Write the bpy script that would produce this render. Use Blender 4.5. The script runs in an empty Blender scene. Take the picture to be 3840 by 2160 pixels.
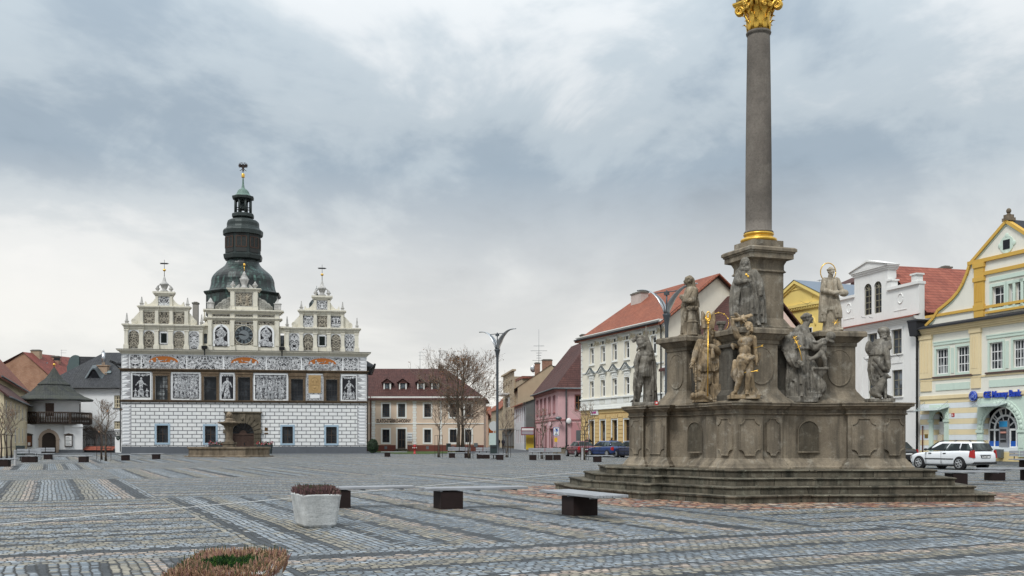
import bpy, math, random
from mathutils import Vector, Matrix, noise
R=math.radians; PI=math.pi
random.seed(7)
SC=bpy.context.scene; COL=SC.collection
FL=3840*35/36.0; HZ=1650.0; EYE=1.5          # focal length in px of the photograph, horizon row, eye height
def gp(sx,sy):
    Y=FL*EYE/(sy-HZ); return Vector(((sx-1920)*Y/FL,Y,0))
def at(sx,sy,Y): return Vector(((sx-1920)*Y/FL,Y,EYE+(HZ-sy)*Y/FL))
def gx(sx,Y): return Vector(((sx-1920)*Y/FL,Y,0))
def lerp(a,b,t): return a+(b-a)*t

class MB:
    def __init__(s): s.v=[];s.f=[];s.fm=[];s.fs=[];s.uv={}
    def add(s,vs,fs,m=0,sm=False):
        o=len(s.v); s.v.extend(Vector(v) for v in vs)
        for f in fs: s.f.append([i+o for i in f]); s.fm.append(m); s.fs.append(sm)
        return s
    def quad(s,a,b,c,d,m=0): return s.add([a,b,c,d],[[0,1,2,3]],m)
    def poly(s,pts,m=0): return s.add(pts,[list(range(len(pts)))],m)
    def box(s,x0,x1,y0,y1,z0,z1,m=0,M=None):
        vs=[Vector(p) for p in ((x0,y0,z0),(x1,y0,z0),(x1,y1,z0),(x0,y1,z0),(x0,y0,z1),(x1,y0,z1),(x1,y1,z1),(x0,y1,z1))]
        if M is not None: vs=[M@v for v in vs]
        return s.add(vs,[[0,3,2,1],[4,5,6,7],[0,1,5,4],[1,2,6,5],[2,3,7,6],[3,0,4,7]],m)
    def cbox(s,c,sx,sy,sz,rz=0,m=0,rx=0,ry=0):
        M=Matrix.Translation(Vector(c))@Matrix.Rotation(rz,4,'Z')@Matrix.Rotation(ry,4,'Y')@Matrix.Rotation(rx,4,'X')
        return s.box(-sx/2,sx/2,-sy/2,sy/2,-sz/2,sz/2,m,M)
    def frust(s,x0,x1,y0,y1,z0,z1,ins,m=0):
        return s.add([(x0,y0,z0),(x1,y0,z0),(x1,y1,z0),(x0,y1,z0),(x0+ins,y0+ins,z1),(x1-ins,y0+ins,z1),(x1-ins,y1-ins,z1),(x0+ins,y1-ins,z1)],
                     [[0,3,2,1],[4,5,6,7],[0,1,5,4],[1,2,6,5],[2,3,7,6],[3,0,4,7]],m)
    def prism(s,pts,y0,y1,m=0):          # pts in (x,z), counter-clockwise seen from -y, extruded along y
        n=len(pts); a=sum(pts[i][0]*pts[(i+1)%n][1]-pts[(i+1)%n][0]*pts[i][1] for i in range(n))
        if a<0: pts=pts[::-1]
        vs=[(x,y0,z) for x,z in pts]+[(x,y1,z) for x,z in pts]
        fs=[list(range(n)),list(range(2*n-1,n-1,-1))]+[[i,n+i,n+(i+1)%n,(i+1)%n] for i in range(n)]
        return s.add(vs,fs,m)
    def plate(s,pts,z0,z1,m=0):          # pts in (x,y) extruded along z
        n=len(pts); a=sum(pts[i][0]*pts[(i+1)%n][1]-pts[(i+1)%n][0]*pts[i][1] for i in range(n))
        if a<0: pts=pts[::-1]
        vs=[(p[0],p[1],z0) for p in pts]+[(p[0],p[1],z1) for p in pts]
        fs=[list(range(n-1,-1,-1)),list(range(n,2*n))]+[[i,(i+1)%n,n+(i+1)%n,n+i] for i in range(n)]
        return s.add(vs,fs,m)
    def rings(s,rs,m=0,sm=True,cap=True,close=True):
        n=len(rs[0]); o=len(s.v); vs=[p for r in rs for p in r]; fs=[]
        for k in range(len(rs)-1):
            for i in range(n if close else n-1):
                j=(i+1)%n; fs.append([k*n+i,k*n+j,(k+1)*n+j,(k+1)*n+i])
        s.add(vs,fs,m,sm)
        if cap:
            for f in ([o+i for i in range(n-1,-1,-1)],[o+(len(rs)-1)*n+i for i in range(n)]):
                s.f.append(f); s.fm.append(m); s.fs.append(False)
        return s
    def tube(s,p0,p1,r0,r1=None,n=8,m=0,sm=True,cap=True):
        return s.path([p0,p1],[r0,r0 if r1 is None else r1],n,m,sm,cap)
    def path(s,pts,rr,n=8,m=0,sm=True,cap=True,flat=1.0):
        pts=[Vector(p) for p in pts]; rs=[]; u=None
        for i,p in enumerate(pts):
            d=(pts[min(i+1,len(pts)-1)]-pts[max(i-1,0)])
            if d.length<1e-9: d=Vector((0,0,1))
            d.normalize()
            if u is None:
                u=d.cross(Vector((0,1,0.01)) if abs(d.y)<.9 else Vector((1,0,0))).normalized()
            u=(u-d*u.dot(d)).normalized(); w=d.cross(u)
            r=rr[i] if isinstance(rr,(list,tuple)) else rr
            rs.append([p+u*(math.cos(a)*r)+w*(math.sin(a)*r*flat) for a in (2*PI*k/n for k in range(n))])
        return s.rings(rs,m,sm,cap)
    def lathe(s,prof,n=16,c=(0,0,0),ph=0,m=0,sm=True,cap=True,sx=1,sy=1):
        c=Vector(c)
        return s.rings([[c+Vector((r*math.cos(ph+2*PI*k/n)*sx,r*math.sin(ph+2*PI*k/n)*sy,z)) for k in range(n)] for r,z in prof],m,sm,cap)
    def ell(s,c,r,n=12,M=None,m=0,nv=8):
        c=Vector(c); r=r if isinstance(r,(tuple,list)) else (r,r,r); rs=[]
        for j in range(nv+1):
            t=-PI/2+PI*j/nv; t=max(min(t,PI/2-.02),-PI/2+.02)
            ring=[Vector((r[0]*math.cos(t)*math.cos(a),r[1]*math.cos(t)*math.sin(a),r[2]*math.sin(t))) for a in (2*PI*k/n for k in range(n))]
            if M is not None: ring=[M@v for v in ring]
            rs.append([c+v for v in ring])
        return s.rings(rs,m,True)
    def cap(s,p0,p1,r0,r1=None,n=10,m=0):
        r1=r0 if r1 is None else r1; p0=Vector(p0);p1=Vector(p1); d=(p1-p0)
        if d.length<1e-6: return s.ell(p0,r0)
        d.normalize(); pts=[];rr=[]
        for k in (-.98,-.7,-.35,0): pts.append(p0+d*r0*k); rr.append(r0*math.sqrt(max(1-k*k,.02)))
        for k in (0,.35,.7,.98): pts.append(p1+d*r1*k); rr.append(r1*math.sqrt(max(1-k*k,.02)))
        return s.path(pts,rr,n,m)
    def limb(s,pts,rr,n=10):
        for i in range(len(pts)-1): s.cap(pts[i],pts[i+1],rr[i],rr[i+1],n)
        return s
    def arcwall(s,cx,zs,r,x0,x1,z1,y,m=0,n=16):   # fills between a half-round arch and the rectangle x0..x1, zs..z1
        P=[(cx-r*math.cos(PI*k/n),zs+r*math.sin(PI*k/n)) for k in range(n+1)]
        for k in range(n):
            a,b=P[k],P[k+1]
            s.quad((a[0],y,a[1]),(b[0],y,b[1]),(b[0],y,z1),(a[0],y,z1),m)
        if x0<cx-r: s.quad((x0,y,zs),(cx-r,y,zs),(cx-r,y,z1),(x0,y,z1),m)
        if x1>cx+r: s.quad((cx+r,y,zs),(x1,y,zs),(x1,y,z1),(cx+r,y,z1),m)
        return s
    def reveal(s,pts,y0,y1,m=0,close=False):
        for i in range(len(pts)-(0 if close else 1)):
            a=pts[i];b=pts[(i+1)%len(pts)]
            s.quad((a[0],y0,a[1]),(b[0],y0,b[1]),(b[0],y1,b[1]),(a[0],y1,a[1]),m)
        return s
    def wall(s,x0,x1,z0,z1,holes,y=0,dep=.22,m=0):
        xs=sorted({x0,x1}|{min(max(h[i],x0),x1) for h in holes for i in (0,1)}); zs=sorted({z0,z1}|{min(max(h[i],z0),z1) for h in holes for i in (2,3)})
        for j in range(len(zs)-1):
            run=None
            for i in range(len(xs)-1):
                cx=(xs[i]+xs[i+1])/2; cz=(zs[j]+zs[j+1])/2
                inh=any(h[0]<cx<h[1] and h[2]<cz<h[3] for h in holes)
                if not inh:
                    if run is None: run=xs[i]
                if run is not None and (inh or i==len(xs)-2):
                    e=xs[i] if inh else xs[i+1]
                    s.quad((run,y,zs[j]),(e,y,zs[j]),(e,y,zs[j+1]),(run,y,zs[j+1]),m); run=None
        for h in holes:
            a,b,c,d=h[:4]; q=[(a,c),(a,d),(b,d),(b,c)]
            s.reveal(q,y,y+dep,m,True)
        return s
    def mesh(s,name,mats):
        me=bpy.data.meshes.new(name); me.from_pydata(s.v,[],s.f)
        for m in (mats if isinstance(mats,(list,tuple)) else [mats]): me.materials.append(m)
        me.polygons.foreach_set('material_index',s.fm); me.polygons.foreach_set('use_smooth',s.fs)
        ul=me.uv_layers.new(name='UVMap'); uv=ul.data; Z=Vector((0,0,1))
        buf=[0.0]*(2*len(me.loops))
        for p in me.polygons:
            n=p.normal
            if abs(n.z)>.985: u=Vector((1,0,0)); w=Vector((0,1,0))
            else:
                u=Z.cross(n).normalized(); w=n.cross(u)
            for li in p.loop_indices:
                co=me.vertices[me.loops[li].vertex_index].co
                buf[2*li]=co.dot(u); buf[2*li+1]=co.dot(w)
        uv.foreach_set('uv',buf); me.update()
        return me
    def build(s,name,mats,parent=None,loc=None):
        o=bpy.data.objects.new(name,s.mesh(name,mats)); COL.objects.link(o)
        if parent is not None: o.parent=parent
        if loc is not None: o.location=loc
        return o
def bevel(o,w=.02,seg=2,ang=40):
    m=o.modifiers.new('bevel','BEVEL'); m.width=w; m.segments=seg; m.limit_method='ANGLE'; m.angle_limit=R(ang); return bake(o)
def bake(o):
    dg=bpy.context.evaluated_depsgraph_get(); me=bpy.data.meshes.new_from_object(o.evaluated_get(dg)); o.modifiers.clear(); old=o.data; me.name=old.name; o.data=me
    return o
def voxel(o,size,sm=2,disp=0,dsc=6):
    m=o.modifiers.new('r','REMESH'); m.mode='VOXEL'; m.voxel_size=size; m.use_smooth_shade=True
    if sm: q=o.modifiers.new('s','SMOOTH'); q.iterations=sm; q.factor=.5
    bake(o); me=o.data
    for p in me.polygons: p.use_smooth=True
    if disp:
        nr=[v.normal.copy() for v in me.vertices]; out=[]
        for v,n in zip(me.vertices,nr):
            c=v.co+n*(noise.noise(v.co*dsc)*disp+noise.noise(v.co*dsc*3.1)*disp*.5); out+=[c.x,c.y,c.z]
        me.vertices.foreach_set('co',out); me.update()
    return o
def tag(o,label=None,cat=None,group=None,kind=None):
    if label: o['label']=label
    if cat: o['category']=cat
    if group: o['group']=group
    if kind: o['kind']=kind
    return o
def thing(name,label,cat,loc=(0,0,0),rz=0,group=None):
    o=bpy.data.objects.new(name,None); COL.objects.link(o); o.empty_display_size=.2
    o.location=loc; o.rotation_euler=(0,0,rz); return tag(o,label,cat,group)
def copy_tree(o,parent=None):
    c=o.copy(); COL.objects.link(c); c.parent=parent
    for ch in list(o.children): copy_tree(ch,c)
    return c
def dup(o,loc,rz,label):
    c=copy_tree(o); c.location=loc; c.rotation_euler=(0,0,rz); c['label']=label; return c

# ---------------------------------------------------------------- materials
class NT:
    def __init__(s,name,world=None):
        s.m=bpy.data.materials.new(name); s.m.use_nodes=True; s.t=s.m.node_tree; s.b=s.t.nodes['Principled BSDF']
    def n(s,t,**k):
        x=s.t.nodes.new('ShaderNode'+t)
        for a,b in k.items(): setattr(x,a,b)
        return x
    def l(s,a,b): s.t.links.new(a,b)
    def setv(s,i,v):
        if hasattr(v,'is_linked'): s.l(v,i)
        else: i.default_value=v
    def math(s,op,a,b=0,c=0):
        x=s.n('Math',operation=op); s.setv(x.inputs[0],a); s.setv(x.inputs[1],b); s.setv(x.inputs[2],c); return x.outputs[0]
    def mix(s,f,a,b,bl='MIX'):
        x=s.n('MixRGB',blend_type=bl); s.setv(x.inputs[0],f); s.setv(x.inputs[1],a if hasattr(a,'is_linked') else c4(a)); s.setv(x.inputs[2],b if hasattr(b,'is_linked') else c4(b)); return x.outputs[0]
    def tc(s,o='Object'): return s.n('TexCoord').outputs[o]
    def mp(s,v,sc=(1,1,1),lo=(0,0,0),rot=(0,0,0)):
        x=s.n('Mapping'); s.l(v,x.inputs[0]); x.inputs['Location'].default_value=lo; x.inputs['Rotation'].default_value=rot; x.inputs['Scale'].default_value=sc; return x.outputs[0]
    def noise(s,v,sc=1,det=4,ro=.55,dis=0,o=0):
        x=s.n('TexNoise'); s.l(v,x.inputs['Vector']); x.inputs['Scale'].default_value=sc; x.inputs['Detail'].default_value=det; x.inputs['Roughness'].default_value=ro; x.inputs['Distortion'].default_value=dis; return x.outputs[o]
    def ramp(s,f,st,ip='LINEAR'):
        x=s.n('ValToRGB'); s.l(f,x.inputs[0]); cr=x.color_ramp; cr.interpolation=ip
        while len(cr.elements)<len(st): cr.elements.new(.5)
        for e,(p,c) in zip(cr.elements,st): e.position=p; e.color=c4(c) if not isinstance(c,(int,float)) else (c,c,c,1)
        return x.outputs[0]
    def brick(s,v,w,h,mo,off=.5,sq=1,ms=.1,bias=0):
        x=s.n('TexBrick'); s.l(v,x.inputs['Vector']); x.offset=off; x.squash=sq
        x.inputs['Color1'].default_value=(0,0,0,1); x.inputs['Color2'].default_value=(1,1,1,1); x.inputs['Mortar'].default_value=(.5,.5,.5,1)
        x.inputs['Scale'].default_value=1; x.inputs['Mortar Size'].default_value=mo; x.inputs['Mortar Smooth'].default_value=ms; x.inputs['Bias'].default_value=bias
        x.inputs['Brick Width'].default_value=w; x.inputs['Row Height'].default_value=h; return x
    def bump(s,h,st=.3,d=.02):
        x=s.n('Bump'); s.l(h,x.inputs['Height']); x.inputs['Strength'].default_value=st; x.inputs['Distance'].default_value=d; s.l(x.outputs[0],s.b.inputs['Normal'])
    def out(s,col,rough=.8,metal=0,spec=.3):
        s.setv(s.b.inputs['Base Color'],col if hasattr(col,'is_linked') else c4(col)); s.setv(s.b.inputs['Roughness'],rough); s.b.inputs['Metallic'].default_value=metal; s.b.inputs['Specular IOR Level'].default_value=spec
        return s.m
def c4(c): return (c[0],c[1],c[2],1) if len(c)<4 else c
def mul(c,k): return (c[0]*k,c[1]*k,c[2]*k)
def plaster(name,c,var=.12,rough=.85,grime=.25,gc=None,sc=.7):
    t=NT(name); v=t.tc()
    a=t.noise(v,sc,5,.6); b=t.noise(t.mp(v,(3,3,.35)),1.3,5,.65); d=t.noise(v,14,3,.6)
    x=t.mix(t.ramp(a,[(.3,0),(.7,1)]),mul(c,1-var),mul(c,1+var*.5))
    x=t.mix(t.ramp(b,[(.55,0),(.8,grime)]),x,gc or mul(c,.62))
    x=t.mix(t.ramp(d,[(.25,.16),(.6,0)]),x,mul(c,.7))
    t.bump(d,.15,.01); return t.out(x,rough)
def paint(name,c,rough=.5,metal=0,var=.1,spec=.4,sc=3):
    t=NT(name); a=t.noise(t.tc(),sc,4,.6)
    return t.out(t.mix(a,mul(c,1-var),mul(c,1+var)),rough,metal,spec)
def stone(name,c,dark,light,sc=1.0,streak=.6,bump=.5,blocks=None):
    t=NT(name); v=t.tc()
    a=t.noise(v,.9*sc,6,.62,.3); b=t.noise(t.mp(v,(2.6,2.6,.28)),1.1*sc,6,.65); g=t.noise(v,22*sc,4,.7); l=t.noise(v,3.2*sc,6,.7,.4); sp=t.noise(v,70*sc,2,.6)
    x=t.mix(t.ramp(a,[(.34,0),(.66,1)]),mul(c,.66),mul(c,1.3))
    x=t.mix(t.ramp(b,[(.44,0),(.66,streak)]),x,dark)
    x=t.mix(t.ramp(l,[(.54,0),(.70,.6)]),x,light)
    x=t.mix(t.ramp(l,[(.22,.6),(.42,0)]),x,dark)
    x=t.mix(t.ramp(g,[(.3,.5),(.55,0)]),x,mul(c,.5))
    x=t.mix(t.ramp(sp,[(.52,0),(.75,.3)]),x,mul(c,1.6))
    h=t.math('ADD',t.math('MULTIPLY',g,.7),t.math('MULTIPLY',l,1.2))
    if blocks:
        wv=t.n('VectorMath',operation='MULTIPLY_ADD'); t.l(t.noise(v,1.2,2,.5,0,1),wv.inputs[0]); wv.inputs[1].default_value=(.25,.02,0); t.l(t.tc('UV'),wv.inputs[2])
        k=t.brick(wv.outputs[0],blocks[0],blocks[1],.012,.43,1,.3); x=t.mix(t.ramp(k.outputs['Color'],[(0,.38),(.5,0)]),x,dark); x=t.mix(t.ramp(k.outputs['Color'],[(.6,0),(1,.25)]),x,light); x=t.mix(t.math('MULTIPLY',k.outputs['Fac'],.85),x,(.015,.015,.012)); h=t.math('SUBTRACT',h,k.outputs['Fac'])
    t.bump(h,bump,.02)
    return t.out(x,.9,0,.2)
def carved(name,c,dark,light):
    t=NT(name); v=t.tc(); a=t.noise(v,1.7,5,.6,.5); b=t.noise(t.mp(v,(1,1,.4)),5.5,6,.68,.3); l=t.noise(v,3.3,5,.65,.6); g=t.noise(v,30,3,.7); k=t.noise(t.mp(v,(7,7,.8)),1.2,4,.6)
    x=t.mix(t.ramp(a,[(.38,0),(.62,1)]),mul(c,.6),mul(c,1.25)); x=t.mix(t.ramp(l,[(.52,0),(.60,.6)]),x,light); x=t.mix(t.ramp(b,[(.53,0),(.60,.5)]),x,dark); x=t.mix(t.ramp(k,[(.52,0),(.68,.6)]),x,dark); x=t.mix(t.ramp(g,[(.3,.4),(.55,0)]),x,mul(c,.4))
    t.bump(t.math('ADD',g,t.math('MULTIPLY',b,.8)),.45,.012); return t.out(x,.92,0,.15)
def tiles(name,c,c2,w=.24,h=.34,dirt=(.05,.04,.04),da=.45):
    t=NT(name); v=t.tc('UV'); nz=t.noise(v,.45,5,.65); n2=t.noise(v,2.2,4,.6)
    k=t.brick(v,w,h,.02,.5,1,.3)
    x=t.mix(k.outputs['Color'],c,c2); x=t.mix(t.ramp(nz,[(.42,0),(.72,da)]),x,dirt); x=t.mix(t.ramp(n2,[(.3,.25),(.55,0)]),x,dirt)
    sep=t.n('SeparateXYZ'); t.l(v,sep.inputs[0])
    fr=t.math('FRACT',t.math('DIVIDE',sep.outputs[1],h)); wv=t.math('SINE',t.math('MULTIPLY',sep.outputs[0],2*PI/w))
    x=t.mix(t.ramp(fr,[(0,.75),(.16,.3),(.3,0)]),x,mul(c,.22))
    hh=t.math('ADD',t.math('MULTIPLY',t.math('SUBTRACT',1,fr),1),t.math('MULTIPLY',wv,.35)); t.bump(hh,.8,.05)
    return t.out(x,.75,0,.25)
def glass(name,c=(.018,.022,.027),hi=(.25,.28,.3),amt=.35,sc=1.3):
    t=NT(name); v=t.tc(); oi=t.n('ObjectInfo').outputs['Random']
    vv=t.n('VectorMath',operation='ADD'); t.l(v,vv.inputs[0]); cb=t.n('CombineXYZ'); t.l(t.math('MULTIPLY',oi,37),cb.inputs[0]); t.l(cb.outputs[0],vv.inputs[1])
    a=t.noise(t.mp(vv.outputs[0],(1,1,.8)),sc,3,.5); b=t.noise(vv.outputs[0],.6,1,.5); t.bump(b,.15,.1)
    f=t.ramp(a,[(.5,0),(.62,amt)]); return t.out(t.mix(f,c,hi),.10,0,.2)
MT={}
def mk():
    W=MT
    W['white']=plaster('white_lime_plaster',(.80,.81,.81),.05,grime=.22,gc=(.45,.43,.38))
    W['cream']=plaster('cream_stucco',(.68,.645,.545),.09,grime=.8,gc=(.26,.24,.2),sc=1.4)
    W['whitepaint']=paint('white_paint',(.75,.75,.74),.5)
    W['grey_plinth']=plaster('grey_plinth_plaster',(.115,.125,.14),.15,grime=.3)
    W['thstone']=stone('brown_sandstone_trim',(.14,.10,.065),(.06,.045,.033),(.3,.23,.15),1.2)
    W['portal']=stone('portal_sandstone',(.125,.105,.075),(.04,.035,.028),(.19,.165,.125),1.2)
    W['blueframe']=paint('blue_grey_frame_paint',(.32,.43,.52),.6)
    W['black']=paint('black_painted_iron',(.018,.018,.02),.5,0,.2)
    W['darkwood']=paint('dark_brown_wood',(.04,.026,.018),.6,0,.35)
    W['doorwood']=paint('brown_door_wood',(.06,.032,.022),.55,0,.35)
    W['glass']=glass('window_glass',(.014,.017,.021),(.2,.22,.24),.14); W['glassl']=glass('curtained_window_glass',(.03,.035,.04),(.4,.42,.42),.6,1.0); W['glassm']=glass('window_glass_painted_reflection',(.05,.06,.07),(.3,.34,.37),.6,.8)  # the reflecting panes have their reflection put into the colour as pale patches
    W['gold']=paint('gilding',(.85,.52,.10),.32,.85,.2); W['goldleaf']=paint('gold_leaf_paint',(.70,.43,.075),.36,.72,.3,.5,9)
    W['slate']=tiles('dark_slate_roof',(.035,.037,.042),(.065,.068,.075),.3,.22,(.05,.053,.05),.4)
    W['mossslate']=tiles('mossy_shingle_roof',(.03,.034,.037),(.058,.062,.062),.26,.2,(.085,.09,.06),.7)
    W['redtile']=tiles('red_clay_tile_roof',(.25,.075,.042),(.33,.115,.065),.26,.33,(.14,.05,.035),.5)
    W['oldred']=tiles('weathered_red_tile_roof',(.22,.075,.05),(.29,.11,.07),.26,.33,(.08,.05,.04),.7)
    W['winered']=tiles('wine_red_tile_roof',(.072,.030,.026),(.105,.045,.038),.26,.36,(.035,.02,.02),.5)
    W['brightred']=tiles('bright_red_tile_roof',(.27,.078,.05),(.35,.115,.075),.3,.45,(.11,.03,.025),.5)
    W['bark']=stone('tree_bark',(.10,.08,.06),(.035,.03,.025),(.17,.15,.11),2.5,.4,.8)
    W['twig']=paint('bare_twig',(.17,.13,.10),.85,0,.3)
    W['leaf']=paint('dry_brown_leaf',(.19,.10,.05),.8,0,.5,.2,1.5)
    W['corten']=paint('dark_rusty_steel',(.021,.012,.011),.7,.2,.35,.3,6)
    W['grey_metal']=paint('grey_lamp_metal',(.09,.10,.11),.45,.6,.12)
    W['steel']=paint('brushed_steel',(.5,.51,.52),.3,.9,.08)
    W['zinc']=paint('zinc_pipe',(.16,.18,.19),.5,.6,.2)
    W['reddrain']=paint('brown_drainpipe',(.13,.045,.03),.55,.2,.2)
    t=NT('weathered_bench_timber'); v=t.tc(); a=t.noise(t.mp(v,(1.2,26,6)),1.5,5,.7); b=t.noise(v,.9,3,.6); x=t.mix(t.ramp(a,[(.3,0),(.7,1)]),(.19,.195,.205),(.36,.375,.395)); x=t.mix(t.ramp(b,[(.5,0),(.75,.5)]),x,(.2,.19,.18)); t.bump(a,.4,.006); W['timber']=t.out(x,.7)
    W['stone']=stone('monument_sandstone',(.228,.19,.14),(.043,.04,.035),(.40,.375,.315),1.0,.75)
    W['steps']=stone('step_sandstone',(.135,.116,.086),(.02,.021,.016),(.30,.29,.225),1.3,1.0,.5,(1.25,.19))
    W['shaft']=stone('column_granite',(.165,.145,.125),(.09,.082,.075),(.22,.20,.17),.9,.3,.3)
    W['statue']=carved('statue_sandstone',(0.27, 0.222, 0.16),(0.045, 0.04, 0.034),(0.45, 0.4, 0.32))
    W['statueb']=carved('golden_brown_statue_sandstone',(.315,.235,.145),(.05,.043,.034),(.46,.39,.3))
    W['statueg']=carved('grey_statue_sandstone',(0.2, 0.182, 0.152),(0.033, 0.032, 0.03),(0.37, 0.35, 0.31))
    W['statuep']=carved('pale_statue_sandstone',(0.4, 0.345, 0.265),(0.15, 0.125, 0.095),(0.53, 0.48, 0.39))
    W['statueo']=carved('ochre_statue_sandstone',(0.33, 0.245, 0.15),(0.05, 0.043, 0.034),(0.45, 0.39, 0.31))
    W['foun']=stone('fountain_sandstone',(.205,.162,.115),(.065,.053,.04),(.30,.265,.21),1.0,.8,.4)
    W['concrete']=stone('rough_white_concrete',(.52,.53,.52),(.40,.41,.40),(.62,.62,.61),1.4,.3,.5)
    # sgraffito: black ground with pale mirrored scrolls
    def sg(name,dark,light,sc=1.0,th=.5,mid=None):
        t=NT(name); v=t.tc(); sp=t.n('SeparateXYZ'); t.l(v,sp.inputs[0]); cb=t.n('CombineXYZ')
        t.l(t.math('ABSOLUTE',sp.outputs[0]),cb.inputs[0]); t.l(sp.outputs[2],cb.inputs[2]); t.l(t.math('MULTIPLY',t.n('ObjectInfo').outputs['Random'],50),cb.inputs[1])
        v=cb.outputs[0]; d=t.noise(v,1.6*sc,2,.5,0,1); vv=t.n('VectorMath',operation='MULTIPLY_ADD'); t.l(d,vv.inputs[0]); vv.inputs[1].default_value=(.9/sc,)*3; t.l(v,vv.inputs[2])
        w=t.n('TexVoronoi',feature='DISTANCE_TO_EDGE'); t.l(vv.outputs[0],w.inputs['Vector']); w.inputs['Scale'].default_value=2.3*sc
        w2=t.n('TexVoronoi',feature='F1'); t.l(vv.outputs[0],w2.inputs['Vector']); w2.inputs['Scale'].default_value=2.3*sc
        rg=t.math('SINE',t.math('MULTIPLY',w2.outputs['Distance'],22)); 
        f=t.math('ADD',t.ramp(w.outputs['Distance'],[(.05,1),(.12,0)]),t.ramp(rg,[(th,0),(th+.18,1)])); f=t.math('MINIMUM',f,1)
        h=t.noise(v,9*sc,3,.7); li=t.mix(t.ramp(h,[(.42,.6),(.6,0)]),light,mid or mul(light,.35))
        return t.out(t.mix(f,dark,li),.85,0,.2)
    W['sg']=sg('black_white_sgraffito',(.018,.018,.022),(.68,.69,.70),1.0,.3)
    W['sgb']=sg('brown_sgraffito',(.022,.019,.017),(.46,.42,.34),1.5,.55)
    W['sgw']=sg('fine_white_sgraffito',(.02,.02,.022),(.6,.61,.62),1.7,.0,(.16,.16,.17))
    W['orange']=plaster('orange_ground',(.40,.13,.03),.1)
    W['sgbg']=plaster('black_ground',(.02,.02,.024),.3)
    t=NT('engraved_pale_figure'); v=t.tc(); a=t.noise(v,5.5,5,.75,.6); b=t.noise(t.mp(v,(2,2,.8)),9,3,.7,.3); x=t.mix(t.ramp(a,[(.40,0),(.56,1)]),(.10,.10,.11),(.60,.61,.62)); x=t.mix(t.ramp(b,[(.36,.8),(.48,0)]),x,(.05,.05,.055)); W['sgfig']=t.out(x,.85)
    # rusticated white ground floor: dark joint lines scratched round white blocks
    t=NT('scratched_ashlar_plaster'); v=t.tc('UV'); k=t.brick(v,1.0,.425,.03,.5,1,.0); k2=t.brick(v,1.0,.425,.10,.5,1,.0); a=t.noise(t.tc(),.5,5,.6); b=t.noise(t.mp(t.tc(),(2,2,.3)),1.2,5,.6)
    x=t.mix(t.ramp(a,[(.3,0),(.7,1)]),(.68,.69,.69),(.79,.79,.77)); x=t.mix(t.math('MULTIPLY',k2.outputs['Fac'],.14),x,(.3,.31,.33)); x=t.mix(k.outputs['Fac'],x,(.04,.04,.05)); x=t.mix(t.ramp(b,[(.55,0),(.8,.25)]),x,(.42,.4,.36)); W['ashlar']=t.out(x,.85)
    # copper
    t=NT('patinated_copper'); v=t.tc(); k=t.brick(t.tc('UV'),.55,.7,.025,.5,1,.1); a=t.noise(v,.55,5,.6,.4); b=t.noise(t.mp(v,(1,1,.4)),1.6,5,.65)
    x=t.mix(t.ramp(a,[(.42,0),(.62,1)]),(.014,.017,.017),(.026,.04,.037)); x=t.mix(t.math('MULTIPLY',k.outputs['Color'],t.ramp(b,[(.50,0),(.64,.9)])),x,(.11,.20,.17)); x=t.mix(k.outputs['Fac'],x,(.015,.018,.018)); t.bump(k.outputs['Fac'],-.3,.03); W['copper']=t.out(x,.42,.25,.5)
    W['copperd']=paint('dark_copper_sheet',(.036,.046,.044),.5,.35,.35,.4,1.2)
    W['patina']=paint('green_patina',(.13,.20,.17),.6,.1,.4,.4,1.5)
mk()
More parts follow.
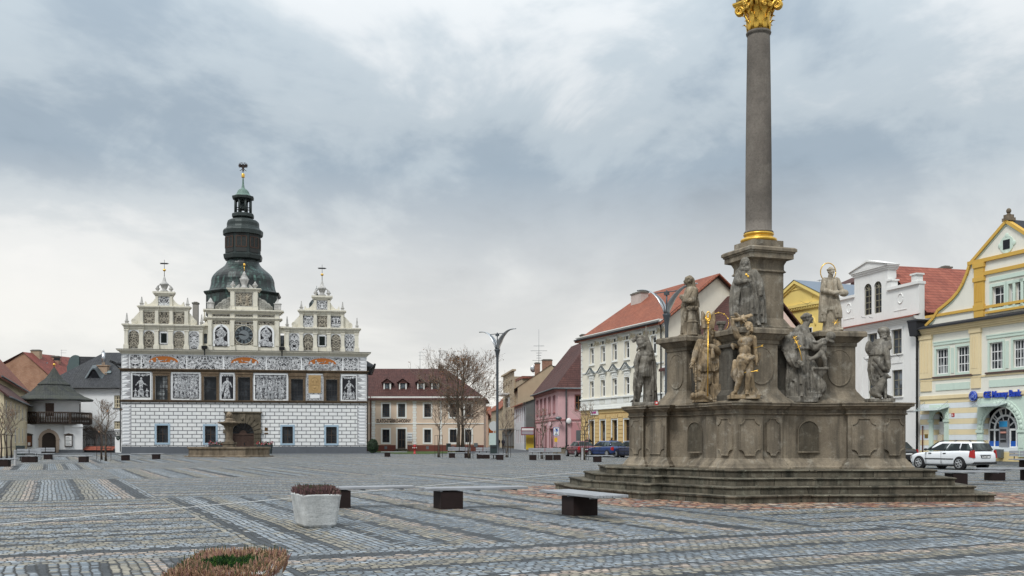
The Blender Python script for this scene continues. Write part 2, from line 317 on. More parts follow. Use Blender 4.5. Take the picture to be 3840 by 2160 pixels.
# ---------------------------------------------------------------- camera, sky, light
cam=bpy.data.cameras.new('camera'); co=bpy.data.objects.new('camera',cam); COL.objects.link(co); SC.camera=co
co.location=(0,0,EYE); co.rotation_euler=(PI/2,0,0); cam.lens=35; cam.sensor_width=36; cam.shift_y=(HZ-1080)/3840; cam.clip_end=3000; cam.clip_start=.1
SC.view_settings.view_transform='Standard'; SC.view_settings.look='None'; SC.view_settings.gamma=1; SC.view_settings.exposure=.55
SUN_EL=R(50); SUN_AZ=R(-150)      # azimuth from +Y: behind the camera, to the left
def world():
    w=bpy.data.worlds.new('World'); SC.world=w; w.use_nodes=True; t=NT.__new__(NT); t.t=w.node_tree; t.m=w
    for x in list(t.t.nodes): t.t.nodes.remove(x)
    sky=t.n('TexSky',sky_type='NISHITA'); sky.sun_disc=False; sky.sun_elevation=SUN_EL; sky.sun_rotation=-SUN_AZ
    b1=t.n('Background'); t.l(sky.outputs[0],b1.inputs[0]); b1.inputs[1].default_value=.07
    g=t.tc('Generated'); s=t.n('SeparateXYZ'); t.l(g,s.inputs[0])
    z=t.math('MAXIMUM',s.outputs[2],0.0); q=t.math('ADD',z,.20)
    cb=t.n('CombineXYZ'); t.l(t.math('DIVIDE',s.outputs[0],q),cb.inputs[0]); t.l(t.math('DIVIDE',s.outputs[1],q),cb.inputs[1]); cb.inputs[2].default_value=.3
    v=t.mp(cb.outputs[0],(1.0,.80,1),(3.3,-7.7,0),(0,0,R(-28)))
    a=t.noise(v,.75,7,.55,.35); b=t.noise(v,2.6,6,.6,.45); c=t.noise(v,.38,2,.5)
    f=t.math('ADD',t.math('ADD',t.math('MULTIPLY',a,.60),t.math('MULTIPLY',b,.20)),t.math('MULTIPLY',c,.34))
    col=t.ramp(f,[(.47,(.285,.348,.41)),(.55,(.37,.445,.515)),(.605,(.52,.59,.64)),(.66,(.74,.775,.795)),(.74,(.92,.93,.93))],'EASE')
    hz=t.ramp(z,[(0,.95),(.13,.88),(.19,.55),(.26,0)]); warm=t.mix(t.ramp(a,[(.40,0),(.58,1)]),(.74,.733,.71),(.94,.915,.865))
    col=t.mix(hz,col,warm)
    up=t.math('ADD',1,t.math('MULTIPLY',t.ramp(z,[(.30,0),(.75,1)]),0.9))
    b2=t.n('Background'); t.l(col,b2.inputs[0]); t.l(t.math('MULTIPLY',up,SKYK),b2.inputs[1])
    mx=t.n('MixShader'); mx.inputs[0].default_value=.93; t.l(b1.outputs[0],mx.inputs[1]); t.l(b2.outputs[0],mx.inputs[2])
    o=t.n('OutputWorld'); t.l(mx.outputs[0],o.inputs[0])
SKYK=.72
world()
sl=bpy.data.lights.new('sun','SUN'); sl.energy=1.5; sl.angle=R(16); sl.color=(1,.985,.955); so=bpy.data.objects.new('sun',sl); COL.objects.link(so)
so.rotation_euler=Vector((-math.sin(SUN_AZ)*math.cos(SUN_EL),-math.cos(SUN_AZ)*math.cos(SUN_EL),-math.sin(SUN_EL))).to_track_quat('-Z','Y').to_euler()

# ---------------------------------------------------------------- ground
GA=R(25)
def paving():
    t=NT('striped_sett_paving'); v=t.mp(t.tc(),(1,1,1),(0,0,0),(0,0,-GA)); s=t.n('SeparateXYZ'); 
    wob=t.noise(t.tc(),.9,3,.5,0,1); vm=t.n('VectorMath',operation='MULTIPLY_ADD'); t.l(wob,vm.inputs[0]); vm.inputs[1].default_value=(.16,.16,0); t.l(v,vm.inputs[2]); t.l(vm.outputs[0],s.inputs[0])
    pa,pn=s.outputs[0],s.outputs[1]
    i=t.math('FLOOR',t.math('DIVIDE',t.math('SUBTRACT',pa,2.68),10.3)); j=t.math('FLOOR',t.math('DIVIDE',t.math('SUBTRACT',pn,13.38),14.0))
    par=t.math('MODULO',t.math('ADD',t.math('ADD',i,j),40),2)
    al=t.n('Mix',data_type='FLOAT'); t.l(par,al.inputs[0]); t.l(pn,al.inputs[2]); t.l(pa,al.inputs[3])
    ac=t.n('Mix',data_type='FLOAT'); t.l(par,ac.inputs[0]); t.l(pa,ac.inputs[2]); t.l(pn,ac.inputs[3])
    along,across=al.outputs[0],ac.outputs[0]
    cb=t.n('CombineXYZ'); w2=t.noise(t.tc(),7,3,.6,0,0); w3=t.noise(t.tc(),6,3,.6,0,0)
    t.l(t.math('ADD',along,t.math('MULTIPLY',w2,.10)),cb.inputs[0]); t.l(t.math('ADD',across,t.math('MULTIPLY',w3,.055)),cb.inputs[1])
    RH=.108
    k=t.brick(cb.outputs[0],.135,RH,.013,.46,1,.4); k.squash=.8; k.squash_frequency=3; 
    kf=t.brick(cb.outputs[0],.135,RH,.026,.46,1,.9)
    row=t.math('MULTIPLY',t.math('FLOOR',t.math('DIVIDE',t.math('ADD',across,t.math('MULTIPLY',w3,.055)),RH)),RH)
    ph=t.math('ADD',t.math('MULTIPLY',i,3.7),t.math('MULTIPLY',j,1.9))
    fr=t.math('FRACT',t.math('DIVIDE',t.math('ADD',t.math('ADD',row,ph),.05+.02),10.3))
    D=(.023,.029,.035); G=(.195,.232,.265); B=(.295,.265,.20); P=(.43,.34,.27); L=(.30,.335,.365)
    seq=[(P,3),(D,3),(L,4),(B,6),(D,2),(G,4),(B,3),(D,2),(L,4),(D,2),(B,3),(L,4),(D,2),(G,4),(D,1),(B,4),(P,2),(D,2),(G,5),(L,3),(D,2),(B,4),(P,2),(D,1),(L,4),(G,4),(D,2),(B,4),(L,3)]
    n=sum(q for _,q in seq); st=[];acc=0
    for c,q in seq: st.append((acc/n,c)); acc+=q
    rnd=k.outputs['Color']; fr=t.math('FRACT',t.math('ADD',fr,t.math('MULTIPLY',t.math('SUBTRACT',rnd,.5),.0135))); base=t.ramp(fr,st,'CONSTANT')
    rnd=k.outputs['Color']; wn=t.n('TexWhiteNoise',noise_dimensions='3D'); t.l(rnd,wn.inputs['Vector']); 
    x=t.mix(t.ramp(rnd,[(0,.0),(.68,.0),(.72,.75),(.86,.75),(.88,0)],'LINEAR'),base,B)
    x=t.mix(t.ramp(rnd,[(0,.75),(.2,.75),(.24,0)]),x,G); x=t.mix(t.ramp(rnd,[(.28,0),(.30,.8),(.36,.8),(.38,0)]),x,(.10,.115,.13))
    vv=t.math('ADD',.62,t.math('MULTIPLY',wn.outputs['Value'],.85)); m=t.n('VectorMath',operation='SCALE'); t.l(x,m.inputs[0]); t.l(vv,m.inputs['Scale'])
    isd=t.ramp(fr,[(p,(1 if c==D else 0)) for p,c in st],'CONSTANT'); x=t.mix(isd,m.outputs[0],t.mix(rnd,mul(D,.75),mul(D,1.35)))
    big=t.noise(t.tc(),.16,4,.6); x=t.mix(t.ramp(big,[(.35,.30),(.6,0)]),x,(.15,.175,.2))
    pat=t.noise(t.tc(),.55,6,.7,.5); x=t.mix(t.ramp(pat,[(.56,0),(.68,.38)]),x,(.06,.066,.07)); x=t.mix(t.ramp(pat,[(.28,.22),(.40,0)]),x,(.36,.36,.34)); fine=t.noise(t.tc(),38,3,.6); x=t.mix(t.ramp(fine,[(.3,.35),(.6,0)]),x,(.06,.06,.06))
    x=t.mix(k.outputs['Fac'],x,(.014,.015,.014))
    h=t.math('ADD',t.math('MULTIPLY',t.math('SUBTRACT',1,kf.outputs['Fac']),1),t.math('MULTIPLY',fine,.25)); t.bump(h,.9,.022)
    return t.out(x,t.ramp(fine,[(.3,.5),(.7,.72)]),0,.38)
def asphalt(name,c):
    t=NT(name); v=t.tc(); a=t.noise(v,.4,5,.6); g=t.noise(v,30,3,.7); x=t.mix(a,mul(c,.75),mul(c,1.3)); x=t.mix(t.ramp(g,[(.35,.3),(.6,0)]),x,mul(c,.5)); t.bump(g,.3,.01); return t.out(x,.75,0,.35)
def cobbles():
    t=NT('rounded_red_cobbles'); v=t.mp(t.tc(),(1,1,0)); n=t.noise(v,4,2,.5,0,1); vm=t.n('VectorMath',operation='MULTIPLY_ADD'); t.l(n,vm.inputs[0]); vm.inputs[1].default_value=(.06,.06,0); t.l(v,vm.inputs[2])
    a=t.n('TexVoronoi',feature='F1',voronoi_dimensions='2D'); t.l(vm.outputs[0],a.inputs['Vector']); a.inputs['Scale'].default_value=4.6
    e=t.n('TexVoronoi',feature='DISTANCE_TO_EDGE',voronoi_dimensions='2D'); t.l(vm.outputs[0],e.inputs['Vector']); e.inputs['Scale'].default_value=4.6
    s=t.n('SeparateColor'); t.l(a.outputs['Color'],s.inputs[0])
    x=t.ramp(s.outputs[0],[(0,(.30,.13,.085)),(.3,(.40,.24,.15)),(.5,(.15,.11,.10)),(.66,(.46,.31,.21)),(.84,(.26,.26,.25)),(.94,(.60,.52,.42))],'CONSTANT')
    x=t.mix(t.ramp(e.outputs['Distance'],[(.03,1),(.12,0)]),x,(.03,.027,.023))
    t.bump(t.ramp(e.outputs['Distance'],[(0,0),(.3,1)],'EASE'),1,.07); return t.out(x,.6,0,.4)
b=MB(); b.quad((-700,-300,0),(700,-300,0),(700,1400,0),(-700,1400,0)); tag(b.build('square_paving',paving()),kind='structure')
def sheet(name,pts,m,z=.004,kind='structure'):
    b=MB(); b.poly([(p[0],p[1],z) for p in pts]); o=b.build(name,m); 
    if o.data.polygons[0].normal.z<0: o.data.flip_normals()
    return tag(o,kind=kind)
ASP=asphalt('dark_asphalt',(.060,.066,.072)); ASP2=asphalt('grey_asphalt_path',(.085,.095,.105))
sheet('road',[gx(2080,116),(6.5,117),(9.8,100),(14.0,86),(22,76),(27.6,68),(29.5,58),(38,40),(60,40),(42,60),(30,92),(14,140),(1,158),(-8,158)],ASP)
sheet('pavement',[(-75,98),(-45,101),(-14,106.5),(-2,109),(2,122),(2,175),(-90,175)],ASP2,.008)
gr=paint('short_winter_grass',(.055,.085,.022),.9,0,.5,.2,.6)
sheet('lawn',[gx(1400,122),gx(1480,107),gx(1600,106),gx(1700,112),gx(1740,128),gx(1400,131)],gr,.03)
# white drainage channel across the square
p0=gp(-60,1972); p1=gp(2720,1722); d=(p1-p0).normalized(); nn=Vector((-d.y,d.x,0))*.045
b=MB(); b.add([(p0-nn)+Vector((0,0,.006)),(p1-nn)+Vector((0,0,.006)),(p1+nn)+Vector((0,0,.006)),(p0+nn)+Vector((0,0,.006))],[[0,1,2,3]])
tag(b.build('drainage_channel',paint('pale_channel_stone',(.58,.58,.56),.5,0,.25)),'thin pale drainage channel crossing the striped paving','channel')

# ---------------------------------------------------------------- monument
def offset(pl,off):
    n=len(pl); out=[]
    for i in range(n):
        a,b_,c=Vector(pl[i-1]),Vector(pl[i]),Vector(pl[(i+1)%n])
        d1=(b_-a).normalized(); d2=(c-b_).normalized(); n1=Vector((d1.y,-d1.x)); n2=Vector((d2.y,-d2.x))
        m=(n1+n2); m=m.normalized() if m.length>1e-6 else n1; k=max(m.dot(n1),.45); out.append(b_+m*(off/k))
    return out
def sweep(b,pl,prof,cap=True,m=0,sm=False):
    n=len(pl); rs=[[Vector((p.x,p.y,z)) for p in offset(pl,o)] for o,z in prof]
    o=len(b.v); vs=[p for r in rs for p in r]; fs=[]
    for k in range(len(rs)-1):
        for i in range(n):
            j=(i+1)%n; fs.append([k*n+i,k*n+j,(k+1)*n+j,(k+1)*n+i])
    if cap: fs.append([(len(rs)-1)*n+i for i in range(n)])
    b.add(vs,fs,m,sm); return b
def pz(px,Y): return Vector(((px-1920)*Y/FL,Y))
mon=thing('saint_column_monument','tall sandstone column with gilded capital on a stepped base ringed by saints','monument',(6.65,26.8,0))
MX=Vector((6.65,26.8,0))
def mb(b,name,mats,parent=mon,off=MX):
    for v in b.v: v-=off
    return b.build(name,mats,parent)
low=[pz(2142,28.2),pz(2423,24.8),pz(2472,25.1),pz(2720,23.3),pz(2758,23.2),pz(3045,23.85),pz(3060,23.75),pz(3735,24.2)]
top=[pz(2272,27.8),pz(2470,26.45),pz(2500,26.6),pz(2735,24.78),pz(2765,24.65),pz(3050,24.85),pz(3064,24.8),pz(3514,24.75)]
bl=[Vector((12.4,27.5)),Vector((9.5,31.2)),Vector((6.6,32.6)),Vector((3.4,32.4)),Vector((1.3,30.6))]
bt=[Vector((11.0,27.3)),Vector((9.0,30.2)),Vector((6.6,31.4)),Vector((4.0,31.2)),Vector((2.6,30.0))]
for n in range(4):
    f=n/3; pl=[a.lerp(c,f) for a,c in zip(low+bl,top+bt)]; z0=.19*n; z1=z0+.19
    b=MB(); sweep(b,pl,[(-.03,z0 if n==0 else z0+.001),(-.03,z1-.055),(0,z1-.05),(.012,z1-.025),(0,z1-.004),(-.03,z1)]); o=mb(b,'step',MT['steps'])
WT=2.46
fr=[pz(2360,28.7),pz(2412,28.0),pz(2418,28.15),pz(2499,27.3),pz(2512,27.6)]
A,Bp=pz(2520,27.55),pz(2640,26.45)
for k in range(1,6):
    q=A.lerp(Bp,k/6); bul=math.sin(PI*k/6)*.22; fr.append(q+Vector((.28,.96))*bul)
fr+=[Bp,pz(2648,26.25),pz(2686,26.0),pz(2687,25.75),pz(2757,25.0),pz(2860,25.25),pz(2861,25.45),pz(2934,25.5),pz(2937,25.62),pz(2955,25.66)]
A,Bp=pz(2960,25.72),pz(3172,25.72)
for k in range(1,6):
    q=A.lerp(Bp,k/6); fr.append(q+Vector((-.1,1))*math.sin(PI*k/6)*.26)
fr+=[Bp,pz(3180,25.55),pz(3301,25.4),pz(3305,25.4),pz(3396,25.8)]
back=[Vector((10.4,27.4)),Vector((9.6,28.7)),Vector((8.4,28.9)),Vector((8.0,30.3)),Vector((6.6,30.9)),Vector((5.2,30.6)),Vector((4.9,29.9)),Vector((3.6,30.1))]
plan=fr+back
b=MB(); sweep(b,plan,[(.20,.755),(.20,.80),(.15,.84),(.12,.90),(.05,.97),(0,1.03),(0,2.14),(.05,2.165),(.05,2.185),(.02,2.20),(.02,2.27),(.08,2.30),(.13,2.35),(.20,2.37),(.20,2.42),(.23,2.43),(.23,2.455),(.20,2.462)])
mb(b,'base_wall',MT['stone'])
def panel(name,pa,pb,z0,z1,ins,kind,m,th=.03):
    # raised or sunk panel with hollow corners on the wall between two plan points
    d=(pb-pa); L=d.length; d.normalize(); n=Vector((d.y,-d.x)); 
    x0,x1=ins,L-ins; c=min(.16,(x1-x0)*.3); pts=[]
    if kind=='notch':
        for cx,cz,a0 in ((x0,z0,90),(x1,z0,180),(x1,z1,270),(x0,z1,0)):
            pts+= [(cx+c*math.cos(R(a0-q*22.5)),cz+c*math.sin(R(a0-q*22.5))) for q in range(5)]
    elif kind=='oval':
        w=(x1-x0)/2; cx=(x0+x1)/2; zs=z1-w*1.1; ze=z0+w*1.1
        pts=[(cx+w*math.cos(R(a)),zs+w*1.1*math.sin(R(a))) for a in range(0,181,18)]+[(cx+w*math.cos(R(a)),ze+w*1.1*math.sin(R(a))) for a in range(180,361,18)]
    else:
        w=(x1-x0)/2; cx=(x0+x1)/2; pts=[(cx+w*math.cos(R(a)),z1-w+w*math.sin(R(a))) for a in range(0,181,15)]+[(x0,z0),(x1,z0)]
    def P(x,z,o): return Vector((pa.x+d.x*x+n.x*o,pa.y+d.y*x+n.y*o,z))
    b=MB(); k=len(pts); cx=sum(p[0] for p in pts)/k; cz=sum(p[1] for p in pts)/k
    def ring(s,o): return [P(cx+(x-cx)*s,cz+(z-cz)*s,o) for x,z in pts]
    if th>0: rs=[ring(1,0.0),ring(1,th),ring(.95,th),ring(.93,th*.45)]
    else: rs=[ring(1.05,.004),ring(1.05,.03),ring(1,.03),ring(.99,.006)]
    o=len(b.v); b.rings(rs,0,False,False)
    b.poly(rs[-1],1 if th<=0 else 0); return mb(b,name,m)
Z0,Z1=1.10,2.06
for a_,c_,kd in ((fr[0],fr[1],'notch'),(fr[2],fr[3],'notch')): panel('wall_panel',a_,c_,Z0,Z1,.09,kd,[MT['stone'],MT['stone']],.028)
iF=[i for i,p in enumerate(fr) if abs(p.x-pz(2687,25.75).x)<1e-6][0]
panel('wall_panel',fr[iF],fr[iF+1],Z0,Z1,.09,'notch',[MT['stone'],MT['stone']],.05); panel('wall_panel',fr[iF+1],fr[iF+2],Z0,Z1,.09,'notch',[MT['stone'],MT['stone']],.05)
panel('wall_panel',fr[iF+3],fr[iF+4],Z0,Z1,.08,'notch',[MT['stone'],MT['stone']],.05)
panel('wall_panel',fr[-4],fr[-3],Z0,Z1,.09,'notch',[MT['stone'],MT['stone']],.05); panel('wall_panel',fr[-2],fr[-1],Z0,Z1,.09,'notch',[MT['stone'],MT['stone']],.05)
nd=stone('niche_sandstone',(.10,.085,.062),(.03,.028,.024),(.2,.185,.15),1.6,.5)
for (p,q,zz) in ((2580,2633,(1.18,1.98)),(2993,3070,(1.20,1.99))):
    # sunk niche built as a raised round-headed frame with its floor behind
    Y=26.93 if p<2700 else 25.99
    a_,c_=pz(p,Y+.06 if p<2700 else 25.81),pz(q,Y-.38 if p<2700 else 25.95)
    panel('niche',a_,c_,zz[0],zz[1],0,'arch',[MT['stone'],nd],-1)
# upper tier
MT['dstone']=stone('black_crusted_sandstone',(.105,.094,.077),(.025,.024,.022),(.22,.21,.18),1.0,.8)
def rect(cx,cy,s,t,ang):
    u=Vector((math.cos(ang),math.sin(ang))); w=Vector((-math.sin(ang),math.cos(ang))); c=Vector((cx,cy))
    return [c-u*s-w*t,c+u*s-w*t,c+u*s+w*t,c-u*s+w*t]
PA=R(19.8); UT=4.36
b=MB(); sweep(b,rect(6.9,27.35,1.12,1.12,PA),[(.0,WT-.01),(0,UT-.42),(.05,UT-.38),(.05,UT-.2),(.16,UT-.12),(.16,UT-.02),(.12,UT-.001)]); mb(b,'upper_core',MT['stone'])
b=MB(); sweep(b,rect(6.75,27.3,1.6,1.25,PA),[(.10,WT-.005),(.10,2.66),(0,2.80),(0,3.86),(.06,3.9),(.06,3.96),(0,3.99)]); mb(b,'link_wall',MT['dstone'])
PED=[(4.93,28.0,.40,.40,R(33)),(6.22,25.98,.50,.48,PA),(8.58,26.72,.46,.42,R(9)),(8.2,29.0,.45,.45,PA),(5.9,29.6,.5,.5,PA)]
for k,(x,y,s,t_,a_) in enumerate(PED):
    r=rect(x,y,s,t_,a_); b=MB(); sweep(b,r,[(.30,WT+.001),(.28,2.50),(.14,2.62),(.02,2.80),(0,2.86),(0,UT-.40),(.03,UT-.385),(.03,UT-.30),(.06,UT-.28),(.16,UT-.16),(.22,UT-.14),(.22,UT-.04),(.19,UT+.004)])
    o=mb(b,'pedestal',MT['stone']); 
    if k<3: panel('oval_panel',r[0],r[1],2.92,UT-.46,.13,'oval',[MT['stone'],MT['stone']],.025)
    if k==0: panel('oval_panel',r[3],r[0],2.92,UT-.46,.13,'oval',[MT['stone'],MT['stone']],.025)
r=rect(6.65,26.85,.465,.465,PA)
b=MB(); sweep(b,r,[(.20,UT+.005),(.20,4.48),(.13,4.52),(.05,4.66),(0,4.74),(0,5.94),(.03,5.95),(.055,5.975),(.03,6.0),(.01,6.03),(.01,6.15),(.03,6.2),(.06,6.26),(.19,6.30),(.19,6.43),(.22,6.44),(.22,6.47),(.255,6.49),(.255,6.56),(.21,6.60)],sm=False); mb(b,'pillar',MT['stone'])
b=MB(); sweep(b,rect(6.65,26.85,.465,.465,PA),[(0,6.60),(0,6.81)]); mb(b,'column_plinth',MT['stone'])
for i in (0,1):
    panel('pillar_panel',r[i-1 if i==0 else 0] if i==0 else r[0],r[0] if i==0 else r[1],4.86,5.84,.07,'notch',[MT['stone'],MT['stone']],.018) if False else None
CX,CY=6.65,26.85
b=MB(); b.lathe([(.40,6.81),(.46,6.82),(.485,6.86),(.475,6.90),(.43,6.925),(.375,6.94),(.36,6.97),(.38,6.99),(.40,7.01),(.405,7.04),(.385,7.065)],48,(CX,CY,0)); mb(b,'gilded_base',MT['goldleaf'])
b=MB(); b.lathe([(.385,7.066),(.395,7.085),(.375,7.11),(.348,7.15)]+[(.347-.066*max(0,(k/20-.22))**1.35,7.15+k/20*5.2) for k in range(21)]+[(.285,12.38),(.30,12.40),(.325,12.425),(.335,12.46),(.32,12.49),(.29,12.5)],48,(CX,CY,0)); mb(b,'shaft',MT['shaft'])
def capital():
    b=MB(); c=Vector((CX,CY,0))
    b.lathe([(.27,12.5),(.275,12.7),(.29,12.95),(.35,13.12),(.42,13.2)],32,c)
    for tier,(z,h,r0,ph) in enumerate(((12.50,.30,.285,0),(12.56,.46,.29,PI/8))):
        for k in range(8):
            a=ph+k*PI/4+PA; d=Vector((math.cos(a),math.sin(a),0)); s=Vector((-d.y,d.x,0)); rs=[]
            for q in range(8):
                f=q/7; out=r0+.02+.03*f+(.11*max(0,f-.62)/.38); zz=z+h*(f if f<.86 else .86-(f-.86)*.5); w=.085*(math.sin(PI*min(f*.9+.12,1)))+.012
                p=c+d*out*.93+Vector((0,0,zz)); rs.append([p-s*w,p-s*w*.5+d*.018,p+d*.035,p+s*w*.5+d*.018,p+s*w,p-d*.02])
            b.rings(rs,0,True)
    for k in range(4):
        a=PA+PI/4+k*PI/2; d=Vector((math.cos(a),math.sin(a),0)); s=Vector((-d.y,d.x,0))
        for sd in (-1,1):           # corner volutes: a spiral band
            pts=[]; cc=c+d*.50+s*sd*.055+Vector((0,0,13.14))
            for q in range(26):
                th=q/25*4.2*PI; rr=.118*(1-q/25*.82); pts.append(cc+d*(math.sin(th)*rr)+Vector((0,0,math.cos(th)*rr)))
            pts=[c+d*.30+s*sd*.14+Vector((0,0,12.92)),c+d*.42+s*sd*.10+Vector((0,0,13.2))]+pts
            b.path(pts,[.035]*2+[.036-.02*q/25 for q in range(26)],6)
        a=PA+k*PI/2; d=Vector((math.cos(a),math.sin(a),0)); s=Vector((-d.y,d.x,0))
        for sd in (-1,1):
            pts=[]; cc=c+d*.39+s*sd*.09+Vector((0,0,13.12))
            for q in range(20):
                th=q/19*3.6*PI; rr=.075*(1-q/19*.8); pts.append(cc+s*sd*(-math.sin(th)*rr)+Vector((0,0,math.cos(th)*rr))+d*.01*q/19)
            b.path(pts,.022,6)
        for q in range(6):
            th=q*PI/3; b.ell(c+d*.41+s*math.cos(th)*.06+Vector((0,0,13.24+math.sin(th)*.06)),(.045,.045,.045),8)
        b.ell(c+d*.43+Vector((0,0,13.24)),.04,8)
    return b
mb(capital(),'capital',MT['goldleaf'])
def abac(h): 
    pts=[]
    for k in range(4):
        a=PA+PI/4+k*PI/2; d=Vector((math.cos(a),math.sin(a))); s=Vector((-d.y,d.x)); n_=PA+PI/2+k*PI/2; dn=Vector((math.cos(n_),math.sin(n_))); sn=Vector((-dn.y,dn.x))
        pts+=[Vector((CX,CY))+d*.66-s*.06,Vector((CX,CY))+d*.66+s*.06]
        for q in (-.36,-.2,0,.2,.36): pts.append(Vector((CX,CY))+dn*(.37+.10*(abs(q)/.4)**2)+sn*q*.86)
    return pts
b=MB(); sweep(b,abac(0),[(-.04,13.24),(0,13.27),(.01,13.30),(.03,13.31),(.03,13.36)]); mb(b,'abacus',[MT['goldleaf']])
b=MB(); sweep(b,rect(CX,CY,.4,.4,PA),[(0,13.361),(.03,13.40),(.03,13.5),(-.05,13.55),(-.05,13.95)]); mb(b,'statue_block',MT['stone'])
# cobbled apron
ap=[pz(2030,29.0)]+[p for p in offset(low+bl,.62)]
sheet('cobbled_apron',[(p.x,p.y) for p in offset(low+bl,1.75)],cobbles(),.006)
# ---------------------------------------------------------------- statues: blobs joined into one skin by a voxel remesh
def RZ(a): return Matrix.Rotation(R(a),3,'Z')
def RY(a): return Matrix.Rotation(R(a),3,'Y')
def RX(a): return Matrix.Rotation(R(a),3,'X')
def robe(b,secs,nf=9,ph=0.0,n=56,tw=.25):
    # secs: (z, cx, cy, rx, ry, fold)
    rs=[]; S=[]
    for i in range(len(secs)-1):
        for q in range(4):
            f=q/4; S.append([lerp(secs[i][k],secs[i+1][k],f*f*(3-2*f)*.5+f*.5) for k in range(6)])
    S.append(list(secs[-1]))
    for z,cx,cy,rx,ry,fd in S:
        ring=[]
        for k in range(n):
            a=2*PI*k/n; q=abs(math.cos(nf*.5*a+ph+z*tw*2))**.75*1.9-1.25+.35*math.cos((nf*1.7//1+1)*a+ph*2.3-z*tw*7)
            r=1+fd*1.5*q; ring.append(Vector((cx+rx*r*math.cos(a),cy+ry*r*math.sin(a),z)))
        rs.append(ring)
    b.rings(rs,0,True)
    if S[0][5]+S[len(S)//2][5]>.06:          # carved folds standing proud of the cloth
        m=max(5,int(nf*.8)); q0=len(S)
        for j in range(m):
            a0=2*PI*(j+.35*math.sin(j*2.7+ph))/m+ph; i0=int(q0*.5*abs(math.sin(j*1.9+ph))*.5); i1=q0-int(q0*.45*abs(math.sin(j*3.1+ph*1.7)))
            pts=[];rr=[]
            for i in range(i0,max(i1,i0+3)):
                if i>=q0: break
                z,cx,cy,rx,ry,fd=S[i]; a=a0+.22*math.sin(z*3.2+j)+tw*.5*z; f=(i-i0)/max(i1-i0-1,1); pts.append((cx+rx*1.0*math.cos(a),cy+ry*1.0*math.sin(a),z)); rr.append((.012+.10*min(rx,ry))*(.35+.75*fd/.08 if fd<.08 else 1.1)*(1-.75*f**2))
            if len(pts)>2: b.path(pts,rr,8)
    return b
def head(b,c,s,yaw=0,pitch=0,hair='short',beard=False,hat=None):
    # c = chin/neck top centre, s = head height; face looks to -y before yaw (deg, + turns to image left)
    M=(RZ(-yaw)@RX(pitch)).to_3x3(); c=Vector(c)
    def P(x,y,z): return c+M@Vector((x*s,y*s,z*s))
    b.ell(P(0,.04,.56),(.36*s,.44*s,.44*s),14,M); b.ell(P(0,-.09,.34),(.29*s,.32*s,.33*s),12,M)
    b.ell(P(0,-.43,.40),(.055*s,.10*s,.13*s),8,M@RX(-14)); b.ell(P(0,-.34,.53),(.27*s,.08*s,.06*s),8,M)
    b.ell(P(0,-.34,.09),(.12*s,.10*s,.10*s),8,M); b.ell(P(0,-.385,.22),(.12*s,.05*s,.035*s),8,M)
    for k in (-1,1):
        b.ell(P(.36*k,.06,.43),(.05*s,.09*s,.14*s),8,M); b.ell(P(.15*k,-.33,.36),(.11*s,.09*s,.10*s),8,M)
    if hair=='tonsure':
        for k in range(18):
            a=2*PI*k/18; b.ell(P(.36*math.cos(a),.05+.41*math.sin(a),.66+.02*math.cos(3*a)),(.10*s,.10*s,.12*s),8)
    if hair in('short','curly'):
        for k in range(34):
            a=k*2.4; q=math.sqrt((k+.5)/34)*1.35; x=.37*math.sin(q)*math.cos(a); y=.08+.44*math.sin(q)*math.sin(a)
            if y<-.30 : continue
            b.ell(P(x,y,.56+.45*math.cos(q)),(.11*s,.11*s,.10*s),7)
    if hair in('curly','long'):
        for k in range(30):
            a=-.2+3.6*(k%10)/9-.15; zz=.5-.22*(k//10); b.ell(P(.40*math.cos(a),.06+.40*math.sin(a),zz),(.12*s,.12*s,.14*s),7)
    if hair=='long':
        b.ell(P(0,.1,.66),(.41*s,.48*s,.42*s),14,M); b.ell(P(0,.38,.15),(.30*s,.2*s,.5*s),10,M)
    if beard:
        b.ell(P(0,-.30,-.02),(.2*s,.14*s,.26*s),10,M@RX(-12)); b.ell(P(-.05,-.32,-.2),(.11*s,.09*s,.2*s),8,M)
    if hat=='veil':
        b.ell(P(0,.22,.60),(.47*s,.44*s,.52*s),14,M); b.limb([P(-.38,.12,.5),P(-.46,.12,.0),P(-.5,.1,-.4)],[.14*s,.13*s,.1*s]); b.limb([P(.38,.12,.5),P(.46,.12,.0),P(.55,.14,-.5)],[.14*s,.13*s,.1*s]); b.ell(P(0,.4,.1),(.5*s,.22*s,.6*s),12,M)
    if hat=='mitre':
        pass
    return P
def hand(b,w,d,n,L=.17,spread=.022):
    # w wrist, d direction of fingers, n normal of the palm; five fingers, slightly curled
    w=Vector(w); d=Vector(d).normalized(); n=Vector(n).normalized(); s=d.cross(n).normalized()
    b.ell(w+d*L*.28,(L*.25,L*.25,L*.25),8); b.cap(w+d*L*.15+s*.015,w+d*L*.4+s*.02,.02,.022); b.cap(w+d*L*.15-s*.015,w+d*L*.4-s*.02,.02,.022)
    for k,ln in enumerate((.46,.55,.58,.5)):
        o=s*(k-1.5)*spread; a=w+d*L*.42+o; m=a+d*L*ln*.5; e=m+(d*.7-n*.7).normalized()*L*ln*.45; b.limb([a,m,e],[.0125,.012,.010],8)
    a=w+d*L*.15+s*.035; b.limb([a,a+(d*.7+s*.7).normalized()*.05,a+(d*.9+s*.4-n*.3).normalized()*.085],[.015,.013,.011],8)
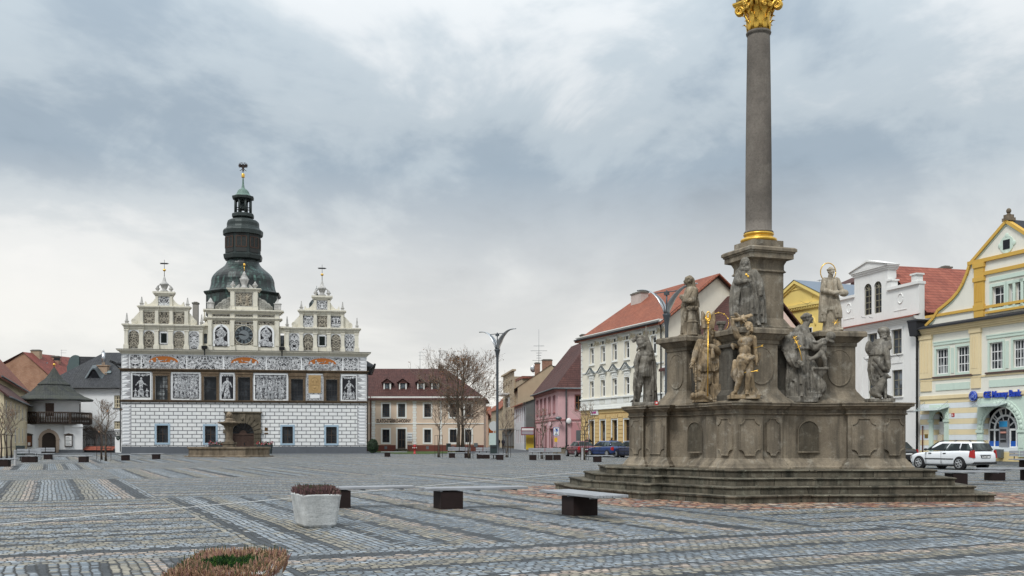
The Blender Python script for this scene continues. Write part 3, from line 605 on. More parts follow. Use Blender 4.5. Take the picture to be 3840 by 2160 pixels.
def foot(b,a,yaw,L=.24,w=.05):
    a=Vector(a); d=RZ(-yaw)@Vector((0,-1,0)); b.limb([a+Vector((0,0,.09)),a+d*L*.35+Vector((0,0,.055)),a+d*L*.72+Vector((0,0,.032))],[w*.9,w*.95,w*.75])
    s=Vector((-d.y,d.x,0)); b.ell(a-d*.02+Vector((0,0,.04)),(w*.8,w*.8,.05),8)
    for k in range(5): b.cap(a+d*L*.7+s*(k-2)*.018+Vector((0,0,.022)),a+d*L*(.93-.03*abs(k-1))+s*(k-2)*.02+Vector((0,0,.015)),.014,.012,6)
def statue(name,label,px,sy,Y,rz=0,sc=1.0):
    p=at(px,sy,Y); t=thing(name,label,'statue',p,rz); t.scale=(sc,)*3; return t
def body(b,t,mat,vox=.017,disp=.006,name='figure'):
    o=b.build(name,mat,t); return voxel(o,vox*.74,1,disp*.7,9)
ST=MT
# --- soldier with helmet and furled banner, seen from the side
t=statue('soldier_statue','stone soldier in crested helmet with furled banner, left end of the wall',2418,1522,28.3)
b=MB(); b.box(-.34,.30,-.25,.28,0,.10)
b.limb([(-.10,-.02,1.05),(-.16,-.06,.60),(-.20,.0,.16)],[.125,.10,.062]); foot(b,(-.20,.0,.10),65,.25,.055); b.ell((-.17,-.02,.45),(.075,.09,.14))
b.limb([(.05,.06,1.05),(.06,.08,.6),(.08,.1,.14)],[.13,.1,.07])
robe(b,[(.82,-.03,.02,.20,.18,.10),(1.02,-.03,.02,.19,.17,.08),(1.2,-.01,.02,.17,.15,.03)],8)          # tunic skirt
b.ell((0,.02,1.30),(.20,.17,.26)); b.ell((.0,.02,1.46),(.24,.16,.14))
robe(b,[(.10,.17,.12,.20,.14,.10),(.5,.17,.13,.18,.14,.12),(.95,.17,.13,.17,.14,.11),(1.25,.15,.12,.18,.14,.08),(1.45,.10,.09,.19,.13,.05),(1.56,.05,.06,.12,.10,.02)],7,1.0)   # cloak
b.limb([(-.17,-.06,1.46),(-.27,-.10,1.22),(-.25,-.16,.98)],[.085,.07,.05]); hand(b,(-.25,-.16,.98),(-.1,0,-1),(0,-1,0))
b.cap((-.27,-.18,1.15),(-.33,-.18,.08),.022,.03); b.limb([(-.30,-.16,.9),(-.31,-.16,.5),(-.29,-.16,.2)],[.04,.055,.035])
b.cap((-.04,.0,1.5),(-.10,-.03,1.62),.07,.065); P=head(b,(-.13,-.05,1.60),.25,78,-22,None,True)
b.ell((-.125,-.03,1.80),(.125,.12,.13),14); 
for k in range(9):
    a=R(20+k*19); b.ell((-.15+.15*math.cos(a)*1.15,-.03,1.82+.15*math.sin(a)),(.055,.03,.05),8)
b.limb([(-.28,-.03,1.88),(-.36,-.03,1.87)],[.05,.03])
robe(b,[(1.30,.16,.06,.13,.10,.14),(1.55,.13,.03,.12,.09,.16),(1.8,.085,.0,.075,.06,.18),(2.0,.05,.0,.04,.035,.15),(2.27,.035,.0,.012,.012,0)],6,.4)   # banner rolled round its pole
b.cap((.03,0,2.2),(-.02,0,1.0),.018,.018)
body(b,t,ST['statueg']); 
b=MB(); b.cbox((.19,-.22,.155),.085,.085,.11); b.cbox((.19,-.2635,.16),.05,.003,.05,m=1)
lan=b.build('grave_candle',[paint('red_candle_glass',(.5,.02,.015),.3),MT['whitepaint']]); lan.location=t.location+Vector((.10,-.05,-.085)); tag(lan,'small red grave candle at the feet of the stone soldier','candle')
# --- bishop
t=statue('bishop_statue','stone bishop in a tall mitre holding a long gilded crozier',2652,1506,26.35)
b=MB(); b.box(-.36,.40,-.22,.3,-.02,.06)
robe(b,[(.06,.02,.02,.30,.22,.12),(.45,.02,.02,.26,.2,.11),(.9,.02,.02,.23,.19,.07),(1.2,.03,.02,.21,.17,.05),(1.45,.04,.02,.22,.16,.03),(1.62,.05,.02,.17,.13,.02)],11)
robe(b,[(.78,.03,-.03,.29,.21,.09),(.98,.03,-.03,.26,.2,.05),(1.3,.04,-.02,.22,.17,.02)],14,1.2)      # rochet hem
robe(b,[(.12,.30,.08,.17,.20,.12),(.5,.32,.08,.17,.2,.13),(.95,.29,.06,.16,.2,.1),(1.3,.24,.04,.16,.18,.08),(1.6,.14,.04,.20,.15,.03),(1.68,.05,.04,.15,.12,0)],6,.5)   # cope, right side of the photograph
robe(b,[(.55,-.20,.08,.13,.17,.12),(.95,-.20,.06,.14,.18,.1),(1.3,-.17,.04,.15,.17,.06),(1.6,-.05,.04,.17,.14,.02)],6,2)
b.limb([(-.19,-.02,1.56),(-.31,-.06,1.28),(-.40,-.14,1.04)],[.11,.095,.06]); hand(b,(-.41,-.15,1.03),(-.3,-.2,-1),(.6,-1,0),.2)
b.limb([(.26,-.02,1.52),(.30,-.16,1.30),(.10,-.28,1.42),(-.04,-.30,1.46)],[.12,.10,.075,.05]); hand(b,(-.04,-.30,1.46),(-1,0,.2),(0,-1,-.2),.16)
b.cap((.05,0,1.6),(.03,-.03,1.74),.085,.075); P=head(b,(.025,-.05,1.70),.29,28,-4,'curly',True); b.ell((.015,-.17,1.62),(.09,.06,.16))
for a in range(0,2):          # two horns of the mitre
    k=-1 if a==0 else 1
    b.prism([(-.135,1.93),(.165,1.93),(.20,2.10),(.17,2.30),(.13 if k>0 else -.10,2.38),(-.13 if k<0 else .04,2.14),(-.17,2.12)] if False else ([(-.13,1.93),(.02,1.93),(.02,2.16),(-.07,2.30),(-.145,2.40),(-.17,2.15)] if k<0 else [(.01,1.93),(.16,1.93),(.20,2.15),(.175,2.40),(.10,2.30),(.01,2.16)]),-.12,.08)
b.prism([(-.13,1.93),(.16,1.93),(.185,2.12),(.02,2.20),(-.16,2.12)],-.145,.1)
for k in range(14): b.ell((-.33+.005*math.sin(k*1.7),-.16,.98-.065*k),(.022+.01*(k%2),.03,.036),8)       # chain
b.ell((-.25,-.17,.13),(.20,.10,.09)); b.limb([(-.42,-.2,.10),(-.2,-.24,.20),(.02,-.22,.12)],[.07,.085,.06]); b.ell((-.42,-.24,.15),(.07,.07,.08)); b.limb([(-.1,-.24,.14),(.05,-.27,.05)],[.05,.04]); b.box(.1,.32,-.24,-.05,.06,.45)
b.limb([(.08,-.31,1.36),(.09,-.30,1.15)],[.035,.06])
body(b,t,MT['statueb'],.015)
b=MB(); pts=[(-.06,-.37,.12),(-.045,-.37,2.02)]; b.path(pts,.014,8); b.ell((-.045,-.37,2.03),(.045,.045,.03),8); b.ell((-.046,-.37,1.9),(.032,.032,.02),8)
pts=[(-.045+.02*math.sin(q/3),-.37,2.05+q*.02) for q in range(3)]
for q in range(34):
    th=PI+q/33*3.5*PI; rr=.115*(1-q/33*.72); pts.append((-.045+.0+math.sin(th+PI/2)*rr*.62+.0,-.37,2.20+.02-math.cos(th+PI/2)*rr*1.35))
b.path(pts,[.018]*3+[.02-.008*q/33 for q in range(34)],8); b.build('crozier',MT['gold'],t)
# --- bound martyr pierced by arrows
t=statue('bound_martyr_statue','ochre stone martyr in a loincloth, pierced by gilded arrows, one arm raised',2790,1496,25.25)
b=MB(); b.box(-.37,.37,-.2,.3,0,.10)
b.limb([(.12,-.02,1.02),(.10,-.12,.58),(.06,-.02,.20)],[.115,.088,.055]); b.ell((.09,-.03,.42),(.07,.08,.13)); foot(b,(.06,-.04,.10),10,.22)
b.limb([(-.06,0,1.02),(-.10,-.06,.60),(-.20,.02,.22)],[.12,.09,.056]); b.ell((-.14,-.02,.43),(.072,.085,.13)); foot(b,(-.21,.0,.10),48,.22)
b.ell((.03,0,1.06),(.185,.14,.15)); b.ell((.02,-.01,1.24),(.155,.12,.17)); b.ell((.02,-.02,1.44),(.19,.14,.17)); b.ell((-.06,-.10,1.48),(.10,.06,.075)); b.ell((.10,-.10,1.48),(.10,.06,.075)); b.ell((.02,-.11,1.26),(.07,.04,.13)); b.cap((-.15,0,1.57),(.2,0,1.56),.08,.08)
robe(b,[(.72,-.02,.02,.17,.14,.13),(.86,.01,0,.20,.16,.12),(1.0,.02,0,.205,.165,.07),(1.10,.03,0,.19,.15,.03)],9,.3); b.limb([(-.14,-.10,1.06),(.05,-.18,.98),(.2,-.12,1.06)],[.04,.055,.05]); b.limb([(-.22,.05,.95),(-.24,.06,.62),(-.20,.06,.48)],[.06,.09,.05]); b.ell((.02,-.17,.94),(.06,.05,.09))
b.limb([(-.17,0,1.60),(-.28,-.02,1.86),(-.30,-.01,2.0),(-.06,-.02,2.02)],[.085,.06,.056,.042]); hand(b,(-.06,-.02,2.02),(1,0,-.1),(0,-1,.2),.16)
b.limb([(.24,.0,1.54),(.29,.05,1.26),(.32,-.02,.98)],[.08,.06,.042]); hand(b,(.32,-.02,.98),(-.3,-.2,-1),(-1,0,.2),.17)
b.cap((.05,-.02,1.6),(.09,-.06,1.72),.07,.065); head(b,(.09,-.07,1.70),.255,22,-18,'curly')
b.limb([(.20,.22,.08),(.17,.2,.6),(.22,.2,1.1),(.14,.2,1.6),(-.04,.14,2.05)],[.17,.12,.10,.09,.07])
for q in range(12):
    a=q*1.3; b.limb([(-.05+.04*math.cos(a),.06,2.06),(-.05+.27*math.cos(a),.05+.1*math.sin(a),2.12+.05*math.sin(a*2))],[.05,.022])
b.limb([(.20,.2,1.12),(.42,.1,1.16)],[.07,.03]); b.limb([(.3,.1,1.0),(.42,.08,1.12),(.36,.06,.86)],[.05,.03,.03]); b.limb([(-.1,.2,1.35),(-.26,.15,1.38),(-.24,.12,1.28)],[.06,.05,.03])
for q in range(7): b.cap((.15+.03*q-.05,.1,.30),(.12+.05*q,-.02-.02*(q%2),.10),.04,.03)
body(b,t,ST['statueo'],.015)
for a_,d_ in (((.24,-.1,1.28),(.17,-.12,.05)),((-.02,-.12,.66),(.30,-.12,.04)),((-.10,-.12,1.42),(-.02,-.2,.05))):
    b=MB(); a_=Vector(a_); d_=Vector(d_); b.cap(a_,a_+d_,.007,.007,6); e=a_+d_; dn=d_.normalized(); u=Vector((0,0,1))
    for sg in (-1,1): b.add([e,e+dn*.03+u*sg*.024,e-dn*.02+u*sg*.024,e-dn*.05],[[0,1,2,3]])
    b.build('arrow',MT['gold'],t)
# --- nun on the front pedestal
t=statue('nun_statue','grey stone nun in veil and long habit, one hand on her chest, against the pillar',2800,1228,25.6,0,1.05)
b=MB(); b.box(-.30,.40,-.1,.22,-.14,.02)
robe(b,[(.0,.05,.05,.30,.19,.10),(.4,.04,.05,.25,.18,.11),(.85,.02,.05,.21,.16,.07),(1.12,.0,.05,.19,.15,.04),(1.36,-.02,.05,.20,.13,.02),(1.45,-.02,.05,.14,.11,0)],10)
robe(b,[(.02,-.01,-.07,.13,.08,.07),(.5,-.03,-.08,.12,.08,.06),(1.0,-.03,-.07,.12,.09,.03),(1.3,-.04,-.03,.13,.1,.02)],7,.5)      # scapular
robe(b,[(.10,.32,.08,.15,.17,.20),(.5,.31,.08,.16,.18,.18),(.85,.26,.06,.18,.18,.12),(1.15,.20,.04,.19,.16,.07),(1.40,.06,.04,.20,.14,.02)],8,1.1); robe(b,[(.18,-.27,.08,.11,.15,.2),(.6,-.26,.08,.13,.16,.16),(1.0,-.22,.05,.15,.16,.08),(1.38,-.08,.04,.17,.14,.02)],8,2.1)
b.limb([(-.19,.0,1.34),(-.25,-.10,1.10),(-.10,-.19,1.10)],[.095,.09,.055]); hand(b,(-.10,-.2,1.10),(1,-.1,.1),(0,-1,.1),.2)
b.limb([(.19,.0,1.33),(.31,-.06,1.10),(.33,-.14,.90)],[.10,.085,.055]); hand(b,(.33,-.15,.9),(-.2,-.2,-1),(-1,-.3,0),.17); b.cbox((.31,-.17,.83),.12,.06,.16,.2)
b.cap((-.03,0,1.4),(-.05,-.03,1.5),.08,.075); b.ell((-.05,-.01,1.43),(.17,.13,.10)); head(b,(-.06,-.05,1.46),.245,24,-6,None,False,'veil')
foot(b,(.25,-.10,.02),0,.2); foot(b,(-.08,-.12,.0),20,.2); robe(b,[(.3,.14,-.06,.13,.09,.12),(.62,.13,-.07,.12,.09,.1),(.8,.1,-.03,.1,.1,.05)],5)
body(b,t,ST['statueg'],.015)
b=MB(); b.ell((-.06,-.235,1.25),(.035,.02,.03),8); b.ell((-.02,-.235,1.21),(.03,.02,.03),8); b.tube((-.08,-.235,1.29),(.0,-.24,1.18),.011); b.build('gilded_heart',MT['gold'],t)
# --- woman with a tower, seen from the side
t=statue('tower_saint_statue','weathered stone woman in profile with a small round tower at her side',2588,1265,27.9)
b=MB(); b.box(-.34,.32,-.25,.25,-.02,.05)
robe(b,[(.03,.02,.05,.28,.22,.09),(.35,.01,.05,.25,.2,.1),(.72,.0,.05,.24,.2,.09),(.95,.0,.04,.22,.18,.07),(1.15,.03,.04,.20,.17,.04),(1.32,.04,.04,.19,.15,.02),(1.42,.03,.03,.12,.11,0)],9,.8)
robe(b,[(.85,.0,.02,.25,.2,.08),(1.0,.02,.02,.24,.19,.06),(1.12,.03,.03,.2,.17,.02)],8,2)
b.limb([(-.0,-.12,1.30),(-.16,-.16,1.06),(-.26,-.12,1.12)],[.115,.12,.07]); b.limb([(.1,-.12,1.3),(.02,-.2,1.0),(-.2,-.2,1.0)],[.1,.1,.065]); hand(b,(-.22,-.2,1.02),(-.5,-.2,.5),(0,-1,0))
b.cap((.0,0,1.4),(-.06,-.02,1.5),.075,.065); head(b,(-.08,-.03,1.46),.235,88,-4,'short'); b.limb([(.05,.03,1.62),(.10,.03,1.45),(.16,.03,1.3)],[.08,.07,.06]); b.ell((-.01,0,1.62),(.10,.11,.12))
b.lathe([(.15,.0),(.15,.34),(.165,.35),(.165,.38),(.13,.39),(.13,.66),(.165,.70),(.165,.75),(.15,.76),(.13,.79),(.02,.80)],20,(.02,-.24,.03)); 
for k in range(8): b.cbox((.02+.15*math.cos(k*PI/4),-.24+.15*math.sin(k*PI/4),.80),.06,.06,.06,k*PI/4)
body(b,t,ST['statue'],.015)
# --- deacon with a gilded ring halo
t=statue('deacon_statue','pale stone deacon with a thin gilded ring halo on the right pedestal',3115,1250,26.75)
b=MB(); b.box(-.30,.28,-.2,.22,-.02,.06); b.ell((.1,-.1,.08),(.2,.15,.09))
robe(b,[(.05,.05,.05,.24,.18,.08),(.45,.06,.05,.21,.17,.08),(.58,.06,.05,.20,.16,.03),(.62,.04,.04,.24,.18,.09),(.9,.03,.04,.20,.16,.08),(1.2,.0,.04,.18,.14,.05),(1.42,-.02,.04,.185,.12,.02),(1.5,-.02,.03,.12,.1,0)],8,.2)
robe(b,[(.3,-.18,.05,.11,.14,.12),(.7,-.18,.05,.11,.14,.1),(1.1,-.15,.04,.12,.13,.05),(1.4,-.09,.04,.12,.12,.02)],6,1.4)
b.limb([(-.17,-.02,1.42),(-.23,-.08,1.14),(.02,-.20,1.05),(.14,-.2,1.08)],[.085,.08,.06,.045]); hand(b,(.12,-.2,1.07),(1,0,.15),(0,-1,.3),.16)
b.limb([(.16,-.02,1.42),(.24,-.10,1.18),(.30,-.16,1.06)],[.085,.075,.05]); b.ell((.30,-.16,1.06),(.13,.10,.10)); b.limb([(.06,-.13,1.38),(.10,-.15,1.02)],[.05,.07]); b.cap((.10,-.16,1.46),(.08,-.16,1.22),.03,.035)
robe(b,[(.4,.16,-.08,.12,.1,.1),(.62,.13,-.09,.13,.1,.12),(.9,.08,-.06,.1,.1,.05)],5)
b.cap((-.01,0,1.48),(.0,-.02,1.58),.075,.065); head(b,(.0,-.03,1.55),.235,-16,0,'tonsure'); foot(b,(.18,-.1,.06),-20,.2)
body(b,t,ST['statuep'],.015)
b=MB(); b.path([(-.04+.205*math.cos(2*PI*k/40),.09,1.66+.245*math.sin(2*PI*k/40)) for k in range(41)],.014,6); b.build('halo',MT['gold'],t)
b=MB()
for k in range(6): b.cap((.06,-.24,.27),(.06+.10*math.cos(k*1.05),-.25,.27+.08*math.sin(k*1.05)),.012,.006,6)
b.build('gilded_star',MT['gold'],t)
# --- friar with the child
t=statue('friar_statue','dark stone friar holding a gilded lily and a small child on a ledge',3008,1509,25.95)
b=MB(); b.box(-.42,.36,-.22,.32,0,.14)
robe(b,[(.13,-.04,.05,.35,.25,.09),(.55,-.06,.05,.33,.24,.11),(1.0,-.09,.05,.28,.22,.09),(1.4,-.10,.05,.25,.19,.05),(1.75,-.06,.05,.24,.17,.02),(1.95,.0,.04,.16,.14,0)],13)
robe(b,[(1.38,-.07,.03,.33,.23,.05),(1.5,-.07,.03,.32,.23,.04),(1.75,-.05,.04,.28,.2,.02),(1.95,.0,.03,.18,.16,.01),(2.02,.02,.02,.11,.11,0)],8,.7)    # shoulder cape
b.limb([(-.30,-.02,1.7),(-.42,-.10,1.42),(-.26,-.28,1.10)],[.14,.16,.09]); robe(b,[(.88,-.22,-.22,.08,.1,.1),(1.05,-.30,-.2,.14,.14,.1),(1.25,-.36,-.15,.16,.15,.06),(1.45,-.38,-.08,.14,.14,.03)],7); hand(b,(-.20,-.33,1.06),(.8,-.5,-.75),(.2,-1,.3),.24,.026)
b.limb([(.15,-.04,1.68),(.30,-.10,1.42),(.42,-.16,1.50)],[.13,.11,.07]); hand(b,(.42,-.18,1.5),(.6,-.2,.2),(0,-1,0),.18)
b.cap((.06,.0,1.95),(.12,-.02,2.08),.10,.09); head(b,(.15,-.03,2.04),.305,-82,-10,'tonsure')
# child
b.ell((.50,-.10,1.40),(.115,.10,.17)); b.ell((.52,-.10,1.58),(.11,.1,.09)); b.ell((.72,-.08,1.72),(.13,.12,.12)); b.cap((.56,-.1,1.6),(.68,-.08,1.68),.06,.06); b.limb([(.48,-.16,1.60),(.34,-.18,1.54),(.25,-.2,1.56)],[.05,.045,.035]); b.limb([(.46,-.12,1.26),(.52,-.22,1.10),(.56,-.2,.92)],[.085,.065,.04]); b.limb([(.44,-.16,1.26),(.28,-.24,1.16),(.12,-.26,1.10)],[.08,.06,.04]); b.limb([(.66,-.1,1.62),(.76,-.14,1.56)],[.05,.04])
b.box(.24,.62,-.26,.1,.84,.90); b.add([(.24,-.24,.84),(.62,-.24,.84),(.62,.1,.84),(.24,.1,.84),(.36,-.12,.62),(.46,-.12,.62),(.46,.05,.62),(.36,.05,.62)],[[0,3,2,1],[4,5,6,7],[0,4,5,1],[1,5,6,2],[2,6,7,3],[3,7,4,0]])
robe(b,[(.14,.38,.05,.14,.18,.08),(.4,.36,.03,.18,.2,.1),(.6,.32,.02,.20,.2,.1),(.9,.22,.02,.19,.18,.09),(1.2,.10,.02,.16,.16,.04)],6,.9); b.ell((.48,.0,.40),(.16,.14,.22)); b.box(.1,.42,-.2,.1,.12,.26)
foot(b,(-.05,-.16,.14),20,.24); 
body(b,t,MT['statueg'],.017)
b=MB(); b.path([(-.12,-.40,1.06),(-.16,-.36,1.3),(-.22,-.30,1.52),(-.27,-.28,1.62)],.012,6)
for q,(x,z) in enumerate(((-.28,1.66),(-.24,1.55),(-.17,1.42))):
    for k in range(6 if q<2 else 4): b.cap((x,-.29,z),(x+.06*math.cos(k*1.05+.5),-.31,z+.06*math.sin(k*1.05+.5)),.013,.005,6)
b.build('gilded_lily',MT['gold'],t)
b=MB()
for k in range(5):
    a=-.3+k*1.25; b.cap((.12,-.03,2.56),(.12+.28*math.cos(a),-.03+.1*math.sin(a),2.58+.09*math.sin(a)),.004,.002,5)
b.build('halo_rays',MT['black'],t)
# --- pilgrim with a dog
t=statue('pilgrim_statue','dark stone pilgrim in short cape with a dog at his feet',3298,1508,25.95)
b=MB(); b.box(-.32,.33,-.24,.3,0,.09)
b.limb([(.04,.03,.95),(.10,-.02,.52),(.16,.06,.14)],[.125,.095,.06]); foot(b,(.16,.04,.09),-55,.24); b.limb([(-.04,.06,.95),(-.0,.1,.5),(.04,.14,.12)],[.12,.09,.06])
robe(b,[(.42,.0,.05,.16,.16,.10),(.62,-.02,.05,.20,.18,.12),(.85,-.04,.04,.225,.19,.10),(1.1,-.04,.04,.215,.18,.07),(1.35,-.02,.04,.2,.17,.04)],8,.4,tw=.5); b.limb([(-.16,-.12,1.12),(.02,-.2,.86),(.17,-.12,.80)],[.05,.065,.05]); b.limb([(-.2,-.1,1.0),(0,-.19,.7),(.14,-.12,.62)],[.04,.05,.04])
robe(b,[(1.22,-.01,.03,.26,.2,.06),(1.28,-.01,.03,.255,.2,.05),(1.5,.02,.03,.22,.18,.03),(1.65,.06,.03,.15,.13,0)],10,.2)
b.ell((-.24,.06,1.42),(.11,.13,.19)); b.limb([(.13,-.08,1.5),(.14,-.16,1.2),(.17,-.2,.92)],[.095,.08,.055]); hand(b,(.17,-.2,.92),(.1,-.1,-1),(1,-.2,0),.17); b.limb([(.15,-.1,1.48),(.20,-.18,1.4),(.2,-.16,1.56)],[.07,.06,.045])
b.cap((.08,0,1.62),(.13,-.02,1.72),.08,.075); head(b,(.16,-.03,1.68),.27,-74,-14,'curly',True); b.ell((.10,-.02,1.86),(.16,.15,.11)); b.limb([(.22,-.05,1.62),(.24,-.05,1.48)],[.07,.04])
# dog sitting
b.ell((-.14,-.16,.26),(.15,.12,.16)); b.limb([(-.10,-.16,.30),(.02,-.17,.52),(.06,-.17,.62)],[.13,.105,.07]); b.ell((.10,-.17,.67),(.085,.075,.08)); b.cap((.13,-.17,.66),(.21,-.17,.64),.055,.035); b.limb([(.04,-.19,.50),(.07,-.21,.28),(.07,-.23,.11)],[.06,.045,.035]); b.limb([(.05,-.12,.48),(.09,-.14,.26),(.10,-.15,.11)],[.055,.042,.035]); b.limb([(-.17,-.2,.22),(-.06,-.26,.13)],[.08,.04]); b.limb([(-.25,-.14,.16),(-.29,-.1,.26),(-.24,-.08,.34)],[.03,.025,.02]); b.ell((.06,-.22,.70),(.03,.02,.06)); b.ell((.07,-.12,.70),(.03,.02,.06))
body(b,t,MT['statueg'],.015)
# --- figure on the far pedestal
t=statue('haloed_saint_statue','stone saint at the back of the monument with a gilded star halo',2700,1258,29.2)
b=MB(); robe(b,[(-.2,.0,.05,.26,.18,.08),(-.0,-.0,.05,.22,.16,.05),(.12,.0,.05,.18,.14,.02)],8); b.cap((.02,0,.1),(.03,-.02,.2),.08,.075); head(b,(.03,-.03,.16),.25,20,-10,'short',True); b.cbox((.03,-.02,.36),.26,.22,.10)
b.box(-.3,.3,-.2,.25,-.25,-.15); body(b,t,MT['statueg'],.02)
b=MB(); b.path([(-.0+.28*math.cos(2*PI*k/48),.12,.40+.28*math.sin(2*PI*k/48)) for k in range(49)],.009,6)
for k in range(5): b.ell((.28*math.cos(.4+k*.62),.12,.40+.28*math.sin(.4+k*.62)),.026,6)
b.build('star_halo',MT['gold'],t)
# ---------------------------------------------------------------- facades
class Fac:
    def __init__(s,P0,P1,name,label,cat='building',group=None,zb=0):
        s.p=Vector((P0[0],P0[1],0)); d=Vector((P1[0]-P0[0],P1[1]-P0[1],0)); s.L=d.length; s.d=d.normalized(); s.n=Vector((-s.d.y,s.d.x,0))
        s.rz=math.atan2(s.d.y,s.d.x); s.t=thing(name,label,cat,(s.p.x,s.p.y,zb),s.rz,group)
    def loc(s,sx,sy=HZ,dep=0):
        u=(sx-1920)/FL; p=s.p+s.n*dep
        # p.x + t d.x = u (p.y + t d.y)
        t=(u*p.y-p.x)/(s.d.x-u*s.d.y); Y=p.y+t*s.d.y
        return t,EYE+(HZ-sy)*Y/FL
    def X(s,sx): return s.loc(sx)[0]
    def w(s,x,y,z=0): return s.p+s.d*x+s.n*y+Vector((0,0,z))
def window(par,x0,x1,z0,z1,y=.18,cols=2,rows=2,mf=None,mp=None,fw=.06,mw=.04,sur=None,sill=None,name='window',sw=.12,split=None,arch=False):
    """glazed frame set back in the wall; its pane, surround and sill are sub-parts"""
    mf=mf or MT['whitepaint']; mp=mp or MT['glass']; cx=(x0+x1)/2; b=MB(); W=x1-x0; r=W/2
    if arch:
        zs=z1-r; pts=[(x0,z0)]+[(cx-r*math.cos(PI*k/12),zs+r*math.sin(PI*k/12)) for k in range(13)]+[(x1,z0)]
        q=[(cx+(x-cx)*(r-fw)/r,z0+fw if z<=z0 else (z if z<=zs else zs+(z-zs)*(r-fw)/r)) for x,z in pts]; n=len(pts)
        for i in range(n):
            j=(i+1)%n; b.quad((pts[i][0],y,pts[i][1]),(q[i][0],y,q[i][1]),(q[j][0],y,q[j][1]),(pts[j][0],y,pts[j][1])); b.quad((q[i][0],y,q[i][1]),(q[i][0],y+.05,q[i][1]),(q[j][0],y+.05,q[j][1]),(q[j][0],y,q[j][1]))
        zt=zs
    else:
        zt=z1; b.box(x0,x0+fw,y,y+.06,z0,z1); b.box(x1-fw,x1,y,y+.06,z0,z1); b.box(x0+fw,x1-fw,y,y+.06,z0,z0+fw); b.box(x0+fw,x1-fw,y,y+.06,z1-fw,z1)
    for k in range(1,cols): x=lerp(x0,x1,k/cols); b.box(x-mw/2,x+mw/2,y+.004,y+.055,z0+fw,zt-fw*(0 if arch else 1))
    zz=[lerp(z0,zt,k/rows) for k in range(1,rows)] if split is None else [lerp(z0,zt,f) for f in split]
    for z in zz: b.box(x0+fw,x1-fw,y+.008,y+.05,z-mw/2,z+mw/2)
    if arch:
        b.box(x0+fw,x1-fw,y+.008,y+.05,zs-mw/2,zs+mw/2)
        for k in (1,2,3,4): a=PI*k/5; c=Vector((cx,0,zs)); e=c+Vector((math.cos(a)*r,0,math.sin(a)*r)); b.path([(c.x,y+.03,c.z),(e.x,y+.03,e.z)],mw*.5,4,sm=False)
    o=b.build(name,mf,par)
    p=MB()
    if arch: p.poly([(x,y+.035,z) for x,z in reversed(pts)])
    else: p.quad((x0,y+.035,z0),(x1,y+.035,z0),(x1,y+.035,z1),(x0,y+.035,z1))
    p.build('pane',mp,o)
    if sur:
        s=MB(); 
        if arch:
            R2=r+sw; P2=[(x0-sw,z0)]+[(cx-R2*math.cos(PI*k/12),zs+R2*math.sin(PI*k/12)) for k in range(13)]+[(x1+sw,z0)]
            for i in range(len(pts)-1):
                a,b_,c,d_=pts[i],pts[i+1],P2[i+1],P2[i]; s.quad((d_[0],-.05,d_[1]),(a[0],-.05,a[1]),(b_[0],-.05,b_[1]),(c[0],-.05,c[1])); s.quad((a[0],-.05,a[1]),(a[0],.02,a[1]),(b_[0],.02,b_[1]),(b_[0],-.05,b_[1])); s.quad((d_[0],.01,d_[1]),(d_[0],-.05,d_[1]),(c[0],-.05,c[1]),(c[0],.01,c[1]))
        else:
            s.box(x0-sw,x0,-.05,.03,z0,z1); s.box(x1,x1+sw,-.05,.03,z0,z1); s.box(x0-sw,x1+sw,-.055,.03,z1,z1+sw); s.box(x0-sw,x1+sw,-.055,.03,z0-sw,z0)
        s.build('surround',sur,o)
    if sill: s=MB(); s.box(x0-sw-.05,x1+sw+.05,-.13,.02,z0-(sw if sur else 0)-.07,z0-(sw if sur else 0)); s.build('sill',sill,o)
    return o
def gable_roof(b,x0,x1,y0,y1,ze,zr,ov=.4,th=.16,hipL=0,hipR=0,yr=None):
    """ridge along x"""
    yr=(y0+y1)/2 if yr is None else yr; sl=(zr-ze)/(yr-y0); zo=ze-ov*sl
    A=(x0-ov*(1 if not hipL else 1),y0-ov,zo);B=(x1+ov,y0-ov,zo);C=(x1+ov-(hipR+ov if hipR else 0),yr,zr);D=(x0-ov+(hipL+ov if hipL else 0),yr,zr);E=(x1+ov,y1+ov,zo);G=(x0-ov,y1+ov,zo)
    def slab(pts):
        p=[Vector(q) for q in pts]; n=(p[1]-p[0]).cross(p[2]-p[0]).normalized(); 
        if n.z<0: p=p[::-1]; n=-n
        lo=[q-Vector((0,0,th)) for q in p]; k=len(p); b.add(p+lo,[list(range(k)),list(range(2*k-1,k-1,-1))]+[[i,k+i,k+(i+1)%k,(i+1)%k] for i in range(k)])
    slab([A,B,C,D]); slab([G,D,C,E])
    if hipL: slab([A,D,G])
    if hipR: slab([B,E,C])
def gable_tri(b,x,y0,y1,ze,zr,yr=None,m=0):
    yr=(y0+y1)/2 if yr is None else yr; b.add([(x,y0,ze),(x,y1,ze),(x,yr,zr)],[[0,1,2]],m)
def shell(b,L,D,z1,m=0,z0=0,front=False):
    b.quad((0,0,z0),(0,0,z1),(0,D,z1),(0,D,z0),m); b.quad((L,0,z0),(L,D,z0),(L,D,z1),(L,0,z1),m); b.quad((0,D,z0),(0,D,z1),(L,D,z1),(L,D,z0),m)
    b.quad((0,0,z1-.02),(L,0,z1-.02),(L,D,z1-.02),(0,D,z1-.02),m)
    if front: b.quad((0,0,z0),(L,0,z0),(L,0,z1),(0,0,z1),m)
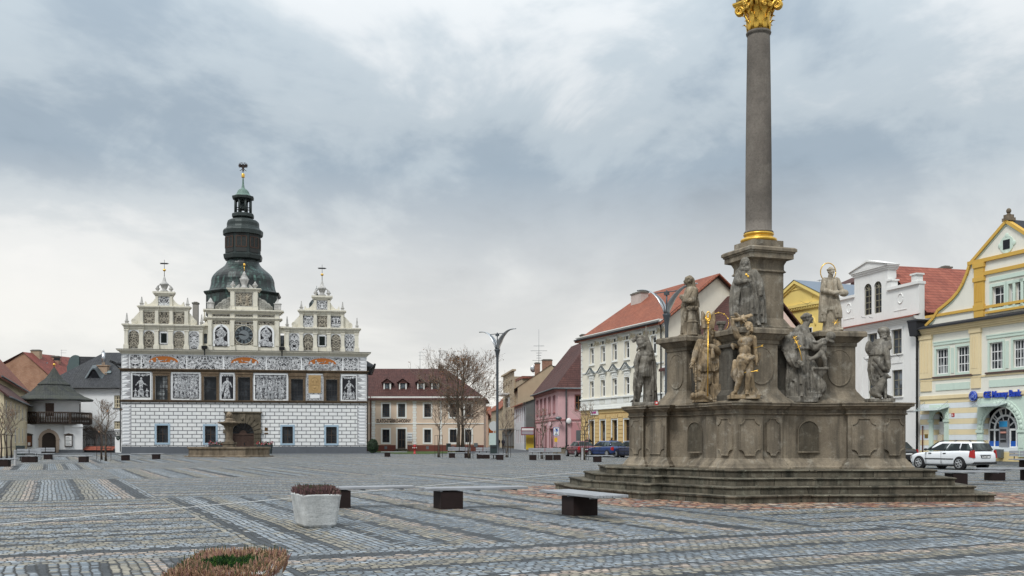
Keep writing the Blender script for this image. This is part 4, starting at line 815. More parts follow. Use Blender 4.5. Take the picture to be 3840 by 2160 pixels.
def chimney(par,x,y,z0,z1,sx=.6,sy=.6,m=None):
    b=MB(); b.box(x-sx/2,x+sx/2,y-sy/2,y+sy/2,z0,z1); b.box(x-sx/2-.08,x+sx/2+.08,y-sy/2-.08,y+sy/2+.08,z1,z1+.14,1); b.box(x-sx/2+.1,x+sx/2-.1,y-sy/2+.1,y+sy/2-.1,z1+.14,z1+.24,1)
    return b.build('chimney',[m or MT['brick'],MT['concd']],par)
def pipe(par,x,z0,z1,m=None,y=-.1,r=.06):
    b=MB(); b.path([(x,-.25,z1),(x,-.25,z1-.15),(x,y,z1-.5),(x,y,z0)],r,8); 
    for k in range(3): z=lerp(z0,z1-.6,(k+.5)/3); b.tube((x,y,z),(x,y,z+.06),r*1.3,r*1.3)
    return b.build('drainpipe',m or MT['zinc'],par)
def text(s,size,m,par,loc,rot=(PI/2,0,0),ext=.01,name='lettering',align='LEFT',bold=.0,sx=1.0,shear=0):
    cu=bpy.data.curves.new(name,'FONT'); cu.body=s; cu.size=size; cu.extrude=ext; cu.align_x=align; cu.offset=bold; cu.shear=shear; cu.resolution_u=3
    o=bpy.data.objects.new(name,cu); COL.objects.link(o); dg=bpy.context.evaluated_depsgraph_get(); me=bpy.data.meshes.new_from_object(o.evaluated_get(dg)); bpy.data.objects.remove(o)
    me.materials.clear(); me.materials.append(m); o=bpy.data.objects.new(name,me); COL.objects.link(o); o.location=loc; o.rotation_euler=rot; o.scale=(sx,1,1); o.parent=par; return o
def brickmat(name,c,c2,mo=(.3,.27,.23)):
    t=NT(name); v=t.tc('UV'); k=t.brick(v,.28,.085,.012); a=t.noise(t.tc(),.6,5,.65); x=t.mix(k.outputs['Color'],c,c2); x=t.mix(k.outputs['Fac'],x,mo); x=t.mix(t.ramp(a,[(.45,0),(.7,.5)]),x,mul(c,.45)); return t.out(x,.9)
MT['brick']=brickmat('red_brick',(.30,.12,.07),(.38,.19,.12)); MT['concd']=plaster('dark_concrete',(.16,.15,.13),.2)
def antenna(par,x,y,z,h,kind=0):
    b=MB(); b.tube((x,y,z),(x,y,z+h),.025,.02,6)
    for k in range(2+kind): 
        zz=z+h*(.95-.2*k); b.tube((x-.2,y,zz),(x+1.0-.25*k,y,zz),.015,.015,5)
        for q in range(5): b.tube((x-.1+q*.22,y-.25,zz),(x-.1+q*.22,y+.25,zz),.01,.01,4)
    return b.build('aerial',MT['zinc'],par)

# ================================================================ TOWN HALL
def c1(cx,cy): return 420+cx/1.958,1000+cy/1.958
TH=Fac((-43.15,110.0),(-16.7,114.4),'town_hall','white town hall with sgraffito panels, three stepped gables and a dark domed tower','town hall')
th=TH.t; THL=TH.L
def T(cx,cy=0): return TH.loc(*c1(cx,cy))
def TX(cx): return T(cx)[0]
ZP,Z1_,Z2_,ZC0,ZC=.76,5.84,9.30,11.05,11.55
wl=[(318+1,410,803,969),(675,768,809,972),(925,1015,813,977),(1315,1403,826,984),(1572,1655,830,990)]
wlo=[(328,412,1166,1292),(682,762,1170,1294),(1250,1328,1174,1297),(1572,1650,1176,1298)]
H1=[]
for a,b_,c,d_ in wl: H1.append((TX(a),TX(b_),Z1_+.10,T((a+b_)/2,c)[1]))
H0=[]
for a,b_,c,d_ in wlo: H0.append((TX(a),TX(b_),T((a+b_)/2,d_)[1],T((a+b_)/2,c)[1]))
dx0,dx1=TX(878),TX(1043); dzs=T(960,1222)[1]-.1; dr=(dx1-dx0)/2; DD=14.0
b=MB(); b.wall(0,THL,ZP,Z1_,H0+[(dx0,dx1,ZP,dzs+dr)],0,.3); b.arcwall((dx0+dx1)/2,dzs,dr,dx0,dx1,dzs+dr,0.0); b.build('ground_floor_wall',MT['ashlar'],th)
b=MB(); b.wall(0,THL,Z1_,ZC0,H1,0,.28); shell(b,THL,DD,ZC0,0,0); b.build('upper_wall',MT['white'],th)
b=MB(); b.box(0,dx0-.62,-.05,.3,0,ZP); b.box(dx1+.62,THL,-.05,.3,0,ZP); b.build('plinth',MT['grey_plinth'],th)
def moulding(name,z0,steps,x0,x1,m,par=th,y=0):
    b=MB(); z=z0
    for h,o in steps: b.box(x0-o,x1+o,y-o,y+.1,z,z+h); z+=h
    return b.build(name,m,par)
moulding('lower_string_course',Z1_-.13,[(.07,.06),(.12,.16),(.06,.22)],0,THL,MT['thstone'])
moulding('upper_string_course',Z2_-.22,[(.08,.05),(.16,.12),(.10,.26)],0,THL,MT['thstone'])
moulding('cornice',ZC0,[(.10,.08),(.08,.16),(.10,.24),(.08,.38),(.09,.46)],0,THL,MT['cream'])
moulding('cornice_ledge',ZC0+.455,[(.06,.50)],0,THL,MT['concd'])
b=MB(); b.box(.02,THL-.02,-.012,.02,Z1_-.30,Z1_-.26); b.box(.02,THL-.02,-.012,.02,Z1_-.42,Z1_-.40); b.box(.02,dx0-.6,-.012,.02,ZP+.10,ZP+.13); b.box(dx1+.6,THL-.02,-.012,.02,ZP+.10,ZP+.13); b.build('scratched_band',MT['sgbg'],th)
# quoins: painted faceted blocks
qm=[MT['white'],plaster('grey_painted_facet',(.58,.59,.61),.1),plaster('dark_painted_facet',(.34,.34,.35),.1),plaster('light_painted_facet',(.62,.63,.64),.1)]
def quoin(name,x0,x1,z0,z1,n,flip,jog=0):
    b=MB(); h=(z1-z0)/n
    b.box(x0,x1,-.012,.0,z0,z1,2)
    for k in range(n):
        a,c=x0,x1; z=z0+k*h
        if jog and k%2: 
            if flip: a+=jog
            else: c-=jog
        e=.025; p=[(a+e,z+e),(c-e,z+e),(c-e,z+h-e),(a+e,z+h-e)]; hh=h*.5-e; L=(a+e+hh*1.6,z+h/2); Rr=(c-e-hh*1.6,z+h/2); y0,y1=-.016,-.028
        V=[(q[0],y0,q[1]) for q in p]+[(L[0],y1,L[1]),(Rr[0],y1,Rr[1])]
        b.add(V,[[0,1,5,4]],1); b.add(V,[[2,3,4,5]],0); b.add(V,[[3,0,4]],0 if flip==0 else 2); b.add(V,[[1,2,5]],2 if flip==0 else 3)
    b.build(name,qm,th)
quoin('quoin',.06,TX(142),ZP+.2,Z1_-.45,12,0); quoin('quoin',TX(1800),THL-.06,ZP+.2,Z1_-.45,12,1)
quoin('quoin',.06,TX(142),Z1_+.12,Z2_-.24,7,0,.35); quoin('quoin',TX(1797),THL-.06,Z1_+.12,Z2_-.24,7,1,.35)
quoin('quoin',.06,TX(124),Z2_+.06,ZC0-.06,4,0); quoin('quoin',TX(1810),THL-.06,Z2_+.06,ZC0-.06,4,1)
# windows
for k,(a,c,d_,e) in enumerate(H1):
    s=MB(); w_=.27
    s.box(a-w_,a,-.10,.05,Z1_+.05,e+.02); s.box(c,c+w_,-.10,.05,Z1_+.05,e+.02); s.box(a-w_-.02,c+w_+.02,-.11,.05,e+.02,e+.34); s.box(a-w_-.06,c+w_+.06,-.16,.05,e+.34,Z2_-.20); s.box(a-.1,a-.01,-.13,-.10,Z1_+.1,e+.1); s.box(c+.01,c+.1,-.13,-.10,Z1_+.1,e+.1); s.box(a-.1,c+.1,-.13,-.11,e+.03,e+.12)
    o=window(th,a,c,d_,e,.2,2 if k!=1 else 1,2,MT['black'],MT['glassl'] if k==0 else MT['glass'],.07,.09,split=(.5,) ); 
    if k!=1:
        g=MB()
        for q in (.25,.75): x=lerp(a,c,q); g.box(x-.02,x+.02,.205,.24,d_,e)
        for q in (.17,.33,.67,.83): z=lerp(d_,e,q); g.box(a,c,.207,.24,z-.018,z+.018)
        g.build('glazing_bars',MT['black'],o)
    s.build('surround',MT['thstone'],o)
for a,c,d_,e in H0:
    o=window(th,a,c,d_,e,.2,2,2,MT['darkwood'],MT['glass'],.07,.08,split=(.5,),sur=MT['blueframe'],sw=.21)
    g=MB()
    for q in (.25,.75): x=lerp(a,c,q); g.box(x-.02,x+.02,.207,.24,d_,e)
    for q in (.17,.34,.67,.84): z=lerp(d_,e,q); g.box(a,c,.207,.24,z-.018,z+.018)
    g.build('glazing_bars',MT['black'],o)
    s=MB(); s.prism([(a-.1,d_-.26),(c+.1,d_-.26),(c-.1,d_-.52),(a+.1,d_-.52)],-.03,.0); s.build('scroll_apron',MT['sgw'],o)
# portal
b=MB(); px0,px1,pzt=TX(832),TX(1093),T(960,1075)[1]; cx=(dx0+dx1)/2
b.wall(px0,px1,0,pzt,[(dx0,dx1,-.01,dzs+dr)],-.22,.3); b.arcwall(cx,dzs,dr,dx0,dx1,dzs+dr,-.22); b.quad((px0,0,0),(px0,0,pzt),(px0,-.22,pzt),(px0,-.22,0)); b.quad((px1,0,0),(px1,-.22,0),(px1,-.22,pzt),(px1,0,pzt)); b.box(px0-.12,px1+.12,-.34,0,pzt,pzt+.16)
for k in range(11):
    a0,a1=PI*k/11+.03,PI*(k+1)/11-.03; r1,r2=dr+.04,dr+.92
    P=[(cx+r1*math.cos(a0),dzs+r1*math.sin(a0)),(cx+r2*math.cos(a0),min(dzs+r2*math.sin(a0),pzt-.1)),(cx+r2*math.cos(a1),min(dzs+r2*math.sin(a1),pzt-.1)),(cx+r1*math.cos(a1),dzs+r1*math.sin(a1))]
    b.prism(P,-.30,-.21)
for k in range(5):
    z=.05+k*(dzs-.1)/5; h=(dzs-.1)/5-.06
    b.box(px0+.04,dx0-.04,-.29,-.21,z,z+h); b.box(dx1+.04,px1-.04,-.29,-.21,z,z+h)
b.prism([(cx-.25,dzs+dr-.02),(cx+.25,dzs+dr-.02),(cx+.34,pzt-.12),(cx-.34,pzt-.12)],-.38,-.3); b.ell((cx,-.38,dzs+dr+.45),(.17,.12,.22)); 
pt=b.build('portal',MT['portal'],th)
b=MB(); yy=.35
b.box(dx0,dx1,yy,yy+.1,0,dzs); P=[(dx0,dzs)]+[(cx-dr*math.cos(PI*k/16),dzs+dr*math.sin(PI*k/16)) for k in range(1,16)]+[(dx1,dzs)]
b.poly([(x,yy+.06,z) for x,z in P],1); b.box(cx-.06,cx+.06,yy-.05,yy,0,dzs); b.box(dx0,dx1,yy-.08,yy,dzs-.12,dzs+.06)
for k in range(10):
    for sg in (-1,1):
        x0=cx+sg*.15; x1=cx+sg*(dr-.15); z=.2+k*(dzs-.6)/10; b.prism([(x0,z+.28),(x1,z),(x1,z+.05),(x0,z+.33)],yy-.03,yy)
for k in range(1,8): a=PI*k/8; b.path([(cx+.35*math.cos(a),yy,dzs+.05+.35*math.sin(a)),(cx+dr*.96*math.cos(a),yy,dzs+dr*.96*math.sin(a))],.025,5)
b.prism([(cx+.4*math.cos(PI*k/10),dzs+.05+.4*math.sin(PI*k/10)) for k in range(11)],yy-.05,yy)
do=b.build('door',[MT['doorwood'],MT['glass']],th); g=MB(); g.ell((cx+.14,yy-.1,1.05),(.04,.05,.04)); g.box(cx+.1,cx+.18,yy-.07,yy-.05,.9,1.2); g.build('handle',MT['black'],do)
# sgraffito pictures
def figure(b,x,z,h,rng,y=-.035,m=1,lying=False,wing=False):
    """one pale figure in low relief: head, body, draped legs, arms"""
    f=rng.choice((-1,1))
    def E(dx,dz,rx,rz,a=0):
        if lying: dx,dz,rx,rz,a=dz*1.0-h*.5,-dx*.9+h*.12,rx,rz,a+90
        Mx=Matrix.Rotation(R(a),3,'Y'); b.ell((x+dx*f if not lying else x+dx*f,y,z+dz),(rx,.035,rz),10,Mx,m,6)
    E(0,h*.92,h*.055,h*.07); E(0,h*.70,h*.11,h*.17); E(.01*h,h*.50,h*.10,h*.13); E(-.04*h,h*.27,h*.085,h*.26,8*f); E(.07*h,h*.25,h*.08,h*.25,-9*f)
    E(.17*h,h*.70,h*.035,h*.16,rng.uniform(-60,-20)*f); E(-.16*h,h*.66,h*.035,h*.16,rng.uniform(15,70)*f); E(.12*h,h*.04,h*.09,h*.035); E(-.08*h,h*.05,h*.08,h*.035)
    if wing: E(.2*h,.45*h,.06*h,.3*h,-15*f)
t=NT('dense_engraved_ground'); v=t.tc(); a=t.noise(v,6,5,.75,.6); MT['crowd']=t.out(t.mix(t.ramp(a,[(.47,0),(.60,1)]),(.025,.025,.03),(.40,.41,.42)),.85)
def pic(name,cx0,cx1,z0,z1,kind,seed):
    x0,x1=TX(cx0),TX(cx1); rng=random.Random(seed); mx=(x0+x1)/2; W=x1-x0; Hh=z1-z0; b=MB(); e=.06
    o_=Vector((mx,0,(z0+z1)/2)); b.box(x0,x1,-.014,.0,z0,z1,0); b.box(x0+e,x1-e,-.022,-.0,z0+e,z1-e,2)
    if kind=='single':
        figure(b,mx,z0+e,Hh*.80,rng); figure(b,mx-W*.30,z0+e,Hh*.36,rng); figure(b,mx+W*.30,z0+e,Hh*.36,rng)
        for k in range(9): b.ell((lerp(x0+.2,x1-.2,k/8),-.025,z1-e-.16-.10*math.sin(k/8*PI)),(.13,.03,.10+.06*(k%2)),8,None,1,5)
    elif kind=='one':
        figure(b,mx,z0+e,Hh*.84,rng,wing=True)
        for k in range(5): b.ell((lerp(x0+.2,x1-.2,k/4),-.025,z1-e-.14),(.12,.03,.09),8,None,1,5)
    elif kind=='crowd':
        for rw,(n,zz,hh) in enumerate(((9,z0+Hh*.46,Hh*.40),(8,z0+Hh*.24,Hh*.48),(8,z0+e,Hh*.44))):
            for k in range(n): figure(b,x0+e+W*.05+(W*.9-2*e)*(k+.5)/n+rng.uniform(-.1,.1),zz+rng.uniform(-.1,.15),hh*rng.uniform(.85,1.05),rng,-.03-.014*rw,rng.choice((1,1,3)))
        for k in range(7): b.ell((lerp(x0+.3,x1-.3,k/6),-.028,z1-.34+rng.uniform(-.1,.1)),(.22,.02,.12),8,None,3,5)
    elif kind=='frieze': pass
    o=b.build(name,[MT['white'],MT['sgfig'],MT['sgbg'] if kind!='crowd' else MT['crowd'],plaster('grey_figure',(.34,.35,.36),.3)] if kind!='frieze' else [MT['white'],MT['sgfig'],MT['sg']],th)
    return o
zl,zh=Z1_+.22,Z2_-.42
pic('sgraffito_panel',146,284,zl+.1,zh+.1,'single',1); pic('sgraffito_panel',441,645,zl,zh+.1,'crowd',2); pic('sgraffito_panel',800,895,zl,zh+.05,'one',3); pic('sgraffito_panel',1046,1285,zl,zh+.05,'crowd',5); pic('sgraffito_panel',1687,1795,zl,zh,'single',9)
lt=paint('dark_inscription',(.06,.06,.06),.8)
b=MB(); b.box(TX(1432),TX(1545),-.03,0,Z1_+.15,Z2_-.40,1); b.box(TX(1443),TX(1533),-.06,0,T(1490,928)[1],T(1490,797)[1],0)
mx=(TX(1443)+TX(1533))/2; zc=T(1490,862)[1]
b.path([(mx+.48*math.cos(2*PI*k/28),-.065,zc+.78*math.sin(2*PI*k/28)) for k in range(29)],.025,5,0); b.box(mx-.45,mx+.45,-.085,-.05,zc-.12,zc-.07); 
for k in (-1,1): b.ell((mx+k*.22,-.06,zc+.35),(.1,.05,.18)); b.cbox((mx+k*.18,-.075,zc+.05),.12,.04,.2)
b.ell((mx,-.06,zc-.42),(.15,.05,.16)); b.box(TX(1455),TX(1525),-.045,0,T(1490,965)[1],T(1490,940)[1],2)
b.build('coat_of_arms_tablet',[plaster('ochre_tablet',(.42,.28,.13),.15),MT['sgw'],MT['white']],th)
MT['lgrey']=plaster('pale_grey_painted_stucco',(.47,.48,.49),.3,sc=5)
for (a,c) in ((287,297),(423,436),(648,658),(785,797),(898,909),(1028,1040),(1290,1300),(1420,1430),(1546,1557),(1672,1682)):
    b=MB(); b.box(TX(a),TX(c),-.012,0,Z1_+.15,Z2_-.3); b.build('painted_pilaster',MT['lgrey'],th)
# frieze between the string course and the cornice
fz0,fz1=Z2_+.10,ZC0-.10
def fr_panel(a,c,oval=None,fig=0):
    x0,x1=TX(a),TX(c); mx=(x0+x1)/2; z=(fz0+fz1)/2; b=MB(); h=fz1-fz0
    def rr(x0,x1,z0,z1,k=.14): return [(x0+k,z0),(x1-k,z0),(x1,z0+k),(x1,z1-k),(x1-k,z1),(x0+k,z1),(x0,z1-k),(x0,z0+k)]
    L=lambda P,o: [(p[0]-mx,p[1]-z) for p in P]
    b.prism(L(rr(x0,x1,fz0+.03,fz1-.03),0),-.022,0,0)
    o=b.build('frieze_panel',MT['sg'],th,(mx,0,z))
    if oval is not None:
        e=MB(); ox=TX(oval[0])-mx; rx=(TX(oval[0]+oval[1])-TX(oval[0])); rz=h*.5
        e.prism([(ox+rx*math.cos(2*PI*k/32),rz*math.sin(2*PI*k/32)) for k in range(32)],-.045,-.0,0)
        e.prism([(ox+rx*.90*math.cos(2*PI*k/32),rz*.84*math.sin(2*PI*k/32)) for k in range(32)],-.055,-.0,1)
        rng=random.Random(fig); f0=(-1,1)[fig%2]
        def E(dx,dz,ax,az,a=0): e.ell((ox+dx*rx*f0,-.06,dz*rz),(ax*rx,.03,az*rz),10,Matrix.Rotation(R(a*f0),3,'Y'),0,6)
        E(-.42,.42,.06,.17); E(-.36,.05,.12,.30,-20); E(-.15,-.22,.20,.17,15); E(.16,-.20,.22,.12,-18 if fig!=12 else 14); E(.42,-.40,.20,.10,12); E(-.12,.18,.18,.07,-12); E(.16,.30,.10,.06,-50)
        E(-.56,-.30,.12,.22,30); E(.0,-.62,.62,.14); E(.62,-.2,.10,.45,20); E(-.72,-.1,.10,.40,-15); E(.5,.1,.12,.2,30)
        e.prism([(ox+rx*.88*math.cos(PI+PI*k/16),rz*.80*math.sin(PI+PI*k/16)-.02) for k in range(17)],-.058,-.0,2); e.build('medallion',[MT['sgfig'],MT['orange'],MT['sgw']],o)
fr_panel(131,211); fr_panel(219,545,(380,118),11); fr_panel(553,812); fr_panel(822,1130,(975,112),12); fr_panel(1137,1386); fr_panel(1396,1690,(1545,112),13); fr_panel(1700,1804)
MT['greyst']=stone('pale_weathered_urn_stone',(.47,.46,.44),(.2,.19,.17),(.6,.6,.58),2.0,.5,.3); MT['scroll']=stone('lichened_scrolls',(.40,.39,.35),(.07,.07,.065),(.58,.58,.54),2.5,.6)
# ---- gables
GY0,GY1=-.05,.55
def gpx(cx,cy): 
    t,z=T(cx,cy); return t,z
def obelisk(b,cx,zb,h,y=.2):
    b.box(cx-.20,cx+.20,y-.20,y+.20,zb,zb+.12); b.box(cx-.15,cx+.15,y-.15,y+.15,zb+.12,zb+.30); b.box(cx-.21,cx+.21,y-.21,y+.21,zb+.30,zb+.36); b.frust(cx-.13,cx+.13,y-.13,y+.13,zb+.36,zb+h-.06,.085); b.ell((cx,y,zb+h-.04),(.055,.055,.06),8)
def urn(b,cx,zb,s,y=.2): b.lathe([(.5*s,0),(.5*s,.1*s),(.25*s,.2*s),(.25*s,.35*s),(.6*s,.8*s),(.62*s,.95*s),(.35*s,1.05*s),(.4*s,1.15*s),(.12*s,1.6*s),(.02*s,1.75*s)],10,(cx,y,zb))
def volute(b,xa,za,xb,zb_,y0,y1,flip):
    # concave scroll from (xb,zb) high on the wall down to (xa,za) outside, with a curl
    pts=[]
    for k in range(9):
        f=k/8; pts.append((lerp(xb,xa,1-math.cos(f*PI/2)) if False else lerp(xb,xa,math.sin(f*PI/2)**.9),lerp(zb_,za+.45,1-math.cos(f*PI/2)) if False else za+.42+(zb_-za-.42)*(1-math.sin(f*PI/2))))
    pts+=[(xa,za),(xb,za)]; b.prism(pts,y0,y1)
    sg=1 if xa>xb else -1; c=(xa-sg*.28,za+.34); b.prism([(c[0]+.33*math.cos(2*PI*k/18),c[1]+.33*math.sin(2*PI*k/18)) for k in range(18)],y0-.05,y1+.02)
    sp=[(c[0]+sg*(.28-.011*k)*math.cos(k*.55),y0-.06,c[1]+(.28-.011*k)*math.sin(k*.55)) for k in range(24)]; b.path(sp,.022,5)
def sgp(par,x0,x1,z0,z1,m='sgb',y=-.07,arch=False):
    mx,mz=(x0+x1)/2,(z0+z1)/2; b=MB(); w=(x1-x0)/2; h=(z1-z0)/2
    b.box(-w,w,-.02,0,-h,h,1); e=.03
    if arch: 
        r=w-e; P=[(-r,-h+e)]+[( -r*math.cos(PI*k/10),h-e-r+r*math.sin(PI*k/10)) for k in range(11)]+[(r,-h+e)]; b.prism(P,-.03,0,0)
    else: b.box(-w+e,w-e,-.03,0,-h+e,h-e,0)
    return b.build('sgraffito_panel',[MT[m],MT['white']],par,(mx,y,mz))
def side_gable(xs1,xs2,xs3,zt1,zt2,zt3,wi,wx):
    """xs1/xs2/xs3: pilaster spans of the three storeys in crop px"""
    b=MB(); P=lambda c: TX(c)
    a0,a1=P(xs1[0][0]),P(xs1[-1][1]); z0=ZC
    b.box(a0+.05,a1-.05,GY0,GY1,z0,zt1-.3)
    for p,q in xs1:
        b.box(P(p)+.03,P(q)-.03,GY0-.27,GY0,z0+.55,zt1-.62); b.box(P(p)-.06,P(q)+.06,GY0-.36,GY0,z0,z0+.45); b.box(P(p)-.02,P(q)+.02,GY0-.31,GY0,z0+.45,z0+.55); b.box(P(p)-.03,P(q)+.03,GY0-.31,GY0,zt1-.75,zt1-.62)
    def corn(x0,x1,z,spans):
        for h,o,zz in ((.16,.06,-.62),(.2,.14,-.46),(.13,.26,-.26),(.13,.36,-.13)):
            b.box(x0-o+.1,x1+o-.1,GY0-o,GY1,z+zz,z+zz+h)
            for p,q in spans: b.box(P(p)-.02-o*.3,P(q)+.02+o*.3,GY0-o-.1,GY1-.1,z+zz+.004,z+zz+h+.004)
    corn(a0,a1,zt1,xs1)
    c0,c1_=P(xs2[0][0]),P(xs2[-1][1]); b.box(c0+.05,c1_-.05,GY0+.02,GY1,zt1,zt2-.3)
    for p,q in xs2: b.box(P(p)+.03,P(q)-.03,GY0-.24,GY0+.02,zt1,zt2-.5); b.box(P(p)-.03,P(q)+.03,GY0-.18,GY0,zt1,zt1+.18)
    corn(c0,c1_,zt2,xs2)
    e0,e1=P(xs3[0]),P(xs3[1]); b.box(e0,e1,GY0+.02,GY1-.1,zt2,zt3); b.box(e0-.02,e0+.25,GY0-.1,GY1,zt2,zt3-.2); b.box(e1-.25,e1+.02,GY0-.1,GY1,zt2,zt3-.2)
    for k,(h,o) in enumerate(((.15,.10),(.15,.2),(.12,.3))): b.box(e0-o,e1+o,GY0-o,GY1,zt3-.4+.15*k-.05,zt3-.25+.15*k)
    # sweeping shoulders of the top storey
    for s_,xx,xo in ((-1,e0,c0),(1,e1,c1_)):
        w=abs(xo-xx)-.55; pts=[(xx,zt2),(xx,zt3-.55)]
        for k in range(10):
            f=(k+.5)/10; pts.append((xx+s_*w*f,zt2+.16+(zt3-.75-zt2)*(1-f)**2.4+(.42*max(0,f-.8)/.2 if f>.8 else 0)))
        pts+=[(xx+s_*w,zt2+.55),(xx+s_*(w+.12),zt2)]; b.prism(pts,GY0+.05,GY1-.15)
    volute(b,a0+.75,zt1,c0+.04,zt2-.55,GY0+.04,GY1-.1,0); volute(b,a1-.75,zt1,c1_-.04,zt2-.55,GY0+.04,GY1-.1,1)
    g=b.build('side_gable',MT['cream'],th)
    o=MB(); 
    for xx_,zz_,hh_ in ((a0+.2,zt1,1.25),(a1-.2,zt1,1.25),(c0+.15,zt2,1.05),(c1_-.15,zt2,1.05)): o=MB(); obelisk(o,xx_,zz_,hh_); o.build('obelisk',MT['greyst'],g)
    mx=(e0+e1)/2; zt=zt3+.05
    for xx_ in (e0+.15,e1-.15): o=MB(); urn(o,xx_,zt,.42); o.build('urn',MT['greyst'],g)
    o=MB(); o.lathe([(.42,0),(.45,.12),(.22,.3),(.30,.42),(.42,.75),(.52,.82),(.5,.9),(.30,1.1),(.22,1.18),(.14,1.5),(.05,1.75)],8,(mx,.2,zt),PI/8)
    for sg in (-1,1): o.path([(mx+sg*.3,.2,zt+.85),(mx+sg*.6,.2,zt+.75),(mx+sg*.72,.2,zt+.05)],.06,6)
    o.build('lantern_urn',MT['greyst'],g)
    v=MB(); v.tube((mx,.2,zt+1.6),(mx,.2,zt+3.6),.035,.02,6,1); v.ell((mx,.2,zt+2.45),(.17,.17,.15),10,None,0); v.prism([(mx-.5,zt+3.12),(mx-.4,zt+3.18),(mx-.5,zt+3.24),(mx-.3,zt+3.26),(mx+.3,zt+3.26),(mx+.52,zt+3.18),(mx+.3,zt+3.10),(mx-.3,zt+3.10)],.185,.215,1); v.build('weather_vane',[MT['gold'],MT['black']],g)
    gaps=[(xs1[i][1],xs1[i+1][0]) for i in range(len(xs1)-1)]
    for i,(p,q) in enumerate(gaps):
        if i==wi:
            x0,x1=P(wx[0]),P(wx[1]); zz0,zz1=z0+.75,zt1-.95
            f=MB(); f.box(x0-.22,x1+.22,GY0-.03,GY0,zz0-.2,zz1+.2,0); f.box(x0-.1,x1+.1,GY0-.05,GY0,zz0-.1,zz1+.1,1); f.box(x0,x1,GY0-.06,GY0,zz0,zz1,2)
            for k in range(9): f.cbox(((x0+x1)/2,GY0-.08,lerp(zz0,zz1,(k+.5)/9)),x1-x0,.05,.10,0,2,.5)
            f.build('louvred_window',[MT['sgw'],MT['white'],paint('dark_green_louvre',(.015,.022,.02),.5)],g)
        elif q-p>40: sgp(g,P(p)-.02,P(q)+.02,z0+.10,zt1-.66,'sg' if i in(0,4) and wi==2 and wx[0]>1000 or i==4 else 'sgb',GY0,True)
    for i in range(len(xs2)-1): sgp(g,P(xs2[i][1])-.01,P(xs2[i+1][0])+.01,zt1+.06,zt2-.58,'sgb' if wx[0]<1000 or i==1 else 'sg',GY0+.02)
    sgp(g,e0+.27,e1-.27,zt2+.08,zt3-.46,'sg',GY0+.02)
    return g
gl=side_gable([(92,122),(200,233),(312,345),(413,452),(533,565),(642,670)],[(205,232),(316,344),(423,451),(533,563)],(322,442),T(100,421)[1],T(380,292)[1],T(380,188)[1],2,(361,403))
gr_=side_gable([(1272,1301),(1376,1404),(1478,1508),(1577,1608),(1680,1708),(1781,1812)],[(1380,1404),(1479,1506),(1581,1607),(1680,1703)],(1485,1600),T(1820,463)[1]+.12,T(1540,322)[1],T(1540,218)[1],2,(1522,1563))
